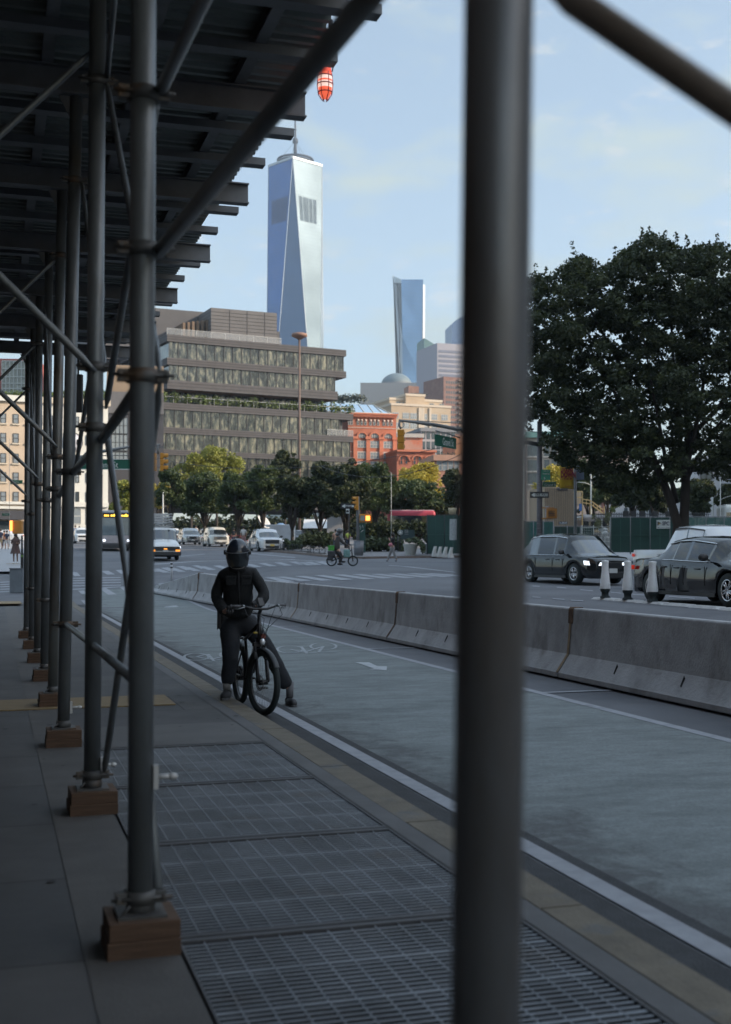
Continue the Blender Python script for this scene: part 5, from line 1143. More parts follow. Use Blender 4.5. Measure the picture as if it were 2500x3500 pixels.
def car(name, label, cat, pos, L_, W_, st, mat, wb, wr, group=None, heading=None, lights=hl_g, grille=None, extra=None, plate=plate_m, under=.2, rail=False, rimm=None, track=None, fog=True):
    """st: list of (x, half width at belt, belt z, roof z, half width at roof, tag); tag: glass type of the interval after this station
       '' none, 's' side glass, 'w' windscreen / rear screen slope, 'p' pillar"""
    rz = -math.pi/2+TH+R(0) if heading is None else heading
    o = thing(name, label, cat, pos, rz, group)
    xf, xr = wb[0], wb[1]
    xs = []
    def interp(x):
        for a, b_ in zip(st, st[1:]):
            if a[0] <= x <= b_[0]:
                f = (x-a[0])/max(1e-6, b_[0]-a[0]); return [a[i]+(b_[i]-a[i])*f for i in range(5)]+[a[5]]
        return list(st[-1])
    R_ = wr*1.13
    allx = sorted(set([s_[0] for s_ in st]+[c+R_*k for c in (xf, xr) for k in (-1.0, -.92, -.7, -.38, 0, .38, .7, .92, 1.0)]))
    rows = []; tags = []
    for x in allx:
        w_, zb, zr, wr_, tg = interp(x)[1:6]; zs = under
        for c in (xf, xr):
            if abs(x-c) <= R_: zs = max(zs, wr+math.sqrt(max(0, R_*R_-(x-c)**2))*.98-.02)
        zs = min(zs, zb-.12)
        hb_ = zb-zs; zr = max(zr, zb+.02)
        pr = [(0, max(zs, under)), (w_*.90, zs), (w_*.985, zs+.04), (w_*1.0, zs+hb_*.45), (w_*.985, zs+hb_*.78), (w_*.95, zb)]
        if zr-zb > .15: pr += [(w_*.93, zb+.03), (wr_*1.02, zr-.09), (wr_*.90, zr-.02), (wr_*.5, zr+.02), (0, zr+.03)]
        else: pr += [(w_*.93, zb+.01), (w_*.82, zb+(zr-zb)*.6+.01), (w_*.62, zr), (w_*.3, zr+.012), (0, zr+.015)]
        rows.append([(x, -y, z) for y, z in pr]+[(x, y, z) for y, z in reversed(pr[:-1])][:-0 or None]); tags.append(tg)
    k = len(rows[0]); n = len(rows); vs = [v for r in rows for v in r]
    body = MB(); glass = MB(); np_ = 11
    fb, fg = [], []
    for i in range(n-1):
        for j in range(k-1):
            f = (i*k+j, (i+1)*k+j, (i+1)*k+j+1, i*k+j+1); jj = j if j < np_-1 else (k-2-j); tg = tags[i]
            isg = (tg == 's' and jj == 6) or (tg == 'w' and jj in (7, 8, 9))
            (fg if isg else fb).append(f)
    fb.append(tuple(range(k))[::-1]); fb.append(tuple(range((n-1)*k, n*k)))
    body.add(vs, fb, True); me_o = body.build('body', mat, o, world=False)
    bm = bmesh.new(); bm.from_mesh(me_o.data); bmesh.ops.delete(bm, geom=[v for v in bm.verts if not v.link_faces], context='VERTS'); bm.to_mesh(me_o.data); bm.free()
    for s_ in (-1, 1):
        q_ = [p for p in st if p[3]-p[2] > .2]; t = MB(); t.tube([(p[0], s_*(p[1]*.955), p[2]+.02) for p in q_], .011, 5); t.tube([(p[0], s_*(p[4]*1.02+.006), p[3]-.075) for p in q_], .014, 5); t.build('window_trim', chrome if max(mat.node_tree.nodes['Principled BSDF'].inputs['Base Color'].default_value[:3]) < .1 else trimb, o, world=False)
    e = me_o.modifiers.new('e', 'EDGE_SPLIT'); e.split_angle = R(38)
    # glass split into separate panes
    if fg:
        bm = bmesh.new(); bv = [bm.verts.new(v) for v in vs]
        for f in fg: bm.faces.new([bv[i] for i in f])
        bmesh.ops.delete(bm, geom=[v for v in bm.verts if not v.link_faces], context='VERTS')
        bm.faces.ensure_lookup_table(); seen = set(); groups = []
        for f in bm.faces:
            if f in seen: continue
            stack = [f]; comp = []
            while stack:
                q = stack.pop()
                if q in seen: continue
                seen.add(q); comp.append(q)
                for e_ in q.edges:
                    for g_ in e_.link_faces:
                        if g_ not in seen: stack.append(g_)
            groups.append(comp)
        for comp in groups:
            mb = MB(); idx = {}; 
            for f in comp:
                for v in f.verts:
                    if v not in idx: idx[v] = len(idx)
            mb.add([tuple(v.co) for v in idx], [tuple(idx[v] for v in f.verts) for f in comp], True)
            cx_ = sum(v.co.x for v in idx)/len(idx); cy_ = sum(v.co.y for v in idx)/len(idx)
            mb.build('side_window' if abs(cy_) > .25 else ('windscreen' if cx_ > st[0][0]*.2 else 'rear_window'), carglass, o, world=False)
        bm.free()
    tk = track or W_/2-.04
    for c in (xf, xr):
        for s_ in (-1, 1):
            y = s_*(tk-.10)
            t = MB(); t.lathe((c, y-.11, wr), [(wr*.60, 0), (wr*.93, .0), (wr, .04), (wr, .18), (wr*.93, .22), (wr*.60, .22)], 28, (0, 1, 0)); w_ = t.build('wheel', rb, o, world=False)
            t = MB(); yo = y+s_*.095
            t.ring((c, yo, wr), (0, 1, 0), wr*.60, .018, 28, 6)
            for i in range(10):
                a = i*.6283; t.tube([(c+math.cos(a)*.04, yo-s_*.0, wr+math.sin(a)*.04), (c+math.cos(a+(.12 if i % 2 else -.12))*wr*.60, yo-s_*.005, wr+math.sin(a+(.12 if i % 2 else -.12))*wr*.60)], [.024, .017], 6)
            t.lathe((c, yo, wr), [(.001, .015*s_), (.05, .01*s_), (.05, -.02*s_)], 12, (0, 1, 0)); t.build('rim', rimm or al, w_, world=False)
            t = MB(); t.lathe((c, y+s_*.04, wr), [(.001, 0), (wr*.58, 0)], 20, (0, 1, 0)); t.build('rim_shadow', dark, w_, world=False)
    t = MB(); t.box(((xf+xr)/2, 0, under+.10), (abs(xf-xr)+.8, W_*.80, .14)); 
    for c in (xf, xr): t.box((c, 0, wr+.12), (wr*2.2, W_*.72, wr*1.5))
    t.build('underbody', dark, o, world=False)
    front = st[-1][0]; rear = st[0][0]; zf = st[-1][2]; wf = st[-1][1]
    s2 = st[-2]; nose = lambda y: front-.10*(abs(y)/(W_/2))**2
    for s_ in (-1, 1):
        t = MB(); y = s_*wf*.80; t.add([(front+.012, y-s_*.12, zf-.03), (front-.02, y+s_*.04, zf-.015), (front-.34, y+s_*(W_/2-wf*.80)*1.0+s_*.005, zf+.035), (front-.30, s_*(W_/2+.004), zf-.10), (front-.01, y+s_*.06, zf-.13), (front+.012, y-s_*.12, zf-.12)], [(0, 1, 4, 5), (1, 2, 3, 4)] if s_ == 1 else [(5, 4, 1, 0), (4, 3, 2, 1)])
        hh = t.build('headlight', lights, o, world=False); m_ = hh.modifiers.new('s', 'SOLIDIFY'); m_.thickness = .02; m_.offset = 0
        t = MB(); t.box((rear+.01, s_*(W_/2-.17), st[0][2]-.08), (.05, .18, .10)); t.box((rear+.11, s_*(W_/2-.03), st[0][2]-.07), (.13, .03, .09)); t.build('tail_light', redl, o, world=False, bevel=.01)
        mx_ = next((s_q for s_q in reversed(st) if s_q[5] in ('w', 'p', 's')), st[-3])
        wsx = [q for q in st if q[5] == 'w' and q[0] > 0]; xm = (wsx[0][0] if wsx else .5)+.02
        t = MB(); t.ell((xm+.05, s_*(W_/2+.10), interp(xm)[2]+.12), (.07, .12, .085), 12, 8); t.bar((xm+.05, s_*(W_/2-.05), interp(xm)[2]+.05), (xm+.05, s_*(W_/2+.06), interp(xm)[2]+.10), .05, .03); t.build('wing_mirror', trimb if mat != paint_w else mat, o, world=False)
        for q in [q for q in st if q[5] == 'p']:
            t = MB(); t.box((q[0]-.28, s_*(interp(q[0]-.28)[1]*.985+.012), interp(q[0])[2]-.13), (.18, .03, .028)); t.build('door_handle', mat if mat != paint_w else chrome, o, world=False, bevel=.006)
            t = MB(); t.box((q[0]+.02, s_*(interp(q[0])[1]*1.0+.001), (interp(q[0])[2]+under)/2+.08), (.012, .012, interp(q[0])[2]-under-.32)); t.build('door_seam', dark, o, world=False)
    gw_ = grille or (wf*1.0, .22, trimb)
    t = MB(); t.box((front+.005, 0, zf-.13), (.05, gw_[0]*1.1, gw_[1]))
    gg_ = t.build('grille', gw_[2], o, world=False, bevel=.015)
    t = MB()
    for i in range(4): t.box((front+.035, 0, zf-.13-gw_[1]/2+gw_[1]*(i+.5)/4), (.012, gw_[0]*1.02, .012))
    t.build('grille_bar', chrome if len(gw_) > 3 else trimb, gg_, world=False)
    t = MB(); t.box((front-.02, 0, under+.12), (.10, wf*1.5, .20)); t.build('lower_intake', trimb, o, world=False, bevel=.02)
    t = MB(); t.box((front+.035, 0, under+.26), (.02, .33, .15)); t.build('licence_plate', plate, o, world=False)
    t = MB(); t.box((rear-.015, 0, st[0][2]-.22), (.02, .33, .15)); t.build('licence_plate', plate, o, world=False)
    t = MB(); t.box((.0, W_/2*.985, under+.05), (abs(xf-xr)-2*R_, .03, .08)); t.box((.0, -W_/2*.985, under+.05), (abs(xf-xr)-2*R_, .03, .08)); t.build('side_sill', trimb, o, world=False)
    if rail:
        for s_ in (-1, 1):
            q = [p for p in st if p[3]-p[2] > .3]; t = MB(); t.tube([(q[0][0]+.1, s_*q[0][4]*.88, q[0][3]+.01), (q[0][0]+.25, s_*q[0][4]*.88, q[0][3]+.06), (q[-1][0]-.2, s_*q[-1][4]*.88, q[-1][3]+.06), (q[-1][0]-.05, s_*q[-1][4]*.88, q[-1][3]+.01)], .018, 8); t.build('roof_rail', trimb, o, world=False)
    if fog:
        for s_ in (-1, 1): t = MB(); t.box((front-.03, s_*wf*.72, under+.2), (.06, .22, .07)); t.build('fog_lamp', trimb, o, world=False)
    return o
paint_w = paint('white_paint', (.60, .61, .62)); paint_k = paint('black_paint', (.006, .007, .009), rough=.06); paint_dk = paint('charcoal_paint', (.010, .013, .015), rough=.06)
paint_s = paint('silver_paint', (.40, .41, .42), .5); paint_wp = paint('pearl_paint', (.66, .64, .58)); paint_gw = paint('pale_silver_paint', (.55, .56, .58), .1)
def suv(L_, H, W_, hood=.92, belt=.98, roof_w=.66, wbs=2.75, wr=.35, box=False, nose=None):
    h = L_/2
    return [(-h, W_*.40, hood*.92, hood*.92, .5, ''), (-h+.08, W_*.47, belt, belt+.02, W_*.36, 'w'), (-h+(.30 if box else .78), W_*.49, belt+.01, H-.08, W_*.35, 'p'), (-h+(.42 if box else .90), W_*.495, belt, H-.04, W_*.36, 's'), (-h*.40, W_*.5, belt, H, W_*.38, 'p'), (-h*.36, W_*.5, belt, H, W_*.38, 's'),
            (.02*h+.08, W_*.5, belt-.01, H, W_*.38, 'p'), (.02*h+.16, W_*.5, belt-.01, H-.005, W_*.38, 's'), (.22*h+.22, W_*.5, belt-.02, H-.06, W_*.37, 'p'), (.22*h+.26, W_*.5, belt-.02, H-.08, W_*.365, 'w'), (.22*h+1.02, W_*.495, belt-.04, belt+.05, W_*.40, ''),
            (h*.62, W_*.49, hood+.02, hood+.07, .6, ''), (h-.28, W_*.46, hood-.03, hood+.0, .6, ''), (h-.06, W_*.40, hood-.10, hood-.07, .5, ''), (h, W_*.35, hood-.16, hood-.14, .4, '')]
def sedan(L_, H, W_, hood=.90, belt=.96):
    h = L_/2
    return [(-h, W_*.38, .88, .90, .5, ''), (-h+.15, W_*.46, belt+.02, belt+.05, .6, ''), (-h+.75, W_*.49, belt+.02, belt+.06, .6, 'w'), (-h+1.45, W_*.495, belt, H-.07, W_*.34, 'p'), (-h+1.55, W_*.5, belt, H-.05, W_*.345, 's'), (-h+1.86, W_*.5, belt, H-.01, W_*.35, 'p'), (-h+1.90, W_*.5, belt, H-.005, W_*.355, 's'),
            (-.12, W_*.5, belt-.02, H, W_*.36, 'p'), (-.02, W_*.5, belt-.02, H, W_*.36, 's'), (.72, W_*.5, belt-.04, H-.07, W_*.345, 'p'), (.78, W_*.5, belt-.04, H-.09, W_*.34, 'w'), (1.42, W_*.495, belt-.06, belt+.01, .6, ''), (h*.72, W_*.485, hood-.06, hood+.0, .6, ''), (h-.2, W_*.45, hood-.13, hood-.09, .6, ''), (h, W_*.36, hood-.22, hood-.20, .5, '')]
def gp(x, y): return (x, y, gz(x, y))
car('black_sedan', 'glossy black sedan cut by the right edge of the frame behind the white posts', 'car', gp(7.85, 26.75), 5.0, 1.9, sedan(5.0, 1.48, 1.9), paint_k, (1.52, -1.52), .36, 'cars waiting on the avenue', rimm=chrome)
s_uv = car('dark_suv', 'dark green-black compact SUV with lit headlights right of the blurred pipe', 'car', gp(7.2, 42.6), 4.6, 1.86, suv(4.6, 1.70, 1.86), paint_dk, (1.35, -1.35), .355, 'cars waiting on the avenue', lights=hl_on, rail=True, heading=-math.pi/2+TH+R(9), rimm=chrome)
for s_ in (-1, 1):
    t = MB(); t.box((2.19, s_*.60, .80), (.10, .16, .06)); t.build('turn_signal', amber, s_uv, world=False)
# pickup
PW = 2.0; pst = [(-2.9, PW*.46, 1.12, 1.12, .7, ''), (-2.85, PW*.48, 1.20, 1.21, .7, ''), (-1.10, PW*.49, 1.20, 1.21, .7, ''), (-.98, PW*.49, 1.20, 1.22, PW*.36, 'p'), (-.72, PW*.49, 1.18, 1.86, PW*.36, 'p'), (-.60, PW*.495, 1.17, 1.90, PW*.37, 's'), (.05, PW*.5, 1.16, 1.91, PW*.38, 'p'), (.13, PW*.5, 1.16, 1.91, PW*.38, 's'), (.85, PW*.5, 1.15, 1.84, PW*.37, 'p'), (.9, PW*.5, 1.15, 1.82, PW*.37, 'w'), (1.45, PW*.5, 1.13, 1.20, .8, ''), (2.5, PW*.48, 1.06, 1.12, .8, ''), (2.8, PW*.45, .98, 1.0, .7, ''), (2.9, PW*.42, .9, .92, .7, '')]
pk = car('white_pickup', 'white pickup truck behind the black sedan', 'pickup', gp(10.1, 35.7), 5.8, PW, pst, paint_w, (1.85, -1.85), .39, 'cars waiting on the avenue', under=.35)
t = MB(); t.box((-2.0, 0, 1.222), (1.7, 1.62, .006)); t.build('bed_opening', trimb, pk, world=False)
# white van with a ladder rack
VW = 2.0
vst = [(-2.8, VW*.45, 1.2, 2.0, VW*.42, ''), (-2.7, VW*.49, 1.2, 2.1, VW*.43, ''), (-.2, VW*.5, 1.2, 2.12, VW*.44, ''), (.35, VW*.5, 1.2, 2.12, VW*.44, 'p'), (.42, VW*.5, 1.18, 2.12, VW*.44, 's'), (1.15, VW*.5, 1.16, 2.06, VW*.43, 'p'), (1.2, VW*.5, 1.15, 2.02, VW*.43, 'w'), (1.95, VW*.49, 1.10, 1.32, .85, ''), (2.55, VW*.48, 1.02, 1.10, .8, ''), (2.75, VW*.46, .92, .94, .8, ''), (2.8, VW*.44, .86, .88, .8, '')]
hv = P(520, 1922, 77.5)
van = car('white_van', 'white work van with a stacked ladder rack left of the cyclist helmet', 'van', (hv.x+.1, hv.y+2.3, gz(hv.x, hv.y+2.3)), 5.6, VW, vst, paint_w, (1.7, -1.75), .37, None, lights=hl_on, grille=(1.7, .26, trimb), under=.3)
for s_ in (-1, 1): t = MB(); t.box((2.82, s_*.78, .62), (.04, .28, .10)); t.build('turn_signal', amber, van, world=False)
t = MB(); t.box((2.86, 0, .42), (.16, 1.95, .26)); t.build('front_bumper', trimb, van, world=False, bevel=.04)
t = MB(); t.box((2.86, 0, .72), (.03, .22, .06)); t.build('badge', amber, van, world=False)
t = MB()
for i in range(7): t.tube([(-2.3, -.75+.25*i, 2.35), (1.2, -.75+.25*i, 2.35+.06*(i % 3))], .035, 6)
for x in (-2, -.6, .8):
    t.box((x, 0, 2.22), (.06, 1.7, .06)); 
    for q in (2.45, 2.62, 2.80, 2.98): t.box((x+.2, -.05, q), (.08, 1.5, .07))
for q in (2.5, 2.66, 2.84, 3.0):
    for y in (-.7, .6): t.tube([(-2.3, y, q), (1.3, y, q)], .04, 6)
t.build('ladder_rack', M('rack_pale', (.42, .42, .42), .5, var=.2), van, world=False)
def at(px, Y): x = (px-1250)/F*Y; return (x, Y, gz(x, Y))
car('white_suv', 'pale silver SUV with a black grille just right of the cyclist helmet', 'car', at(908, 97.0), 5.0, 1.98, suv(5.0, 1.78, 1.98, 1.02, 1.06, wr=.37), paint_gw, (1.5, -1.5), .37, 'vehicles on the far side of the junction', grille=(1.0, .30, trimb), plate=plate_y, rail=True)
car('white_suv', 'cream white SUV with a wide chrome grille left of the cyclist helmet', 'car', at(738, 118), 5.1, 2.0, suv(5.1, 1.88, 2.0, 1.08, 1.12, wr=.38), paint_wp, (1.5, -1.5), .38, 'vehicles on the far side of the junction', grille=(1.1, .32, chrome, 1), rail=True)
car('silver_minivan', 'silver minivan behind the white van and cream SUV', 'car', at(648, 130), 5.1, 1.98, suv(5.1, 1.76, 1.98, .98, 1.04, box=True), paint_s, (1.5, -1.5), .34, 'vehicles on the far side of the junction')
car('white_jeep', 'white boxy SUV with black slotted grille seen between the posts', 'car', at(282, 138), 4.8, 1.95, suv(4.8, 1.78, 1.95, 1.05, 1.1), paint_w, (1.45, -1.45), .37, 'vehicles on the far side of the junction', grille=(1.1, .18, trimb))
car('silver_car', 'small silver car far behind the minivan under the trees', 'car', at(705, 150), 4.6, 1.85, suv(4.6, 1.65, 1.85), paint_s, (1.35, -1.35), .34, 'vehicles on the far side of the junction')
car('white_car', 'white car far up the street behind the van rack', 'car', at(590, 156), 4.7, 1.85, suv(4.7, 1.7, 1.85), paint_w, (1.4, -1.4), .34, 'vehicles on the far side of the junction')
car('blue_car', 'parked car under the plaza trees right of the pale silver SUV', 'car', at(985, 128), 4.6, 1.85, suv(4.6, 1.55, 1.85), paint_s, (1.35, -1.35), .34, 'vehicles on the far side of the junction', heading=R(185))
car('white_taxi', 'pale car behind the pedestrians at the far left kerb', 'car', at(18, 150), 4.7, 1.85, sedan(4.7, 1.5, 1.85), paint_w, (1.4, -1.4), .34, 'vehicles on the far side of the junction', heading=R(190))
# city bus facing the camera
bp_ = at(398, 96.5); bus = thing('city_bus', 'city bus with an amber route display seen between the near posts', 'bus', bp_, -math.pi/2+TH)
bw, bh = 2.55, 3.15; busw = paint('bus_body', (.11, .12, .14)); bst = M('bus_front', (.36, .33, .34), .4, var=.2)
t = MB(); t.box((-6, 0, 1.75), (12, bw, 2.8)); t.build('body', busw, bus, world=False, bevel=.12, seg=3)
t = MB(); t.box((.015, 0, 1.95), (.05, bw*.90, 1.35)); t.build('windscreen', M('bus_glass', (.13, .19, .23), .08, var=.4, scale=.8, coat=.8), bus, world=False, bevel=.05)
t = MB(); t.box((.06, 0, 1.95), (.03, .05, 1.35)); t.build('screen_divider', trimb, bus, world=False)
t = MB(); t.box((.02, 0, 2.86), (.06, bw*.84, .34)); dp = t.build('route_display', dark, bus, world=False)
amt = M('amber_led', (.9, .5, .08), .5, var=0, emit=(1, .55, .06), estr=1.8)
smudge(bus, amt, worldof(bus)[0]+Matrix.Rotation(bus.rotation_euler.z, 3, 'Z')@Vector((.06, -.95, 2.76)), Matrix.Rotation(bus.rotation_euler.z, 3, 'Z')@Vector((0, 1.9, 0)), .20, 15, 4, 'display_print', .3)
t = MB(); t.box((.02, 0, .95), (.05, bw*.92, .62)); t.build('front_panel', bst, bus, world=False, bevel=.04)
t = MB(); t.box((.04, 0, .42), (.18, bw*1.0, .35)); t.build('bumper', trimb, bus, world=False, bevel=.05)
for s_ in (-1, 1):
    t = MB(); t.ell((.05, s_*.95, .86), (.05, .13, .10), 12, 8); t.build('headlight', hl_on, bus, world=False)
    t = MB(); t.bar((.1, s_*1.2, 2.6), (.35, s_*1.45, 2.4), .05, .05); t.box((.38, s_*1.47, 2.15), (.08, .2, .42)); t.build('wing_mirror', trimb, bus, world=False)
    t = MB(); t.lathe((-2.4, s_*1.15-.13, .5), [(.001, 0), (.48, 0), (.5, .05), (.5, .2), (.48, .25), (.001, .25)], 24, (0, 1, 0)); t.build('wheel', rb, bus, world=False)
t = MB(); t.box((-6, 0, 3.2), (11, 2.0, .12)); t.build('roof', M('bus_roof', (.45, .46, .47), .6), bus, world=False, bevel=.04)
t = MB(); t.box((-6, -1.285, 2.1), (11, .02, .9)); t.box((-6, 1.285, 2.1), (11, .02, .9)); t.build('side_window', carglass, bus, world=False)
# tour bus roof behind the park shrubs, coach behind the hoarding
def coach(name, label, px0, px1, ytop, Y, mat, ang=4, h=3.1, roofm=None):
    a, b_ = P(px0, ytop, Y), P(px1, ytop, Y); ln = (b_-a).length; c = (a+b_)/2; g = c.z-h
    o = thing(name, label, 'bus', (c.x, c.y, g), R(ang)); t = MB(); t.box((0, 0, h/2+.25), (ln, 2.5, h-.5)); t.build('body', mat, o, world=False, bevel=.3, seg=4)
    t = MB(); t.box((0, -1.262, h*.68), (ln*.94, .02, h*.30)); t.build('side_window', carglass, o, world=False)
    t = MB(); t.box((0, 0, h+.0), (ln*.94, 1.9, .10)); t.build('roof', roofm or mat, o, world=False, bevel=.04)
    for x in (-ln*.32, ln*.32):
        t = MB(); t.lathe((x, -1.27, .5), [(.001, 0), (.48, 0), (.5, .2), (.001, .2)], 20, (0, 1, 0)); t.build('wheel', rb, o, world=False)
    return o
coach('tour_bus', 'red bus with a pale roof showing above the park shrubs', 1326, 1486, 1746, 120, M('bus_red', (.50, .06, .09), .5), 2, 3.0, M('bus_roof_pink', (.62, .50, .50), .5))
coach('coach_bus', 'dark coach with a rounded roof behind the gap in the hoarding', 1975, 2082, 1762, 100, M('coach_grey', (.10, .11, .13), .3, coat=.5), 4, 3.0)
coach('delivery_truck', 'white truck body above the fence at the far right', 2462, 2640, 1728, 96, M('truck_white', (.62, .62, .58), .6), 0, 3.4)
# ================================================================ trees
bark = M('bark', (.045, .036, .030), .9, var=.3, scale=5, bump=.6, bscale=14, stretch=(1, 1, .3))
lf_dark = M('leaf_dark', (.030, .042, .016), .65, var=.5, scale=.9, col2=(.070, .082, .026), c2lo=.50, c2hi=.62, c2scale=2.2); lf_mid = M('leaf_mid', (.062, .088, .028), .6, var=.35, scale=1.0); lf_lit = M('leaf_sunlit', (.24, .25, .045), .6, var=.35, scale=.9); lf_gold = M('leaf_sunlit_gold', (.42, .34, .045), .6, var=.3, scale=.9)  # lf_lit and lf_gold carry sunlight in the leaf colour
for m in (lf_dark, lf_mid, lf_lit, lf_gold, leafh):
    n = m.node_tree.nodes; b = n['Principled BSDF']; tr = n.new('ShaderNodeBsdfTranslucent'); ms = n.new('ShaderNodeMixShader'); ms.inputs[0].default_value = .30
    src = b.inputs['Base Color'].links[0].from_socket; m.node_tree.links.new(src, tr.inputs['Color'])
    o_ = [q for q in n if q.type == 'OUTPUT_MATERIAL'][0]; m.node_tree.links.new(b.outputs[0], ms.inputs[1]); m.node_tree.links.new(tr.outputs[0], ms.inputs[2]); m.node_tree.links.new(ms.outputs[0], o_.inputs['Surface'])
def tree(label, base, ztop, zbot, rad, mat, seed, n=7000, leaf=.30, tr=.14, group='trees around the plaza', name='street_tree', lean=0, rx=None, clump=.9, nb=None, trunk=True):
    r = random.Random(seed); o = thing(name, label, 'tree', base, 0, group); bx, by, bz = base; rx = rx or rad
    cz = (ztop+zbot)/2; hz = (ztop-zbot)/2; mb = MB(); top = Vector((bx+lean, by, zbot+hz*.5))
    fork = Vector((bx+lean*.3, by, bz+(zbot-bz)*.85)); mb.tube([(bx, by, bz-.1), (bx+lean*.1, by, bz+(zbot-bz)*.4), tuple(fork)], [tr*1.25, tr, tr*.9], 9)
    tips = []; nb = nb or int(10+rad*4)
    for i in range(nb):
        a = 2*math.pi*(i+r.random()*.6)/nb*2.4; f = r.random()**.6; ph = r.uniform(-.55, 1.0)
        e = Vector((bx+lean+rx*.80*f*math.cos(a)*math.sqrt(max(.05, 1-ph*ph*.8)), by+rad*.80*f*math.sin(a)*math.sqrt(max(.05, 1-ph*ph*.8)), cz+hz*.82*ph)); tips.append(e)
        m1 = fork.lerp(e, .45)+Vector((0, 0, hz*.12)); mb.tube([fork-Vector((0, 0, .2)), m1, e], [tr*.55, tr*.28, tr*.07], 6)
    mb.build('trunk', bark, o)
    bl = []
    for e in tips:
        q = clump*r.uniform(.6, 1.25); bl.append((e.x, e.y, e.z, rad*.42*q, rad*.42*q, rad*.34*q))
    for i in range(int(nb*1.1)):
        a = r.random()*6.283; ph = r.uniform(-.7, .95); f = r.uniform(.75, 1.0)*math.sqrt(max(.05, 1-ph*ph)); q = clump*r.uniform(.35, .8)
        bl.append((bx+lean+rx*.9*f*math.cos(a), by+rad*.9*f*math.sin(a), cz+hz*.92*ph, rad*.30*q, rad*.30*q, rad*.26*q))
    leaf_cloud('crown', bl, int(n*1.7), leaf*.85, mat, o, seed=seed, flat=.8)
    return o
def ptree(label, px, Y, yt, yb, rpx, mat, seed, n=5000, leaf=.34, tr=.16, **k):
    x = (px-1250)/F*Y; g = gz(x, Y)+.1; zt_ = HC+(HY-yt)/F*Y; zb_2 = HC+(HY-yb)/F*Y
    return tree(label, (x, Y, g), zt_, zb_2, min(rpx/F*Y, 4.2), mat, seed, n, leaf, tr, rx=rpx/F*Y, **k)
# the big dark tree on the right
tb = P(2305, 1850, 62); tb.z = gz(tb.x, 62)
big = thing('maple_tree', 'huge dark leafy tree with a forked trunk filling the right side', 'tree', tb)
def tp_(px, py, dy=0.0): return P(px, py, 62+dy)
mb = MB(); mb.tube([tb-U*.2, tp_(2338, 1800), tp_(2342, 1700, .2), tp_(2346, 1600, .4), tp_(2352, 1500, .5), tp_(2340, 1300, 0)], [.30, .26, .24, .22, .18, .08], 12)
mb.tube([tb-U*.2, tp_(2318, 1795), tp_(2295, 1720), tp_(2270, 1650), tp_(2245, 1590), tp_(2215, 1520), tp_(2140, 1400), tp_(2060, 1280)], [.30, .26, .22, .20, .17, .13, .10, .05], 12)
for p_ in ([(2312, 1715), (2300, 1660), (2280, 1600), (2260, 1480), (2230, 1330), (2200, 1150)], [(2345, 1640), (2375, 1580), (2400, 1540), (2440, 1470), (2520, 1380)], [(2344, 1620), (2330, 1560), (2320, 1400), (2300, 1200), (2290, 1000)], [(2346, 1600), (2372, 1500), (2400, 1350), (2420, 1180), (2430, 980)],
           [(2240, 1580), (2180, 1545), (2100, 1500), (2000, 1470), (1900, 1450)], [(2215, 1520), (2180, 1420), (2120, 1250), (2040, 1100), (1980, 980)], [(2352, 1500), (2450, 1400), (2560, 1250), (2600, 1120)]):
    k_ = len(p_); mb.tube([tp_(x, y, (i-1)*.6*(1 if k_ % 2 else -1)) for i, (x, y) in enumerate(p_)], [.13*(1-i/k_)+.02 for i in range(k_)], 7)
mb.build('trunk', bark, big)
r = random.Random(11); bl = []
def inside(px, py):
    # outline of the crown in front view, in source pixels
    tops = [(1780, 935), (1850, 935), (1900, 925), (1960, 880), (2010, 870), (2060, 905), (2110, 870), (2150, 840), (2190, 800), (2240, 800), (2300, 810), (2340, 835), (2380, 840), (2440, 815), (2500, 850), (2560, 850), (2700, 900)]
    bots = [(1780, 1460), (1840, 1505), (1870, 1530), (1900, 1590), (1960, 1630), (2010, 1620), (2060, 1690), (2110, 1722), (2160, 1680), (2200, 1700), (2250, 1665), (2300, 1660), (2360, 1600), (2400, 1645), (2450, 1630), (2480, 1670), (2560, 1640), (2700, 1560)]
    return lerp(tops, px)+14 < py < lerp(bots, px)-22
cnt = 0
while cnt < 2300:
    px_, py_ = r.uniform(1740, 2760), r.uniform(800, 1700)
    dy = r.gauss(0, 2.4)
    if not inside(px_, py_): continue
    q = P(px_, py_, 62+dy); s_ = r.uniform(.25, .62); bl.append((q.x, q.y, q.z, s_, s_, s_*.6)); cnt += 1
# shoots standing out of the outline
for (x0, y0, x1, y1) in ((1975, 905, 1955, 830), (1975, 930, 1990, 870), (2110, 905, 2105, 850), (2140, 880, 2130, 865), (2205, 850, 2195, 785), (2215, 840, 2222, 780), (2270, 850, 2275, 795), (2310, 850, 2312, 798), (2345, 870, 2348, 812), (2385, 880, 2380, 830), (2450, 860, 2452, 805), (1835, 960, 1832, 905), (1870, 960, 1868, 915), (1935, 950, 1945, 925), (2490, 880, 2500, 840), (1880, 1500, 1850, 1475), (1900, 1560, 1862, 1540), (1930, 1580, 1885, 1565)):
    for k_ in range(5): f = k_/4; q = P(x0+(x1-x0)*f, y0+(y1-y0)*f, 62+r.uniform(-.5, .5)); s_ = .30*(1-f*.6); bl.append((q.x, q.y, q.z, s_, s_, s_*.8))
leaf_cloud('crown', bl, 150000, .185, lf_dark, big, seed=4, flat=.7)
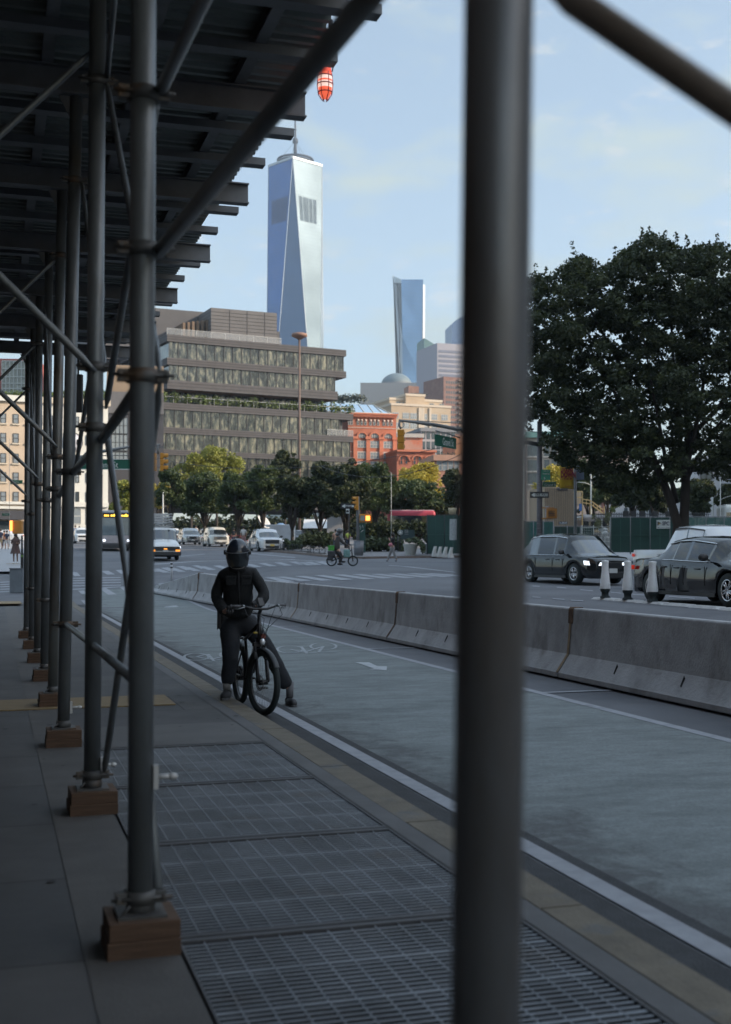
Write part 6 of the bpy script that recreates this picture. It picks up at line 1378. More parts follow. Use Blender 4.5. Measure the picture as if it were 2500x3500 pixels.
# plaza trees: dark fronts, ones with sun-coloured leaves behind
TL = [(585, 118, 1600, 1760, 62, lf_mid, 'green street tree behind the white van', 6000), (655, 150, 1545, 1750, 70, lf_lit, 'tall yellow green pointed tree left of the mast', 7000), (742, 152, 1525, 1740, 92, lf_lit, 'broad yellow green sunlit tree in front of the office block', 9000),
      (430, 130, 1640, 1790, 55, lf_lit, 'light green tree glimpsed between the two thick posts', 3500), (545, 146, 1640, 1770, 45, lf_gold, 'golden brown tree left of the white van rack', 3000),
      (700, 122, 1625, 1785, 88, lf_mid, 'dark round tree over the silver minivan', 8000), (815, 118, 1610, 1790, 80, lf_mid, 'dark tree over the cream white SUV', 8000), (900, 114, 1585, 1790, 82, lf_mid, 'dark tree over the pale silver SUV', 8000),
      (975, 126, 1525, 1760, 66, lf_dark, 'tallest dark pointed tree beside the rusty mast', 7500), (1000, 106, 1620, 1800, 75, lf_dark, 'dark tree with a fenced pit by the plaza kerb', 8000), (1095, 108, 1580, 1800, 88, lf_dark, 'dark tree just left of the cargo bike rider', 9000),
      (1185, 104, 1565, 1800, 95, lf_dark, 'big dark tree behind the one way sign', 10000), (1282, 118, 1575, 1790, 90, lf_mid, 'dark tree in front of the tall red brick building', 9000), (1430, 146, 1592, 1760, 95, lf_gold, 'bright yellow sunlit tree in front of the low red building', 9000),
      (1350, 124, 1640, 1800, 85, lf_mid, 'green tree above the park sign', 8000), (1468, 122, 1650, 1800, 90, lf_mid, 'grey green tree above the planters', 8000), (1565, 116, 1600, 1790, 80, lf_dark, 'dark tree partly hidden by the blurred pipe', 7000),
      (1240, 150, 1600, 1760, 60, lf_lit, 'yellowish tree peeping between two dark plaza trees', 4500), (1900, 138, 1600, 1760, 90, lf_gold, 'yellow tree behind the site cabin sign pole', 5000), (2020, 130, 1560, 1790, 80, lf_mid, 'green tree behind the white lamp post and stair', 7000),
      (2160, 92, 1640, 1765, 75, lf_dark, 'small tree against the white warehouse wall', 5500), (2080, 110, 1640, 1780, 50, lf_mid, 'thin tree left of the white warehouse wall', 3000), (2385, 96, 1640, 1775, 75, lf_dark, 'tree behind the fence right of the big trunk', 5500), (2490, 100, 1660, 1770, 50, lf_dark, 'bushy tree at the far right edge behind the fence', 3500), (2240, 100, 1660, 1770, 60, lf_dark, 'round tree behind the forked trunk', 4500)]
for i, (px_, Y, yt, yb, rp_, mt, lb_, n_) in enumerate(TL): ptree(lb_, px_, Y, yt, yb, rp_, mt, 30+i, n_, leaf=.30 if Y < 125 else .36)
# shrubs and beds of the plaza
shr = M('shrub_leaf', (.05, .068, .025), .7, var=.45, scale=1.2); shr2 = M('ornamental_grass', (.10, .105, .04), .7, var=.4, scale=1.5)
def bed(name, label, lst, n, sz, mat, seed, cat='shrubs'):
    bl = []
    for (px_, py, rp_, hp, Y) in lst: q = P(px_, py, Y); bl.append((q.x, q.y, q.z, rp_/F*Y, 1.0, hp/F*Y))
    o = leaf_cloud(name, bl, n, sz, mat, None, seed); return tag(o, label, cat)
bed('shrub_bed', 'mixed green shrubs behind the low tree fences beside the silver SUV', [(950+14*i, 1868-(i % 3)*6, 13, 16+4*(i % 2), 97) for i in range(6)], 2600, .2, shr, 3)
bed('grass_bed', 'tall yellow green grasses in the bed left of the cargo bike rider', [(1030+13*i, 1850-(i % 3)*5, 12, 24, 99) for i in range(9)], 4200, .22, shr2, 5)
bed('shrub_bed', 'dark low shrubs between the litter bin and the walking woman', [(1245+14*i, 1868-(i % 3)*5, 14, 24, 92) for i in range(10)], 4600, .2, shr, 7)
bed('hedge_bank', 'tall dark hedge behind the park sign', [(1250+19*i, 1805+(i % 3)*6, 18, 32, 104) for i in range(16)], 6500, .24, lf_dark, 9, 'hedge')
bed('planter_plants', 'trailing plants spilling over the pale round planter', [(1400, 1848, 14, 9, 85), (1420, 1846, 14, 11, 85), (1436, 1856, 10, 12, 84.5), (1446, 1872, 9, 20, 84.5)], 1300, .12, shr, 11, 'plants')
bed('planter_plants', 'dark plants in the grey planter next to the hoarding', [(1462, 1840, 14, 16, 87), (1485, 1838, 14, 20, 87)], 1200, .14, lf_dark, 13, 'plants')
bed('weeds', 'thin weeds by the hoarding gap under the dark coach', [(2045, 1790, 8, 22, 76), (2078, 1770, 7, 22, 76), (2030, 1765, 5, 10, 76)], 700, .10, shr2, 15, 'weeds')

bed('tree_line', 'dark mass of far shrubs and trees closing the view under the plaza trees', [(540+26*i, 1800+(i*7 % 5)*4, 24, 42, 172) for i in range(42)], 16000, .5, lf_dark, 21, 'tree line')
# ================================================================ street furniture
sgrn = M('sign_green', (.012, .10, .065), .45, var=.06); swh = M('sign_white', (.62, .64, .62), .5, var=.05); sblk = M('sign_black', (.02, .02, .022), .5, var=.1)
ylw = M('signal_yellow', (.50, .22, .02), .5, var=.12); polem = M('grey_pole', (.19, .195, .20), .55, metal=.3, var=.15); whp = M('pale_pole', (.48, .48, .45), .5, var=.06); oran = M('hand_lamp', (.9, .22, .04), .4, var=0, emit=(1, .25, .05), estr=2.0)
hgrn = M('hoarding_green', (.016, .055, .045), .7, var=.2, scale=1.2); hgrn2 = M('faded_green', (.08, .17, .15), .8, var=.35, scale=.8, col2=(.17, .23, .21), c2lo=.5, c2hi=.6)
X_, Z_ = Vector((1, 0, 0)), Vector((0, 0, 1))
def signal_head(o, c, facing, n=3, sz=.30, name='signal_head'):
    """yellow signal head; c = top centre; facing = direction the lenses look"""
    f = Vector(facing).normalized(); s_ = f.cross(Z_).normalized(); m = Matrix((s_, f, Z_)).transposed(); c = Vector(c)
    mb = MB()
    for i in range(n): mb.box(c-Z_*(sz*1.12*(i+.5)), (sz*1.1, sz*.62, sz*1.08), mat=m)
    h = mb.build(name, ylw, o, bevel=.02)
    mb = MB()
    for i in range(n):
        q = c-Z_*(sz*1.12*(i+.5))+f*sz*.30; k = 12; vs = []
        for d_ in (0, .26):
            for j in range(k+1): a = math.pi*(-.15+1.3*j/k); vs.append(q+f*d_*(sz/.3)*(1 if 0 < j < k else .6)+s_*math.cos(a)*sz*.44+Z_*math.sin(a)*sz*.44)
        mb.add(vs, [(j, j+1, k+2+j, k+1+j) for j in range(k)])
    v = mb.build('visor', ylw, h); mo = v.modifiers.new('s', 'SOLIDIFY'); mo.thickness = .012
    mb = MB()
    for i in range(n): mb.ell(c-Z_*(sz*1.12*(i+.5))+f*sz*.32, (sz*.38, sz*.38, sz*.38), 12, 8)
    mb.build('lens', M('dark_lens', (.03, .025, .02), .2, var=0), h); return h
def tubeobj(name, pts, r, mat, par, n=10): mb = MB(); mb.tube(pts, r, n); return mb.build(name, mat, par)
# right-hand mast arm: pole, arm, street sign, signal head
YP = 62; pb = P(1845, 1840, YP); pb.z = gz(pb.x, pb.y)+.1
mp_ = thing('signal_mast', 'grey signal pole right of the blurred pipe with a long arm reaching left', 'traffic signal', pb)
tubeobj('pole', [pb, (pb.x, pb.y, P(0, 1440, YP).z)], [.16, .12], M('taped_pole', (.15, .14, .15), .6, var=.3, scale=5, col2=(.35, .34, .34), c2lo=.62, c2hi=.66, c2scale=6, stretch=(.3, .3, 3)), mp_, 14)
tip = P(1366, 1437, 55); tubeobj('mast_arm', [P(1845, 1520, YP), P(1600, 1475, 59), P(1480, 1450, 56.6), tip], [.11, .10, .075, .055], polem, mp_)
tubeobj('brace_rod', [P(1845, 1478, YP), P(1600, 1448, 59), P(1380, 1436, 55.2)], .02, polem, mp_, 6)
tubeobj('sign_rod', [P(1490, 1472, 56.5), P(1530, 1482, 57.3), P(1575, 1497, 58.4)], .03, polem, mp_, 6)
hk = MB(); hk.tube([tip, tip-U*.25, P(1371, 1466, 55)], .045, 8); hk.ring(P(1372, 1452, 55), (0, 1, 0), .13, .02, 16, 6); hk.build('hanger', polem, mp_)
signal_head(mp_, P(1371, 1468, 55), (.25, 1, 0), sz=.27)
gsn = thing('street_name_sign', 'big green Grand St sign on the mast arm beside the blurred pipe', 'street sign', P(1487, 1514, 56.5))
a_ = P(1486, 1511, 56.5); b_ = P(1620, 1547, 60.5); dr = (b_-a_); dr.z = 0; dr.normalize()
tp1, bt1 = P(1487, 1488, 56.5), P(1487, 1518, 56.5); hh_ = tp1.z-bt1.z; ln = 2.4
mb = MB(); cz_ = (tp1+bt1)/2; mb.bar(cz_, cz_+dr*ln, .03, hh_+.12); mb.build('sign_face', sgrn, gsn)
text('Grand St', .50, gsn, swh, cz_+dr*.80-U*.17+dr.cross(U)*(.02), dr, U, sx=.70)
# left mast arm with the other Grand St sign and two heads seen from the side
YL = 58; lb0 = P(224, 1860, YL); lb0.z = gz(lb0.x, lb0.y)+.1
ml = thing('signal_mast', 'signal pole hidden behind the near posts with an arm reaching right', 'traffic signal', lb0)
tubeobj('pole', [lb0, (lb0.x, lb0.y, P(0, 1480, YL).z)], [.16, .12], polem, ml, 12)
tubeobj('mast_arm', [P(226, 1580, YL), P(345, 1544, YL), P(440, 1528, YL), P(548, 1520, YL)], [.10, .08, .06, .05], polem, ml)
tubeobj('sign_rod', [P(226, 1558, YL), P(440, 1557, YL)], .025, polem, ml, 6)
for p in (528, 554): signal_head(ml, P(p, 1548, YL+(.3 if p < 540 else 0)), (-1 if p < 540 else 1, .12, 0), sz=.26)
mb = MB(); mb.tube([P(541, 1520, YL), P(541, 1552, YL)], .05, 8); mb.bar(P(522, 1528, YL), P(560, 1528, YL), .08, .06); mb.build('hanger', polem, ml)
gl_ = thing('street_name_sign', 'green Grand St sign between the second and first thick posts', 'street sign', P(350, 1588, YL-.2))
mb = MB(); mb.bar(P(276, 1587, YL-.2), P(452, 1587, YL-.2), .03, P(0, 1571, YL).z-P(0, 1603, YL).z); mb.build('sign_face', sgrn, gl_)
mb = MB(); mb.bar(P(276, 1604, YL-.22), P(452, 1604, YL-.22), .04, .035); mb.bar(P(276, 1570, YL-.22), P(452, 1570, YL-.22), .04, .02); mb.build('sign_edge', swh, gl_)
text('Grand St', .40, gl_, swh, P(322, 1598, YL-.24), X_, U, sx=.78)
# signs on the right pole
def flat_sign(name, label, px0, px1, py0, py1, Y, mat, cat='street sign', ang=0.0):
    a, b_ = P(px0, (py0+py1)/2, Y), P(px1, (py0+py1)/2, Y); o = thing(name, label, cat, (a+b_)/2); mb = MB(); dd = Vector((math.cos(R(ang)), math.sin(R(ang)), 0)); l_2 = (b_-a).length/2/math.cos(R(ang)); c = (a+b_)/2
    mb.bar(c-dd*l_2, c+dd*l_2, .025, P(0, py0, Y).z-P(0, py1, Y).z); mb.build('sign_face', mat, o); return o
o = flat_sign('street_name_sign', 'bright green Avenue of the Americas sign on the taped pole', 1850, 1882, 1605, 1641, 61.7, M('sign_green_bright', (.01, .20, .12), .4))
smudge(o, swh, P(1857, 1611, 61.66), (.28, 0, 0), .04, 9, 10); text('Americas', .14, o, swh, P(1855, 1622, 61.66), X_, U, sx=.68); text('6', .17, o, swh, P(1859, 1638, 61.66), X_, U); 0
o = flat_sign('street_name_sign', 'dark green Grand St sign below the avenue sign on the taped pole', 1855, 1902, 1647, 1664, 61.7, M('sign_green_dark', (.012, .075, .035), .5)); text('Grand St', .17, o, M('dull_white', (.36, .38, .36), .6), P(1861, 1661, 61.66), X_, U)
o = flat_sign('one_way_sign', 'black one way sign with a left arrow crossing the taped pole', 1812, 1876, 1681, 1702, 61.78, sblk)
def oneway(o, x0, x1, y0, y1, Y, size, sx):
    mb = MB(); ym_ = (y0+y1)/2; h = (y1-y0)/2
    q = [P(x0+2, ym_, Y), P(x0+2+h*1.1, y0+3, Y), P(x0+2+h*1.1, y0+6, Y), P(x1-2, y0+6, Y), P(x1-2, y1-6, Y), P(x0+2+h*1.1, y1-6, Y), P(x0+2+h*1.1, y1-3, Y)]; mb.quad(*q); mb.build('arrow', swh, o)
    text('ONE WAY', size, o, sblk, P(x0+h*1.5, y1-7.5, Y-.02), X_, U, sx=sx, bold=.004)
oneway(o, 1814, 1874, 1681, 1702, 61.74, .15, .85)
pd = thing('pedestrian_signal', 'amber boxed walk signal on the taped pole', 'walk signal', P(1889, 1755, 61.5)); mb = MB(); mb.box(P(1886, 1755, 61.5), (.50, .35, .50)); mb.build('housing', M('signal_orange', (.38, .15, .02), .5, var=.15), pd, bevel=.03)
mb = MB()
for i in range(6):
    mb.bar(P(1877+3.6*i, 1745, 61.28), P(1877+3.6*i, 1765, 61.28), .02, .008); 
mb.bar(P(1875, 1755, 61.28), P(1897, 1755, 61.28), .02, .02); mb.build('lens_grid', sblk, pd); mb = MB(); mb.bar(P(1852, 1736, 61.6), P(1895, 1736, 61.6), .06, .05); mb.bar(P(1852, 1772, 61.6), P(1890, 1772, 61.6), .06, .05); mb.build('bracket', M('signal_orange', (.38, .15, .02)), pd)
# corner signal on the plaza
YC = 88; cb_ = P(1224, 1903, YC); cb_.z = gz(cb_.x, cb_.y); cs = thing('traffic_signal', 'slim corner signal post with a yellow head beside the litter bin', 'traffic signal', cb_)
tubeobj('pole', [cb_, (cb_.x, cb_.y, P(0, 1697, YC).z)], .11, M('post_grey', (.12, .12, .125), .6, var=.3), cs); signal_head(cs, P(1220, 1697, YC-.15), (-.9, -.35, 0), sz=.29)
for p_, lit in ((1240, False), (1258, True)):
    mb = MB(); mb.box(P(p_, 1771, YC-.2), (.42, .4, .5)); hs = mb.build('pedestrian_head', ylw, cs, bevel=.02)
    mb = MB(); mb.box(P(p_, 1771, YC-.42), (.30, .02, .34)); mb.build('lens', oran if lit else M('grey_lens', (.28, .28, .27), .5), hs)
mb = MB(); mb.bar(P(1226, 1758, YC), P(1270, 1758, YC), .06, .05); mb.bar(P(1226, 1786, YC), P(1270, 1786, YC), .06, .05); mb.bar(P(1270, 1757, YC), P(1270, 1787, YC), .05, .05, up=X_); mb.build('bracket', ylw, cs)
ow = thing('one_way_sign', 'black one way sign on a thin post left of the yellow corner signal', 'street sign', G(P(1194, 1900, 87).x, 87)); tubeobj('post', [P(1194, 1898, 87), P(1194, 1722, 87)], .04, sblk, ow, 6)
mb = MB(); mb.bar(P(1166, 1730, 86.9), P(1212, 1730, 86.9), .03, P(0, 1721, 87).z-P(0, 1739, 87).z); mb.build('sign_face', sblk, ow)
def ow2(o, x0, x1, y0, y1, Y, size):
    mb = MB(); ym_ = (y0+y1)/2; mb.quad(P(x0+3, ym_, Y), P(x0+14, y0+3, Y), P(x0+14, y0+6, Y), P(x1-2, y0+6, Y), P(x1-2, y1-6, Y), P(x0+14, y1-6, Y), P(x0+14, y1-3, Y)); mb.build('arrow', swh, o)
    text('ONE WAY', size, o, sblk, P(x0+14, y1-6.3, Y-.02), X_, U, sx=.8, bold=.006)
ow2(ow, 1166, 1212, 1721, 1739, 86.86, .13)
mb = MB(); mb.bar(P(1183, 1747, 86.9), P(1195, 1747, 86.9), .03, .32); mb.build('small_sign', swh, ow); mb = MB(); mb.quad(P(1184, 1744, 86.86), P(1189, 1744, 86.86), P(1189, 1741, 86.86), P(1194, 1747, 86.86), P(1189, 1753, 86.86), P(1189, 1750, 86.86), P(1184, 1750, 86.86)); mb.build('arrow', sblk, ow)
# litter bin, kiosk cabinet
lb_ = P(1227, 1913, 84); lb_.z = gz(lb_.x, 84)+.1; bn = thing('litter_bin', 'ribbed grey metal litter bin on the plaza corner', 'litter bin', lb_); binm = M('bin_metal', (.22, .23, .25), .55, metal=.4, var=.15)
mb = MB(); mb.lathe((0, 0, 0), [(.001, .02), (.30, .02), (.34, 1.05), (.32, 1.05), (.29, .1)], 24); mb.build('body', binm, bn, world=False); mb = MB()
for z in (.06, .55, 1.04): mb.ring((0, 0, z), (0, 0, 1), .30+.04*z, .018, 24, 6)
for i in range(24): a = i*math.pi/12; mb.tube([(.305*math.cos(a), .305*math.sin(a), .05), (.345*math.cos(a), .345*math.sin(a), 1.03)], .009, 4)
mb.build('hoop', binm, bn, world=False)
kb = P(1238, 1890, 90); kb.z = gz(kb.x, 90)+.1; kx = thing('street_cabinet', 'dark green street cabinet with a rounded top and graffiti behind the litter bin', 'cabinet', kb); mb = MB(); mb.box((0, 0, 1.2), (.5, .5, 2.4)); mb.build('body', hgrn, kx, world=False, bevel=.04); mb = MB(); mb.lathe((0, 0, 2.4), [(.25, 0), (.2, .12), (.001, .17)], 16); mb.build('cap', M('cap_pale', (.2, .24, .23), .5), kx, world=False)
mb = MB(); mb.tube([(-.12, -.26, 1.7), (-.14, -.26, 2.0), (.0, -.26, 1.8), (.02, -.26, 2.05), (.1, -.26, 1.8)], .02, 5); mb.tube([(-.1, -.26, 1.5), (.1, -.26, 1.65)], .02, 5); mb.build('scrawl', swh, kx, world=False)
# planters
for i, (px_, w_, m_, lab, Y, yb) in enumerate(((1404, 53, M('planter_pale', (.42, .42, .40), .8, var=.12, bump=.3), 'pale tapered round planter with a ribbed side', 85, 1898), (1466, 46, M('planter_grey', (.24, .25, .255), .8, var=.1), 'grey tapered planter beside the green hoarding', 87, 1893))):
    q = P(px_, yb, Y); q.z = gz(q.x, Y)+.1; r1 = w_/2/F*Y; o = thing('planter', lab, 'planter', q, 0, 'planters on the plaza'); h = .80 if i == 0 else .75
    mb = MB(); mb.lathe((0, 0, 0), [(r1*.62, 0), (r1*.72, h*.3), (r1*.97, h*.93), (r1*1.0, h), (r1*.9, h), (r1*.85, h*.85), (.001, h*.85)], 28); mb.build('pot', m_, o, world=False)
    mb = MB()
    for z in (.15, .3, .45, .6): mb.ring((0, 0, z), (0, 0, 1), r1*(.62+.38*z/h)+.004, .008, 28, 5)
    mb.build('rib', m_, o, world=False)
# park sign board
pk_ = P(1398, 1880, 88); pk_.z = gz(pk_.x, 88); psg = thing('park_sign', 'dark green park sign board with a white leaf roundel behind the planter', 'sign', pk_)
mb = MB(); mb.bar(P(1370, 1826, 88), P(1388, 1826, 88), .04, .70); mb.bar(P(1383, 1826, 88), P(1418, 1826, 88), .035, .62); mb.build('board', M('park_green', (.02, .045, .05), .5), psg)
mb = MB(); mb.tube([P(1361, 1882, 88), P(1361, 1830, 88)], .05, 6); mb.tube([P(1370, 1882, 88), P(1370, 1812, 88)], .03, 6); mb.build('post', sblk, psg)
mb = MB(); mb.ring(P(1369, 1820, 87.95), (0, 1, 0), .17, .018, 24, 6); mb.lathe(P(1369, 1820, 87.97), [(.001, 0), (.16, 0)], 20, (0, -1, 0)); mb.build('roundel', M('park_green2', (.03, .06, .06), .5), psg)
mb = MB(); mb.ring(P(1369, 1820, 87.93), (0, 1, 0), .165, .014, 24, 6)
cc_ = P(1369, 1820, 87.92)
for a in (90, 162, 18, 234, 306): mb.ell(cc_+Vector((math.cos(R(a))*.06, 0, math.sin(R(a))*.06)), (.045, .01, .045), 8, 6)
mb.tube([cc_-U*.12, cc_], .012, 5); mb.build('leaf_mark', swh, psg)
mb = MB()
for y in (1812, 1816, 1820, 1826): mb.bar(P(1384, y, 87.93), P(1396, y, 87.93), .02, .03)
mb.build('print_lines', M('print_grey', (.30, .32, .32), .6), psg)
# bench
be = P(1318, 1862, 92); be.z = gz(be.x, 92)+.05; bnch = thing('park_bench', 'slatted park bench behind the walking woman', 'bench', be); bwd = M('bench_slat', (.20, .17, .13), .7, var=.2)
mb = MB(); [mb.box((0, .05*i-.1, .46), (1.2, .04, .03)) for i in range(5)]; mb.build('seat', bwd, bnch, world=False); mb = MB(); [mb.box((0, .16+.03*i, .62+.13*i), (1.2, .03, .08)) for i in range(3)]; mb.build('backrest', bwd, bnch, world=False)
for s_ in (-1, 1): mb = MB(); mb.box((s_*.5, -.1, .22), (.05, .05, .44)); mb.box((s_*.5, .14, .45), (.05, .05, .9)); mb.build('leg', sblk, bnch, world=False)
# low tree-pit fences
def pitfence(label, p0, p1, Y0, Y1):
    a, b_ = G((p0-1250)/F*Y0, Y0, .1), G((p1-1250)/F*Y1, Y1, .1); o = thing('tree_guard', label, 'low fence', a, 0, 'low iron tree guards'); n = max(2, int((b_-a).length/.75)); mb = MB()
    for i in range(n+1): q = a.lerp(b_, i/n); mb.tube([q, q+U*.62], .022, 5)
    mb.build('post', sblk, o); mb = MB()
    for h in (.10, .52): mb.tube([a+U*h, b_+U*h], .014, 5)
    for i in range(n): q0, q1 = a.lerp(b_, i/n), a.lerp(b_, (i+1)/n); mb.tube([q0+U*.1, q1+U*.52], .009, 4); mb.tube([q0+U*.52, q1+U*.1], .009, 4)
    mb.build('rail', sblk, o); mb = MB(); mb.bar(a+U*.04, b_+U*.04, .25, .08); mb.build('pit_edge', M('pit_stone', (.13, .12, .11), .8), o)
pitfence('low iron fence nearest the pale silver SUV', 948, 971, 96, 93); pitfence('low iron fence round the slim trunk right of the silver SUV', 970, 1062, 92, 90); pitfence('low iron fence just left of the cargo bike', 1053, 1112, 88.5, 86.5)
# plaza paving
plz = M('plaza_paving', (.17, .165, .17), .85, var=.15, scale=1.0, bump=.2, bscale=30)
kp = [(905, 96.0), (960, 92.5), (1040, 88.6), (1118, 84.6), (1180, 82.6), (1245, 82.0), (1330, 82.6), (1420, 83.2), (1520, 83.6), (1620, 84)]
mb = MB(); vs = []
for px_, Y in kp:
    for k_ in range(9): yy = Y+(k_/8)**1.5*70; x = (px_-1250)/F*(Y+(yy-Y)*.9); vs.append((x, yy, gz(x, yy)+.12))
mb.add(vs, [(i*9+j, (i+1)*9+j, (i+1)*9+j+1, i*9+j+1) for i in range(len(kp)-1) for j in range(8)], True); struct(mb.build('plaza_pavement', plz))
mb = MB(); q = [G((p-1250)/F*Y, Y) for p, Y in kp]
for a, b_ in zip(q, q[1:]): mb.bar(a+U*.07-Vector((0, .1, 0)), b_+U*.07-Vector((0, .1, 0)), .18, .14)
struct(mb.build('plaza_kerb', M('brown_kerb', (.17, .13, .11), .8, var=.2)))
kp2 = [(1780, 66.0), (2100, 66), (2200, 66), (2700, 66)]
mb = MB(); vs = []
for px_, Y in kp2:
    for k_ in range(5): yy = Y+k_*14; x = (px_-1250)/F*yy; vs.append((x, yy, gz(x, yy)+.14))
mb.add(vs, [(i*5+j, (i+1)*5+j, (i+1)*5+j+1, i*5+j+1) for i in range(len(kp2)-1) for j in range(4)]); struct(mb.build('plaza_pavement', M('pale_pavement', (.30, .30, .31), .85, var=.12)))
# left island pavement beyond the crossing
mb = MB(); vs = []
for px_ in (-260, -60, 82, 118):
    for Y in (60, 66, 72, 80, 92, 120, 160): x = (px_-1250)/F*Y; vs.append((x, Y, gz(x, Y)+.13))
mb.add(vs, [(i*7+j, (i+1)*7+j, (i+1)*7+j+1, i*7+j+1) for i in range(3) for j in range(6)]); struct(mb.build('far_pavement', M('pale_pavement', (.30, .30, .31))))
mb = MB(); q = [G((p-1250)/F*Y, Y, .134) for p, Y in ((24, 65.5), (68, 65.5), (70, 69), (22, 69))]; mb.quad(*q); struct(mb.build('tactile_paving', tan))
# green hoarding with the SPC board, and its faded part
def hoard(name, label, px0, px1, yt, yb, Y, ang, mat, npan, railm=polem):
    a = P(px0, yb, Y); u = Vector((math.cos(R(ang)), math.sin(R(ang)), 0)); k = (px1-1250)/F; s_ = (k*a.y-a.x)/(u.x-k*u.y); b_ = a+u*s_; h = (yb-yt)/F*Y; g = gz(a.x, a.y)
    o = thing(name, label, 'fence', a); pw = s_/npan
    for i in range(npan):
        q0, q1 = a+u*(pw*i+.03), a+u*(pw*(i+1)-.03); mb = MB(); mb.bar(q0+U*h/2, q1+U*h/2, .03, h-.04); p_ = mb.build('fence_panel', mat, o)
        mb = MB(); mb.bar((q0+q1)/2+U*0, (q0+q1)/2+U*h, .035, .04, up=X_); mb.bar(q0+U*h*.5-Vector((0, .03, 0)), q1+U*h*.5-Vector((0, .03, 0)), .03, .03); mb.build('panel_seam', M('seam_green', (.03, .085, .07), .6), p_)
    for i in range(npan+1): q = a+u*pw*i; mb = MB(); mb.tube([q-U*.1, q+U*(h+.06)], .035, 8); mb.build('fence_post', railm, o)
    mb = MB(); mb.tube([a+U*(h+.02), b_+U*(h+.02)], .025, 8); mb.build('top_rail', railm, o); return o
h1 = hoard('construction_fence', 'dark green hoarding panels carrying the white SPC board', 2088, 2358, 1769, 1889, 75, -2, hgrn, 4)
hoard('construction_fence', 'faded translucent green fence right of the big trunk', 2352, 2600, 1768, 1889, 74.6, -4, hgrn2, 4)
hoard('construction_fence', 'teal hoarding behind the dark SUV left of the taped pole', 1790, 1892, 1783, 1889, 79, 3, M('teal_hoarding', (.035, .11, .10), .75, var=.25, scale=1), 3)
hoard('construction_fence', 'mesh covered fence section with rubbish behind it beside the banner pole', 1894, 2030, 1800, 1889, 80, 2, M('mesh_green', (.03, .055, .048), .8, var=.5, scale=1.5), 3)
gp_ = thing('fence_gate', 'wire mesh gate standing open at the hoarding gap', 'gate', P(2060, 1889, 74)); mb = MB()
for p in (1990, 2030, 2058, 2085): mb.tube([P(p, 1889, 76), P(p, 1795 if p < 2050 else 1775, 76)], .03, 6)
for y in (1800, 1845, 1886): mb.tube([P(1990, y+4, 76), P(2085, y, 76)], .022, 5)
for i in range(12): mb.tube([P(1990+8*i, 1802, 76.02), P(1990+8*i, 1886, 76.02)], .006, 3)
for i in range(9): mb.tube([P(1990, 1804+9*i, 76.02), P(2085, 1804+9*i, 76.02)], .006, 3)
mb.build('gate_frame', whp, gp_)
rb_ = thing('rubbish_bags', 'pile of pale sacks and boxes behind the mesh gate', 'sacks', P(2068, 1880, 78)); mb = MB(); r = random.Random(2)
for i in range(16): mb.ell(P(r.uniform(2052, 2082), r.uniform(1800, 1880), 78+r.uniform(-.3, .6)), (r.uniform(.14, .3), .2, r.uniform(.08, .2)), 10, 6)
mb.build('sack', M('sack_pale', (.42, .42, .41), .8, var=.4, scale=4), rb_); tag(rb_.children[0] if rb_.children else rb_, None)
bd = flat_sign('site_board', 'white SPC company board fixed to the green hoarding', 2245, 2291, 1777, 1807, 74.85, swh, 'sign board', -2)
text('SPC', .34, bd, M('navy_print', (.03, .035, .07), .6), P(2264, 1795.5, 74.8), X_, U, sx=.78, bold=.006); smudge(bd, M('navy_print', (.03, .035, .07)), P(2248, 1804.5, 74.8), (.75, 0, 0), .035, 26, 5)
mb = MB(); Yb = 74.8; mb.quad(P(2249, 1784, Yb), P(2260, 1789, Yb), P(2249, 1795, Yb)); mb.build('logo_mark', M('gold_print', (.42, .28, .08), .6), bd); mb = MB(); mb.quad(P(2248, 1783, Yb-.01), P(2251, 1783, Yb-.01), P(2251, 1796, Yb-.01), P(2248, 1796, Yb-.01)); mb.quad(P(2251, 1783, Yb-.01), P(2262, 1789, Yb-.01), P(2259, 1789, Yb-.01), P(2251, 1785.5, Yb-.01)); mb.build('logo_mark', M('navy_print', (.03, .035, .07)), bd)
g_ = flat_sign('parking_sign', 'small dark garage notice board behind the banner pole', 1911, 1940, 1783, 1792, 79.7, M('navy_board', (.04, .05, .09), .6), 'sign board'); smudge(g_, swh, P(1913, 1787, 79.6), (.48, 0, 0), .06, 9, 6); smudge(g_, swh, P(1913, 1791, 79.6), (.48, 0, 0), .05, 13, 7)
# banner pole
bpb = P(1967, 1860, 70); bpb.z = gz(bpb.x, 70)+.1; bpo = thing('banner_pole', 'grey pole carrying a yellow banner and a blue-grey banner', 'lamp post', bpb); tubeobj('pole', [bpb, (bpb.x, 70, P(0, 1560, 70).z)], [.10, .08], polem, bpo)
def banner(px0, px1, y0, y1, mat, nm):
    mb = MB(); vs = []; k = 8
    for j in range(k+1):
        for i in range(5): p = P(px0+(px1-px0)*i/4, y0+(y1-y0)*j/k, 70); vs.append((p.x, p.y+.03*math.sin(i*1.3+j*.8), p.z))
    mb.add(vs, [(j*5+i, j*5+i+1, (j+1)*5+i+1, (j+1)*5+i) for j in range(k) for i in range(4)], True); o = mb.build(nm, mat, bpo); m_ = o.modifiers.new('s', 'SOLIDIFY'); m_.thickness = .01; return o
banner(1914, 1961, 1578, 1671, M('banner_yellow', (.62, .40, .03), .7, var=.06), 'yellow_banner'); banner(1970, 1997, 1592, 1640, M('banner_blue', (.20, .24, .33), .7, var=.08), 'blue_banner')
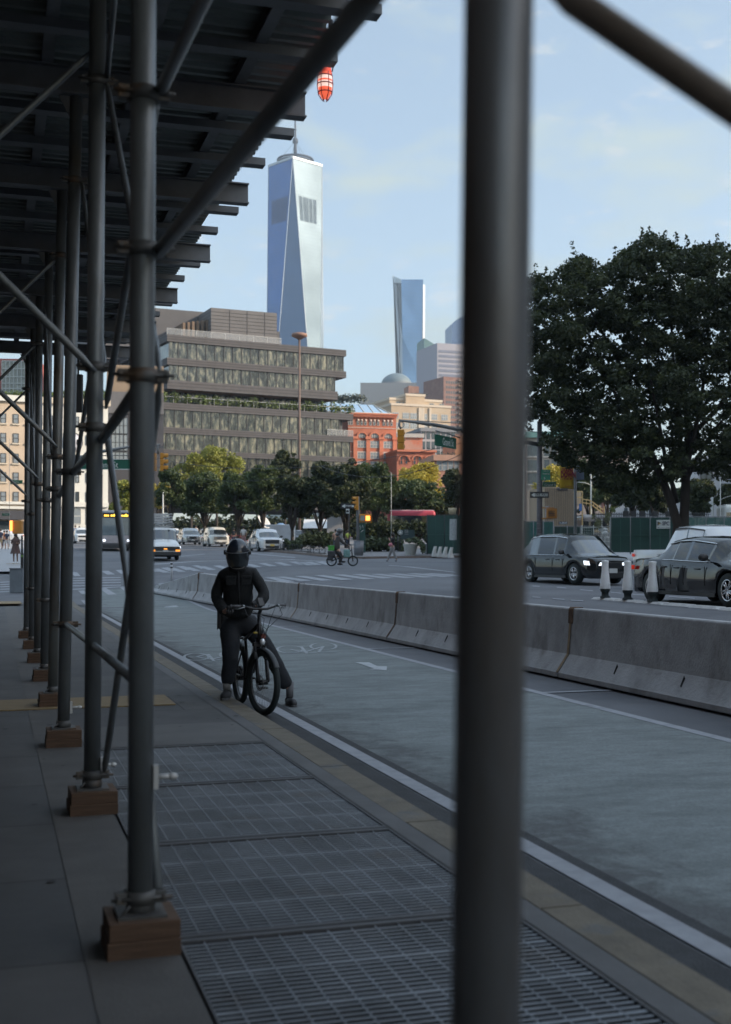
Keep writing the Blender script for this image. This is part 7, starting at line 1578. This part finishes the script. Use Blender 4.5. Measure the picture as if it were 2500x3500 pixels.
pr_ = M('banner_print', (.28, .03, .05), .7); text('LOOKING', .30, bpo, pr_, P(1917, 1612, 69.88), X_, U, sx=.50, bold=.02); text('DOWN', .44, bpo, pr_, P(1917, 1632, 69.88), X_, U, sx=.58, bold=.025); smudge(bpo, pr_, P(1917, 1639, 69.88), (.65, 0, 0), .10, 14, 8); smudge(bpo, pr_, P(1931, 1663, 69.88), (.45, 0, 0), .04, 12, 9)
for p0 in ((1961, 1580), (1961, 1669)): tubeobj('banner_arm', [P(1914, p0[1], 70), P(1967, p0[1], 70)], .015, polem, bpo, 6)
# white lamp posts
def lamp_post(label, px, Y, yb, yt, arms, r=.10, mat=None, cat='lamp post'):
    b_ = P(px, yb, Y); b_.z = gz(b_.x, Y); o = thing('street_lamp', label, cat, b_, 0, 'street lamps'); t_ = P(px, yt, Y); tubeobj('pole', [b_, t_], [r, r*.6], mat or whp, o, 8)
    for pts_ in arms: tubeobj('lamp_arm', [P(x, y, Y) for x, y in pts_], r*.4, mat or whp, o, 6)
    return o
lamp_post('white double-arm lamp post right of the yellow banner', 2021, 110, 1800, 1620, [[(2021, 1635), (2040, 1626), (2063, 1620)], [(2021, 1634), (2018, 1624), (2013, 1622)], [(2021, 1658), (2000, 1650), (1975, 1648)]])
lamp_post('white pole with a T-shaped top right of the big trunk', 2437, 100, 1790, 1680, [[(2423, 1679), (2452, 1679)]], .12)
lamp_post('slim pale pole with a curved arm at the far right edge', 2463, 92, 1790, 1640, [[(2455, 1712), (2480, 1700), (2500, 1694)]], .05)
lamp_post('pale lamp post left of the white van behind the thick post', 558, 105, 1870, 1690, [[(556, 1690), (560, 1682)]], .09)
lamp_post('thin white lamp post in front of the yellow sunlit tree', 1338, 100, 1870, 1615, [[(1338, 1618), (1332, 1610)]], .028)
lamp_post('slender pole at the far left in front of the beige building', 33, 110, 1890, 1500, [[(33, 1728), (20, 1718), (2, 1712)]], .03, polem)
# tall rusty mast with a disc light
mst = P(1024, 1700, 132); mst.z = gz(mst.x, 132); mm_ = thing('high_mast_light', 'tall rusty mast with a flat round lamp head in front of the office block', 'mast', mst); rsm = M('rusty_mast', (.15, .10, .08), .7, var=.2); tubeobj('pole', [mst, (mst.x, 132, P(0, 1150, 132).z)], [.17, .11], rsm, mm_, 12)
mb = MB(); mb.lathe(P(1024, 1150, 132), [(.15, -.35), (.6, -.1), (.85, 0), (.85, .28), (.5, .38), (.001, .4)], 28); mb.build('lamp_disc', M('rusty_disc', (.26, .15, .11), .7), mm_)
# overhead wires
for k_, (a, b_) in enumerate((((520, 1565, 100), (1600, 1510, 70)), ((520, 1590, 100), (1100, 1595, 90)), ((1100, 1595, 90), (1620, 1530, 70)), ((1366, 1434, 55), (1620, 1470, 60)))):
    A_, B_ = P(*a), P(*b_); pts_ = [A_.lerp(B_, i/10)-U*(1.2 if k_ < 3 else .1)*(4*(i/10)*(1-i/10)) for i in range(11)]; mb = MB(); mb.tube(pts_, .018, 4); o = mb.build('overhead_wire', sblk)
    tag(o, ['upper overhead cable crossing the office block', 'lower overhead cable above the tree tops', 'overhead cable crossing the red brick building', 'thin cable along the overhead signal arm'][k_], 'cable', 'overhead cables')
# iron park fence in front of the warehouse
ff = thing('iron_fence', 'dark iron railing in front of the white warehouse', 'fence', P(2200, 1768, 90)); mb = MB()
for i in range(70): p = 2035+i*5.6; mb.tube([P(p, 1790, 90), P(p, 1752, 90)], .03, 4)
for y in (1758, 1778): mb.tube([P(2030, y, 90), P(2430, y, 90)], .025, 5)
mb.build('railing', sblk, ff); mb = MB()
for p in (2140, 2165, 2196, 2240, 2285): mb.box(P(p, 1770, 90), (.38, .3, 1.0))
mb.build('gate_pier', sblk, ff)
# white flexible posts on their rubber base
rub = M('white_rubber', (.52, .52, .52), .8, var=.2, scale=5); 
cb2 = P(1990, 2046, 29.6); a = G(*(cb2.xy)); 
lx, ty = LT(a.x, a.y); kb_ = thing('rubber_kerb', 'white rubber lane kerb strip on the road beside the black sedan', 'lane kerb', a, 0)
t0 = ty; i = 0
lref = 14.05
while t0 > 12:
    c = S(t0-.55, lref); g = gz(c.x, c.y); mb = MB(); rot_ = Matrix.Rotation(TH, 3, 'Z')
    vs = []
    for yy in (-.53, -.45, .45, .53):
        for xx, zz in ((-.15, 0), (-.11, .05), (.11, .05), (.15, 0)): vs.append(c+rot_@Vector((xx, yy, 0))+U*(zz*(1 if abs(yy) < .5 else .3)+g-c.z+.004))
    mb.add(vs, [(j*4+k_, j*4+k_+1, (j+1)*4+k_+1, (j+1)*4+k_) for j in range(3) for k_ in range(3)]+[(0, 1, 2, 3), (15, 14, 13, 12)]); mb.build('kerb_section', rub, kb_); t0 -= 1.08; i += 1
fx = thing('flexible_post', 'x', 'bollard', (0, 0, 0)); mb = MB(); mb.lathe((0, 0, .22), [(.122, 0), (.125, .02), (.122, .10), (.10, .28), (.083, .42), (.080, .60), (.086, .64), (.084, .67), (.001, .68)], 20); mb.build('post_body', M('post_white', (.74, .74, .74), .6, var=.08, scale=9), fx, world=False)
mb = MB(); mb.lathe((0, 0, 0), [(.13, 0), (.12, .03), (.085, .06), (.085, .13), (.115, .17), (.115, .235), (.001, .235)], 16); mb.build('post_foot', rb, fx, world=False)
for i, (px_, lab) in enumerate(((2069, 'leftmost of the three white flexible posts, in front of the dark SUV'), (2146, 'middle white flexible post, in front of the pickup tailgate'), (2231, 'rightmost white flexible post, in front of the black sedan rear wheel'))):
    Y = 4170*14.0/( (px_+25)*.956)*1.0; x = (px_-1250)/F*Y; q = G(x, Y, .05)
    o = fx if i == 0 else dup(fx, q, 0); o.location = q; tag(o, lab, group='white flexible posts')
fw2 = thing('flexible_post', 'thin grey striped flexible post left of the barrier nose', 'bollard', ray(587, 1996), 0, 'white flexible posts'); mb = MB(); mb.tube([(0, 0, 0), (0, 0, .95)], .05, 10); mb.build('post_body', M('post_grey2', (.42, .43, .45), .6), fw2, world=False)
mb = MB(); [mb.tube([(0, 0, z), (0, 0, z+.07)], .053, 10) for z in (.68, .84)]; mb.build('band', sblk, fw2, world=False)
# left edge: walk signal, bin box, sandwich board
ql = P(62, 1800, 60); ps = thing('pedestrian_signal', 'orange walk signal box with a lit hand at the far left', 'walk signal', ql); mb = MB(); mb.box(P(62, 1802, 60), (.46, .4, .66)); mb.build('housing', M('signal_amber', (.50, .22, .04), .5), ps, bevel=.04); mb = MB(); mb.box(P(41, 1797, 59.9), (.12, .35, .5)); mb.build('lens', oran, ps, bevel=.03)
tubeobj('post', [P(76, 1830, 60), P(76, 1905, 60)], .05, sblk, ps, 6)
ub = ray(58, 2026); bx_ = thing('traffic_box', 'grey blue utility box standing on the kerb at the far left', 'utility box', (ub.x, ub.y, ub.z)); mb = MB(); wq = 46/F*ub.y; hq = 82/F*ub.y; mb.box((wq*.1, 0, hq/2), (wq, .5, hq)); mb.build('body', M('box_blue_grey', (.16, .185, .21), .6, var=.2), bx_, world=False, bevel=.02); mb = MB(); mb.box((wq*.1, 0, hq+.01), (wq*1.05, .54, .03)); mb.build('lid', M('box_lid', (.09, .10, .11), .6), bx_, world=False)
sbq = thing('sandwich_board', 'narrow dark poster stand behind the blue grey box', 'sign board', G(P(76, 1900, 58).x, 58)); mb = MB(); mb.bar(P(72, 1918, 58), P(81, 1918, 58), .1, .75); mb.build('board', sblk, sbq); mb = MB(); mb.quad(P(73, 1897, 57.9), P(80, 1897, 57.9), P(80, 1904, 57.9), P(73, 1904, 57.9)); mb.build('poster', M('poster_green', (.15, .3, .06), .6), sbq)
for (px0, px1, y0, y1, Y, tx, lab) in ((36, 78, 1641, 1654, 75, 'Grand St', 'small tilted green street sign near the beige building windows'), (8, 33, 1754, 1763, 75, 'Grand St', 'tiny green street sign by the shop awning at far left')):
    o = flat_sign('street_name_sign', lab, px0, px1, y0, y1, Y, M('sign_green_dark', (.012, .075, .035))); text(tx, .15, o, M('dull_white', (.36, .38, .36)), P(px0+5, y1-3.5, Y-.04), X_, U, sx=.8)
# hoarding left of the pipe with small barriers and a menu board
hoard('construction_fence', 'dark green plywood hoarding left of the blurred pipe', 1461, 1640, 1762, 1893, 86, -22, hgrn, 3, sblk)
jb = M('pale_barrier', (.46, .45, .43), .8, var=.3, scale=3)
for i, px_ in enumerate((1490, 1508, 1527, 1546)):
    q = P(px_, 1897, 83-i*.6); q.z = gz(q.x, q.y)+.1; o = thing('small_barrier', ['first small pale barrier beside the grey planter', 'second small pale barrier along the hoarding foot', 'third small pale barrier along the hoarding foot', 'small pale barrier nearest the blurred pipe'][i], 'barrier', q, R(20), 'small pale barriers')
    mb = MB(); mb.prism([(-.32, -.25, 0), (-.22, -.1, .30), (-.08, -.08, .70), (.05, -.08, .70), (.0, -.1, .30), (.05, -.25, 0)], (.12, .5, 0)); mb.build('barrier_body', jb, o, world=False)
mn = thing('notice_panel', 'white poster panel on the hoarding beside the blurred pipe', 'poster', P(1545, 1820, 80.5)); mb = MB(); mb.bar(P(1538, 1810, 81), P(1562, 1810, 80.5), .05, 1.4); mb.build('panel', M('poster_grey', (.30, .31, .31), .6, var=.5, scale=9), mn)
lbx = thing('roof_lights', 'cluster of pale site lamps on top of the hoarding corner', 'lamps', P(1548, 1752, 82)); mb = MB()
for i in range(6): mb.tube([P(1537+4*i, 1758, 82), P(1535+5*i, 1736, 82)], .045, 6)
mb.build('lamp_tube', M('lamp_cream', (.50, .42, .28), .5), lbx)
# low white pavilions and canopies behind the trees
cp_ = thing('market_canopy', 'white canopy roof behind the plaza trees', 'canopy', P(1075, 1800, 125)); wcan = M('canopy_white', (.62, .62, .62), .6, var=.05)
mb = MB(); a, b_ = P(1036, 1805, 125), P(1120, 1805, 125); mb.add([a, b_, P(1120, 1775, 128), P(1040, 1775, 128), P(1120, 1806, 131), P(1036, 1806, 131)], [(0, 1, 2, 3), (3, 2, 4, 5)]); mb.build('roof', wcan, cp_); mb = MB(); [mb.tube([P(p, 1860, 125.2), P(p, 1806, 125.2)], .07, 6) for p in (1038, 1062, 1090, 1118)]; mb.build('post', sblk, cp_)
cw = thing('concrete_kiosk', 'plain grey concrete kiosk between the plaza trees', 'kiosk', P(1145, 1860, 122)); mb = MB(); mb.box(P(1146, 1815, 122), (52/F*122, 3, 3.1)); mb.build('wall', M('kiosk_concrete', (.32, .31, .31), .8, var=.08), cw); mb = MB(); mb.box(P(1146, 1760, 122), (56/F*122, 3.3, .12)); mb.build('roof', stn, cw)
sa = thing('satellite_truck', 'blue and white outside-broadcast truck with a raised dish behind the silver SUV', 'truck', P(940, 1860, 118)); mb = MB(); mb.box(P(955, 1822, 118), (1.9*1.6, 2.2, 1.6)); mb.build('body', M('truck_blue_grey', (.20, .26, .34), .4), sa, bevel=.06)
mb = MB(); c = P(895, 1790, 117); mb.lathe(c, [(.001, .0), (.35, .05), (.62, .18), (.8, .36), (.78, .38), (.6, .21), (.001, .04)], 24, (.75, -.5, .62)); mb.build('dish', wcan, sa); mb = MB(); mb.tube([c, P(915, 1808, 118)], .06, 6); mb.build('dish_arm', whp, sa)
mb = MB(); mb.ell(P(960, 1800, 118), (.5, .5, .35), 12, 8); mb.ell(P(912, 1803, 117.6), (.4, .4, .3), 12, 8); mb.build('equipment', M('equip_blue', (.18, .30, .48), .5), sa)
# ================================================================ people
def walker(label, px, Y, yfoot, ytop, top_m, leg_m, stride=.0, hair=None, skirt=None, face=0.0, arm='down', bagm=None, shoe_c=None, sk=None, hat=None, legskin=True, group='pedestrians'):
    x = (px-1250)/F*Y; z0 = HC+(HY-yfoot)/F*Y; h = (yfoot-ytop)/F*Y; k = h/1.7; sk = sk or skin_m
    z0 = max(gz(x, Y)-.02, z0-.03) if abs(gz(x, Y)-z0) < .5 else z0
    f = Matrix.Rotation(face, 3, 'Z')
    def q(dx, dy, dz): v = f@Vector((dx*k, dy*k, 0)); return (x+v.x, Y+v.y, z0+dz*k)
    B = []
    def ad(dx, dy, dz, r_): B.append((*q(dx, dy, dz), r_*k)); return len(B)-1
    E = []
    pv = ad(0, 0, .92, .11); ch_ = ad(0, .02, 1.28, .115); nk = ad(0, 0, 1.46, .045); hd_ = ad(0, -.01, 1.58, .085); E += [(pv, ch_), (ch_, nk), (nk, hd_)]
    for s_ in (-1, 1):
        st_ = stride*s_; a = ad(.09*s_, 0, .86, .085); b = ad(.10*s_, st_*.45-.03, .48, .055); c = ad(.10*s_, st_, .09, .038); E += [(pv, a), (a, b), (b, c)]
        d = ad(.17*s_, 0, 1.38, .05); e = ad(.23*s_, -st_*.3, 1.12, .036)
        if arm == 'up' and s_ == 1: e = ad(.22*s_, -.12, 1.20, .036); g = ad(.12*s_, -.22, 1.42, .03)
        elif arm == 'phone': g = ad(.08*s_, -.25, 1.15, .03)
        else: g = ad(.23*s_, -st_*.5-.03, .86, .03)
        E += [(ch_, d), (d, e), (e, g)]
    p = skin('person', B, E, sk, None, 1); tag(p, label, 'person', group)
    tp2 = [(*q(0, 0, .90), .165*k), (*q(0, 0, 1.08), .15*k), (*q(0, .02, 1.30), .165*k), (*q(0, 0, 1.43), .075*k)]; te2 = [(0, 1), (1, 2), (2, 3)]
    for s_ in (-1, 1):
        j = len(tp2); e_ = (.22*s_, -.12, 1.20) if (arm == 'up' and s_ == 1) else (.235*s_, -stride*s_*.3, 1.12)
        tp2 += [(*q(.17*s_, 0, 1.37), .075*k), (*q(*e_), .058*k)]; te2 += [(2, j), (j, j+1)]
    skin('top', tp2, te2, top_m, p, 1)
    if skirt: mb = MB(); mb.lathe(q(0, 0, .55), [(.30*k, 0), (.26*k, .15*k), (.19*k, .45*k), (.17*k, .6*k)], 16); mb.build('skirt', skirt, p)
    elif leg_m:
        lp2 = [(*q(0, 0, .93), .15*k)]; le = []
        for s_ in (-1, 1):
            j = len(lp2); st_ = stride*s_; lp2 += [(*q(.09*s_, 0, .80), .105*k), (*q(.10*s_, st_*.45-.03, .48), .085*k)]+([] if legskin == 'shorts' else [(*q(.10*s_, st_, .14), .07*k)]); le += [(0, j), (j, j+1)]+([] if legskin == 'shorts' else [(j+1, j+2)])
        skin('trousers', lp2, le, leg_m, p, 1)
    mb = MB(); mb.ell(q(0, .02, 1.61), (.105*k, .115*k, .125*k), 14, 9)
    if hair == 'long': mb.ell(q(0, .06, 1.45), (.10*k, .07*k, .20*k), 12, 8)
    mb.build('hair' if not hat else 'helmet', hat or M('dark_hair', (.03, .022, .018), .7), p)
    for s_ in (-1, 1):
        st_ = stride*s_; mb = MB(); mb.ell(q(.10*s_, st_-.05, .045), (.05*k, .13*k, .045*k), 12, 6); mb.build('shoe', shoe_c or shoe, p)
        mb = MB(); 
    return p, q, k
grey_t = M('grey_trouser', (.24, .23, .23), .8, var=.2); brown_c = M('brown_dress', (.085, .05, .045), .85, var=.2); navy_c = M('navy_shirt', (.03, .04, .07), .8); pale_c = M('pale_shirt', (.55, .52, .50), .8); khaki = M('khaki_shorts', (.40, .29, .16), .8); whsh = M('white_shoe', (.6, .6, .6), .6)
p, q, k = walker('woman in dark top and grey trousers walking left with a pink bag on the plaza', 1342, 72, 1918, 1820, M('dark_top', (.02, .02, .022), .8), grey_t, .26, 'long', face=R(-90), arm='up', shoe_c=shoe)
mb = MB(); mb.ell(q(.30, -.12, 1.0), (.13*k, .09*k, .11*k), 12, 8); mb.build('handbag', M('pink_bag', (.50, .16, .20), .6), p)
p, q, k = walker('person in a dark brown dress seen from behind at the far left kerb', 54, 68, 1924, 1822, brown_c, None, .0, 'long', skirt=brown_c, arm='phone', shoe_c=whsh, sk=skin_d)
walker('man in navy shirt and khaki shorts at the very left edge', 2, 92, 1876, 1806, navy_c, khaki, .10, legskin='shorts', group='pedestrians')
walker('person in a sleeveless navy top and pale shorts beyond the brown dress', 24, 93, 1876, 1812, navy_c, pale_c, .14, legskin='shorts')
walker('person in orange top beyond the far left kerb', 15, 98, 1872, 1812, M('orange_top', (.45, .18, .08), .8), navy_c, .1)
walker('person in a pale top standing between the cream and silver SUVs', 833, 108, 1868, 1797, pale_c, M('pink_trouser', (.40, .22, .22), .8), .05)
walker('person in dark clothes walking behind the cream white SUV', 800, 112, 1860, 1804, M('dark_top', (.02, .02, .022)), navy_c, .12)
walker('person in a white shirt behind the van rack', 670, 135, 1850, 1795, pale_c, navy_c, .1)
walker('distant person with bare arms under the plaza tree behind the cargo bike', 1148, 92, 1880, 1808, M('tan_top', (.42, .24, .17), .7), navy_c, .05, arm='up')
walker('distant person in a blue top at the tall shop window', 258, 150, 1850, 1795, M('blue_top', (.15, .25, .45), .8), navy_c, .05)
walker('distant person in a pink top at the tall shop window', 272, 152, 1850, 1798, M('rose_top', (.5, .25, .25), .8), navy_c, .05)
walker('person in a yellow vest near the plaza kiosk', 1190, 100, 1870, 1812, M('hi_vis', (.42, .48, .08), .7), navy_c, .05)
# cargo bike and rider crossing the junction
YB = 56; gB = HC+(HY-1935)/F*YB
xr_, xf_ = P(1134, 0, YB).x, P(1207, 0, YB).x
cbk = thing('cargo_bike', 'black small-wheeled delivery bike with a green crate crossing the junction', 'bicycle', (xr_, YB, gB)); wr2 = 18/F*YB
for nm_, xx in (('wheel', xr_), ('wheel', xf_)):
    t = MB(); c = (xx, YB, gB+wr2); t.ring(c, (0, 1, 0), wr2*.88, wr2*.14, 28, 8); w_ = t.build('wheel', rb, cbk); t = MB()
    for i in range(12): a = i*.5236; t.tube([c, (xx+math.cos(a)*wr2*.8, YB, gB+wr2+math.sin(a)*wr2*.8)], .003, 4)
    t.lathe((xx, YB-.04, gB+wr2), [(.05, 0), (.06, .04), (.05, .08)], 12, (0, 1, 0)); t.build('spokes', al, w_)
def q2(px_, py): p = P(px_, py, YB); return p
t = MB(); t.tube([q2(1202, 1876), (xf_, YB, gB+wr2)], .025, 8); t.tube([q2(1202, 1880), q2(1168, 1905), q2(1150, 1888)], .03, 8); t.tube([q2(1168, 1905), (xr_, YB, gB+wr2)], .025, 8); t.tube([q2(1150, 1888), (xr_, YB, gB+wr2)], .02, 8); t.build('frame', fm, cbk)
t = MB(); t.tube([q2(1203, 1880), q2(1200, 1862), q2(1190, 1860)], .018, 8); t.build('handlebar', fm, cbk)
t = MB(); t.ell(q2(1150, 1884), (.14, .09, .05), 12, 6); t.build('saddle', blk, cbk)
cr_ = thing('delivery_crate', 'bright green crate on the rack of the delivery bike', 'crate', q2(1133, 1872)); t = MB(); t.box(q2(1133, 1874), (.28, .3, .22)); t.build('crate_body', M('crate_green', (.05, .28, .04), .5, var=.1), cr_, bevel=.02); t = MB(); t.box(q2(1133, 1865.5), (.30, .32, .03)); t.build('rim', M('crate_green2', (.10, .38, .08), .5), cr_)
bgq = thing('delivery_bag', 'dark insulated bag hanging below the green crate', 'bag', q2(1134, 1892)); t = MB(); t.box(q2(1134, 1893), (.36, .34, .26)); t.box(q2(1130, 1908), (.24, .3, .2)); t.build('bag_body', M('bag_fabric', (.035, .037, .042)), bgq, bevel=.04)
ck_ = thing('checked_bag', 'pale green checked bag on the front of the delivery bike', 'bag', q2(1188, 1893)); t = MB(); t.box(q2(1186, 1892), (.30, .26, .36)); t.build('bag_body', M('checked_teal', (.14, .26, .25), .7, var=.4, scale=9), ck_, bevel=.05)
rp_ = [(*q2(1153, 1878), .11), (*q2(1154, 1842), .11), (*q2(1158, 1826), .04), (*q2(1162, 1817), .08), (*q2(1158, 1840), .05), (*q2(1176, 1858), .035), (*q2(1194, 1866), .03), (*q2(1160, 1886), .07), (*q2(1170, 1898), .05), (*q2(1160, 1925), .035), (*q2(1152, 1890), .07), (*q2(1160, 1908), .05), (*q2(1163, 1928), .035)]
rp_ = [(p_[0], p_[1]+(.10 if i >= 10 else -.10 if i >= 7 else 0), p_[2], p_[3]) for i, p_ in enumerate(rp_)]
rdr = skin('person', rp_, [(0, 1), (1, 2), (2, 3), (1, 4), (4, 5), (5, 6), (0, 7), (7, 8), (8, 9), (0, 10), (10, 11), (11, 12)], skin_m, None, 1); tag(rdr, 'delivery rider in dark brown hooded coat and helmet on the small-wheeled bike', 'person')
ct = M('brown_coat', (.05, .043, .04), .85, var=.2)
skin('coat', [(*q2(1150, 1885), .19), (*q2(1152, 1862), .18), (*q2(1153, 1840), .17), (*q2(1157, 1828), .09), (*q2(1160, 1842), .08), (*q2(1177, 1858), .062), (*q2(1192, 1865), .05)], [(0, 1), (1, 2), (2, 3), (2, 4), (4, 5), (5, 6)], ct, rdr, 2)
skin('trousers', [(*q2(1153, 1884), .16), (*(q2(1163, 1892)-Vector((0, .1, 0))), .11), (*(q2(1168, 1906)-Vector((0, .1, 0))), .085), (*(q2(1161, 1924)-Vector((0, .1, 0))), .07)], [(0, 1), (1, 2), (2, 3)], M('dark_top', (.02, .02, .022)), rdr, 1)
t = MB(); t.ell(q2(1162, 1815), (.15, .14, .13), 14, 8); t.ell(q2(1155, 1826), (.12, .12, .10), 12, 8); t.build('helmet', M('grey_helmet', (.07, .07, .075), .35, coat=.5), rdr)
t = MB(); t.ell(q2(1163, 1928)-Vector((0, .1, 0)), (.14, .06, .05), 10, 6); t.ell(q2(1172, 1920)+Vector((0, .1, 0)), (.14, .06, .05), 10, 6); t.build('shoes', shoe, rdr)
# parked bicycles under the far trees
r = random.Random(9)
for i in range(4):
    px_ = 782+14*i; Y = 116; o = thing('parked_bicycle', ['parked bicycle under the far trees, left end of the rack', 'parked bicycle second in the far rack', 'parked bicycle third in the far rack', 'parked bicycle at the right end of the far rack'][i], 'bicycle', P(px_, 1858, Y), 0, 'bicycles racked under the far trees'); g = P(px_, 1860, Y)
    for d_ in (-.5, .5): t = MB(); t.ring(g+Vector((d_, 0, .33)), (.2, 1, 0), .32, .025, 20, 6); t.build('wheel', rb, o)
    t = MB(); t.tube([g+Vector((-.5, 0, .33)), g+Vector((-.15, 0, .85)), g+Vector((.4, 0, .8)), g+Vector((.5, 0, .33))], .03, 6); t.tube([g+Vector((-.15, 0, .85)), g+Vector((0, 0, .3)), g+Vector((.4, 0, .8))], .03, 6); t.build('frame', [M('red_frame', (.3, .04, .04), .5), fm][i % 2], o)
# ================================================================ the street walls that shade this corner
wallb = M('neighbour_brick', (.34, .29, .25), .85, var=.15)
def block3(name, label, c, d, rz, mat, rows):
    o = thing(name, label, 'building', (c[0], c[1], c[2]), rz); t = MB(); t.box((0, 0, d[2]/2), d); t.build('wall', mat, o, world=False)
    return o
q = S(9, -5.4); block3('adjoining_building', 'building wall beside the pavement, behind the shed and left of the view', (q.x-4*cT, q.y-4*sT, -.2), (8, 62, 34), TH, M('adjoining_brick', (.12, .09, .075), .85, var=.15), 0)
block3('avenue_building', 'tall building on the far side of the avenue, right of the view', (94, 14, 0), (30, 124, 52), 0, wallb, 0)
block3('corner_building', 'lower building beyond it, right of the view', (94, 112, 0), (30, 70, 30), 0, wallb, 0)

hp_ = thing('hanging_panel', 'dark hanging box sign under the shed seen between the third and fourth posts', 'panel', P(268, 1340, 24)); mb = MB(); mb.box(P(268, 1345, 24), (.17, .12, .74)); mb.box(P(268, 1400, 24), (.18, .14, .10)); mb.build('panel_box', M('panel_grey', (.06, .062, .066), .6), hp_); mb = MB(); mb.tube([P(268, 1290, 24), P(268, 1200, 24)], .02, 6); mb.build('hanger_rod', sblk, hp_)

# trodden gum and grit on the pavement
mb = MB(); r = random.Random(21)
for i in range(150):
    l, t = r.uniform(-1.5, 2.4), r.uniform(1.8, 24)
    if GL0-.05 < l < GL1+.05 and t < GT1+.1: continue
    q = S(t, l); rad = r.uniform(.012, .032); mb.add([(q.x+rad*math.cos(a)*r.uniform(.7, 1.2), q.y+rad*math.sin(a)*r.uniform(.7, 1.2), pave_z(q.x, q.y)+.0068) for a in [k*.7854 for k in range(8)]], [tuple(range(8))])
o = mb.build('gum_spots', M('gum_grey', (.035, .035, .036), .9, var=.3)); o['kind'] = 'stuff'
mb = MB()
for i in range(90):
    t = r.uniform(2, 40); q = S(t, 2.70+abs(r.gauss(0, .08))); rad = r.uniform(.01, .03); h = gz(q.x, q.y)
    mb.add([(q.x+rad*math.cos(a)*r.uniform(.6, 1.3), q.y+rad*math.sin(a)*r.uniform(.6, 1.3), h+.012+.004*(k_ % 2)) for k_, a in enumerate([k*1.0472 for k in range(6)])], [tuple(range(6))])
o = mb.build('gutter_leaves', M('dry_leaf', (.12, .085, .045), .9, var=.4)); o['kind'] = 'stuff'
# ================================================================ the air
hz = bpy.data.materials.new('haze_air'); hz.use_nodes = True; n = hz.node_tree.nodes; n.clear()
ho = n.new('ShaderNodeOutputMaterial'); pv = n.new('ShaderNodeVolumePrincipled'); pv.inputs['Color'].default_value = (.70, .84, 1.0, 1); pv.inputs['Density'].default_value = .00017; pv.inputs['Anisotropy'].default_value = .2
hz.node_tree.links.new(pv.outputs[0], ho.inputs['Volume'])
mb = MB(); mb.box((0, 1500, 360), (4200, 3600, 740)); hb_ = mb.build('haze', hz); hb_['kind'] = 'stuff'
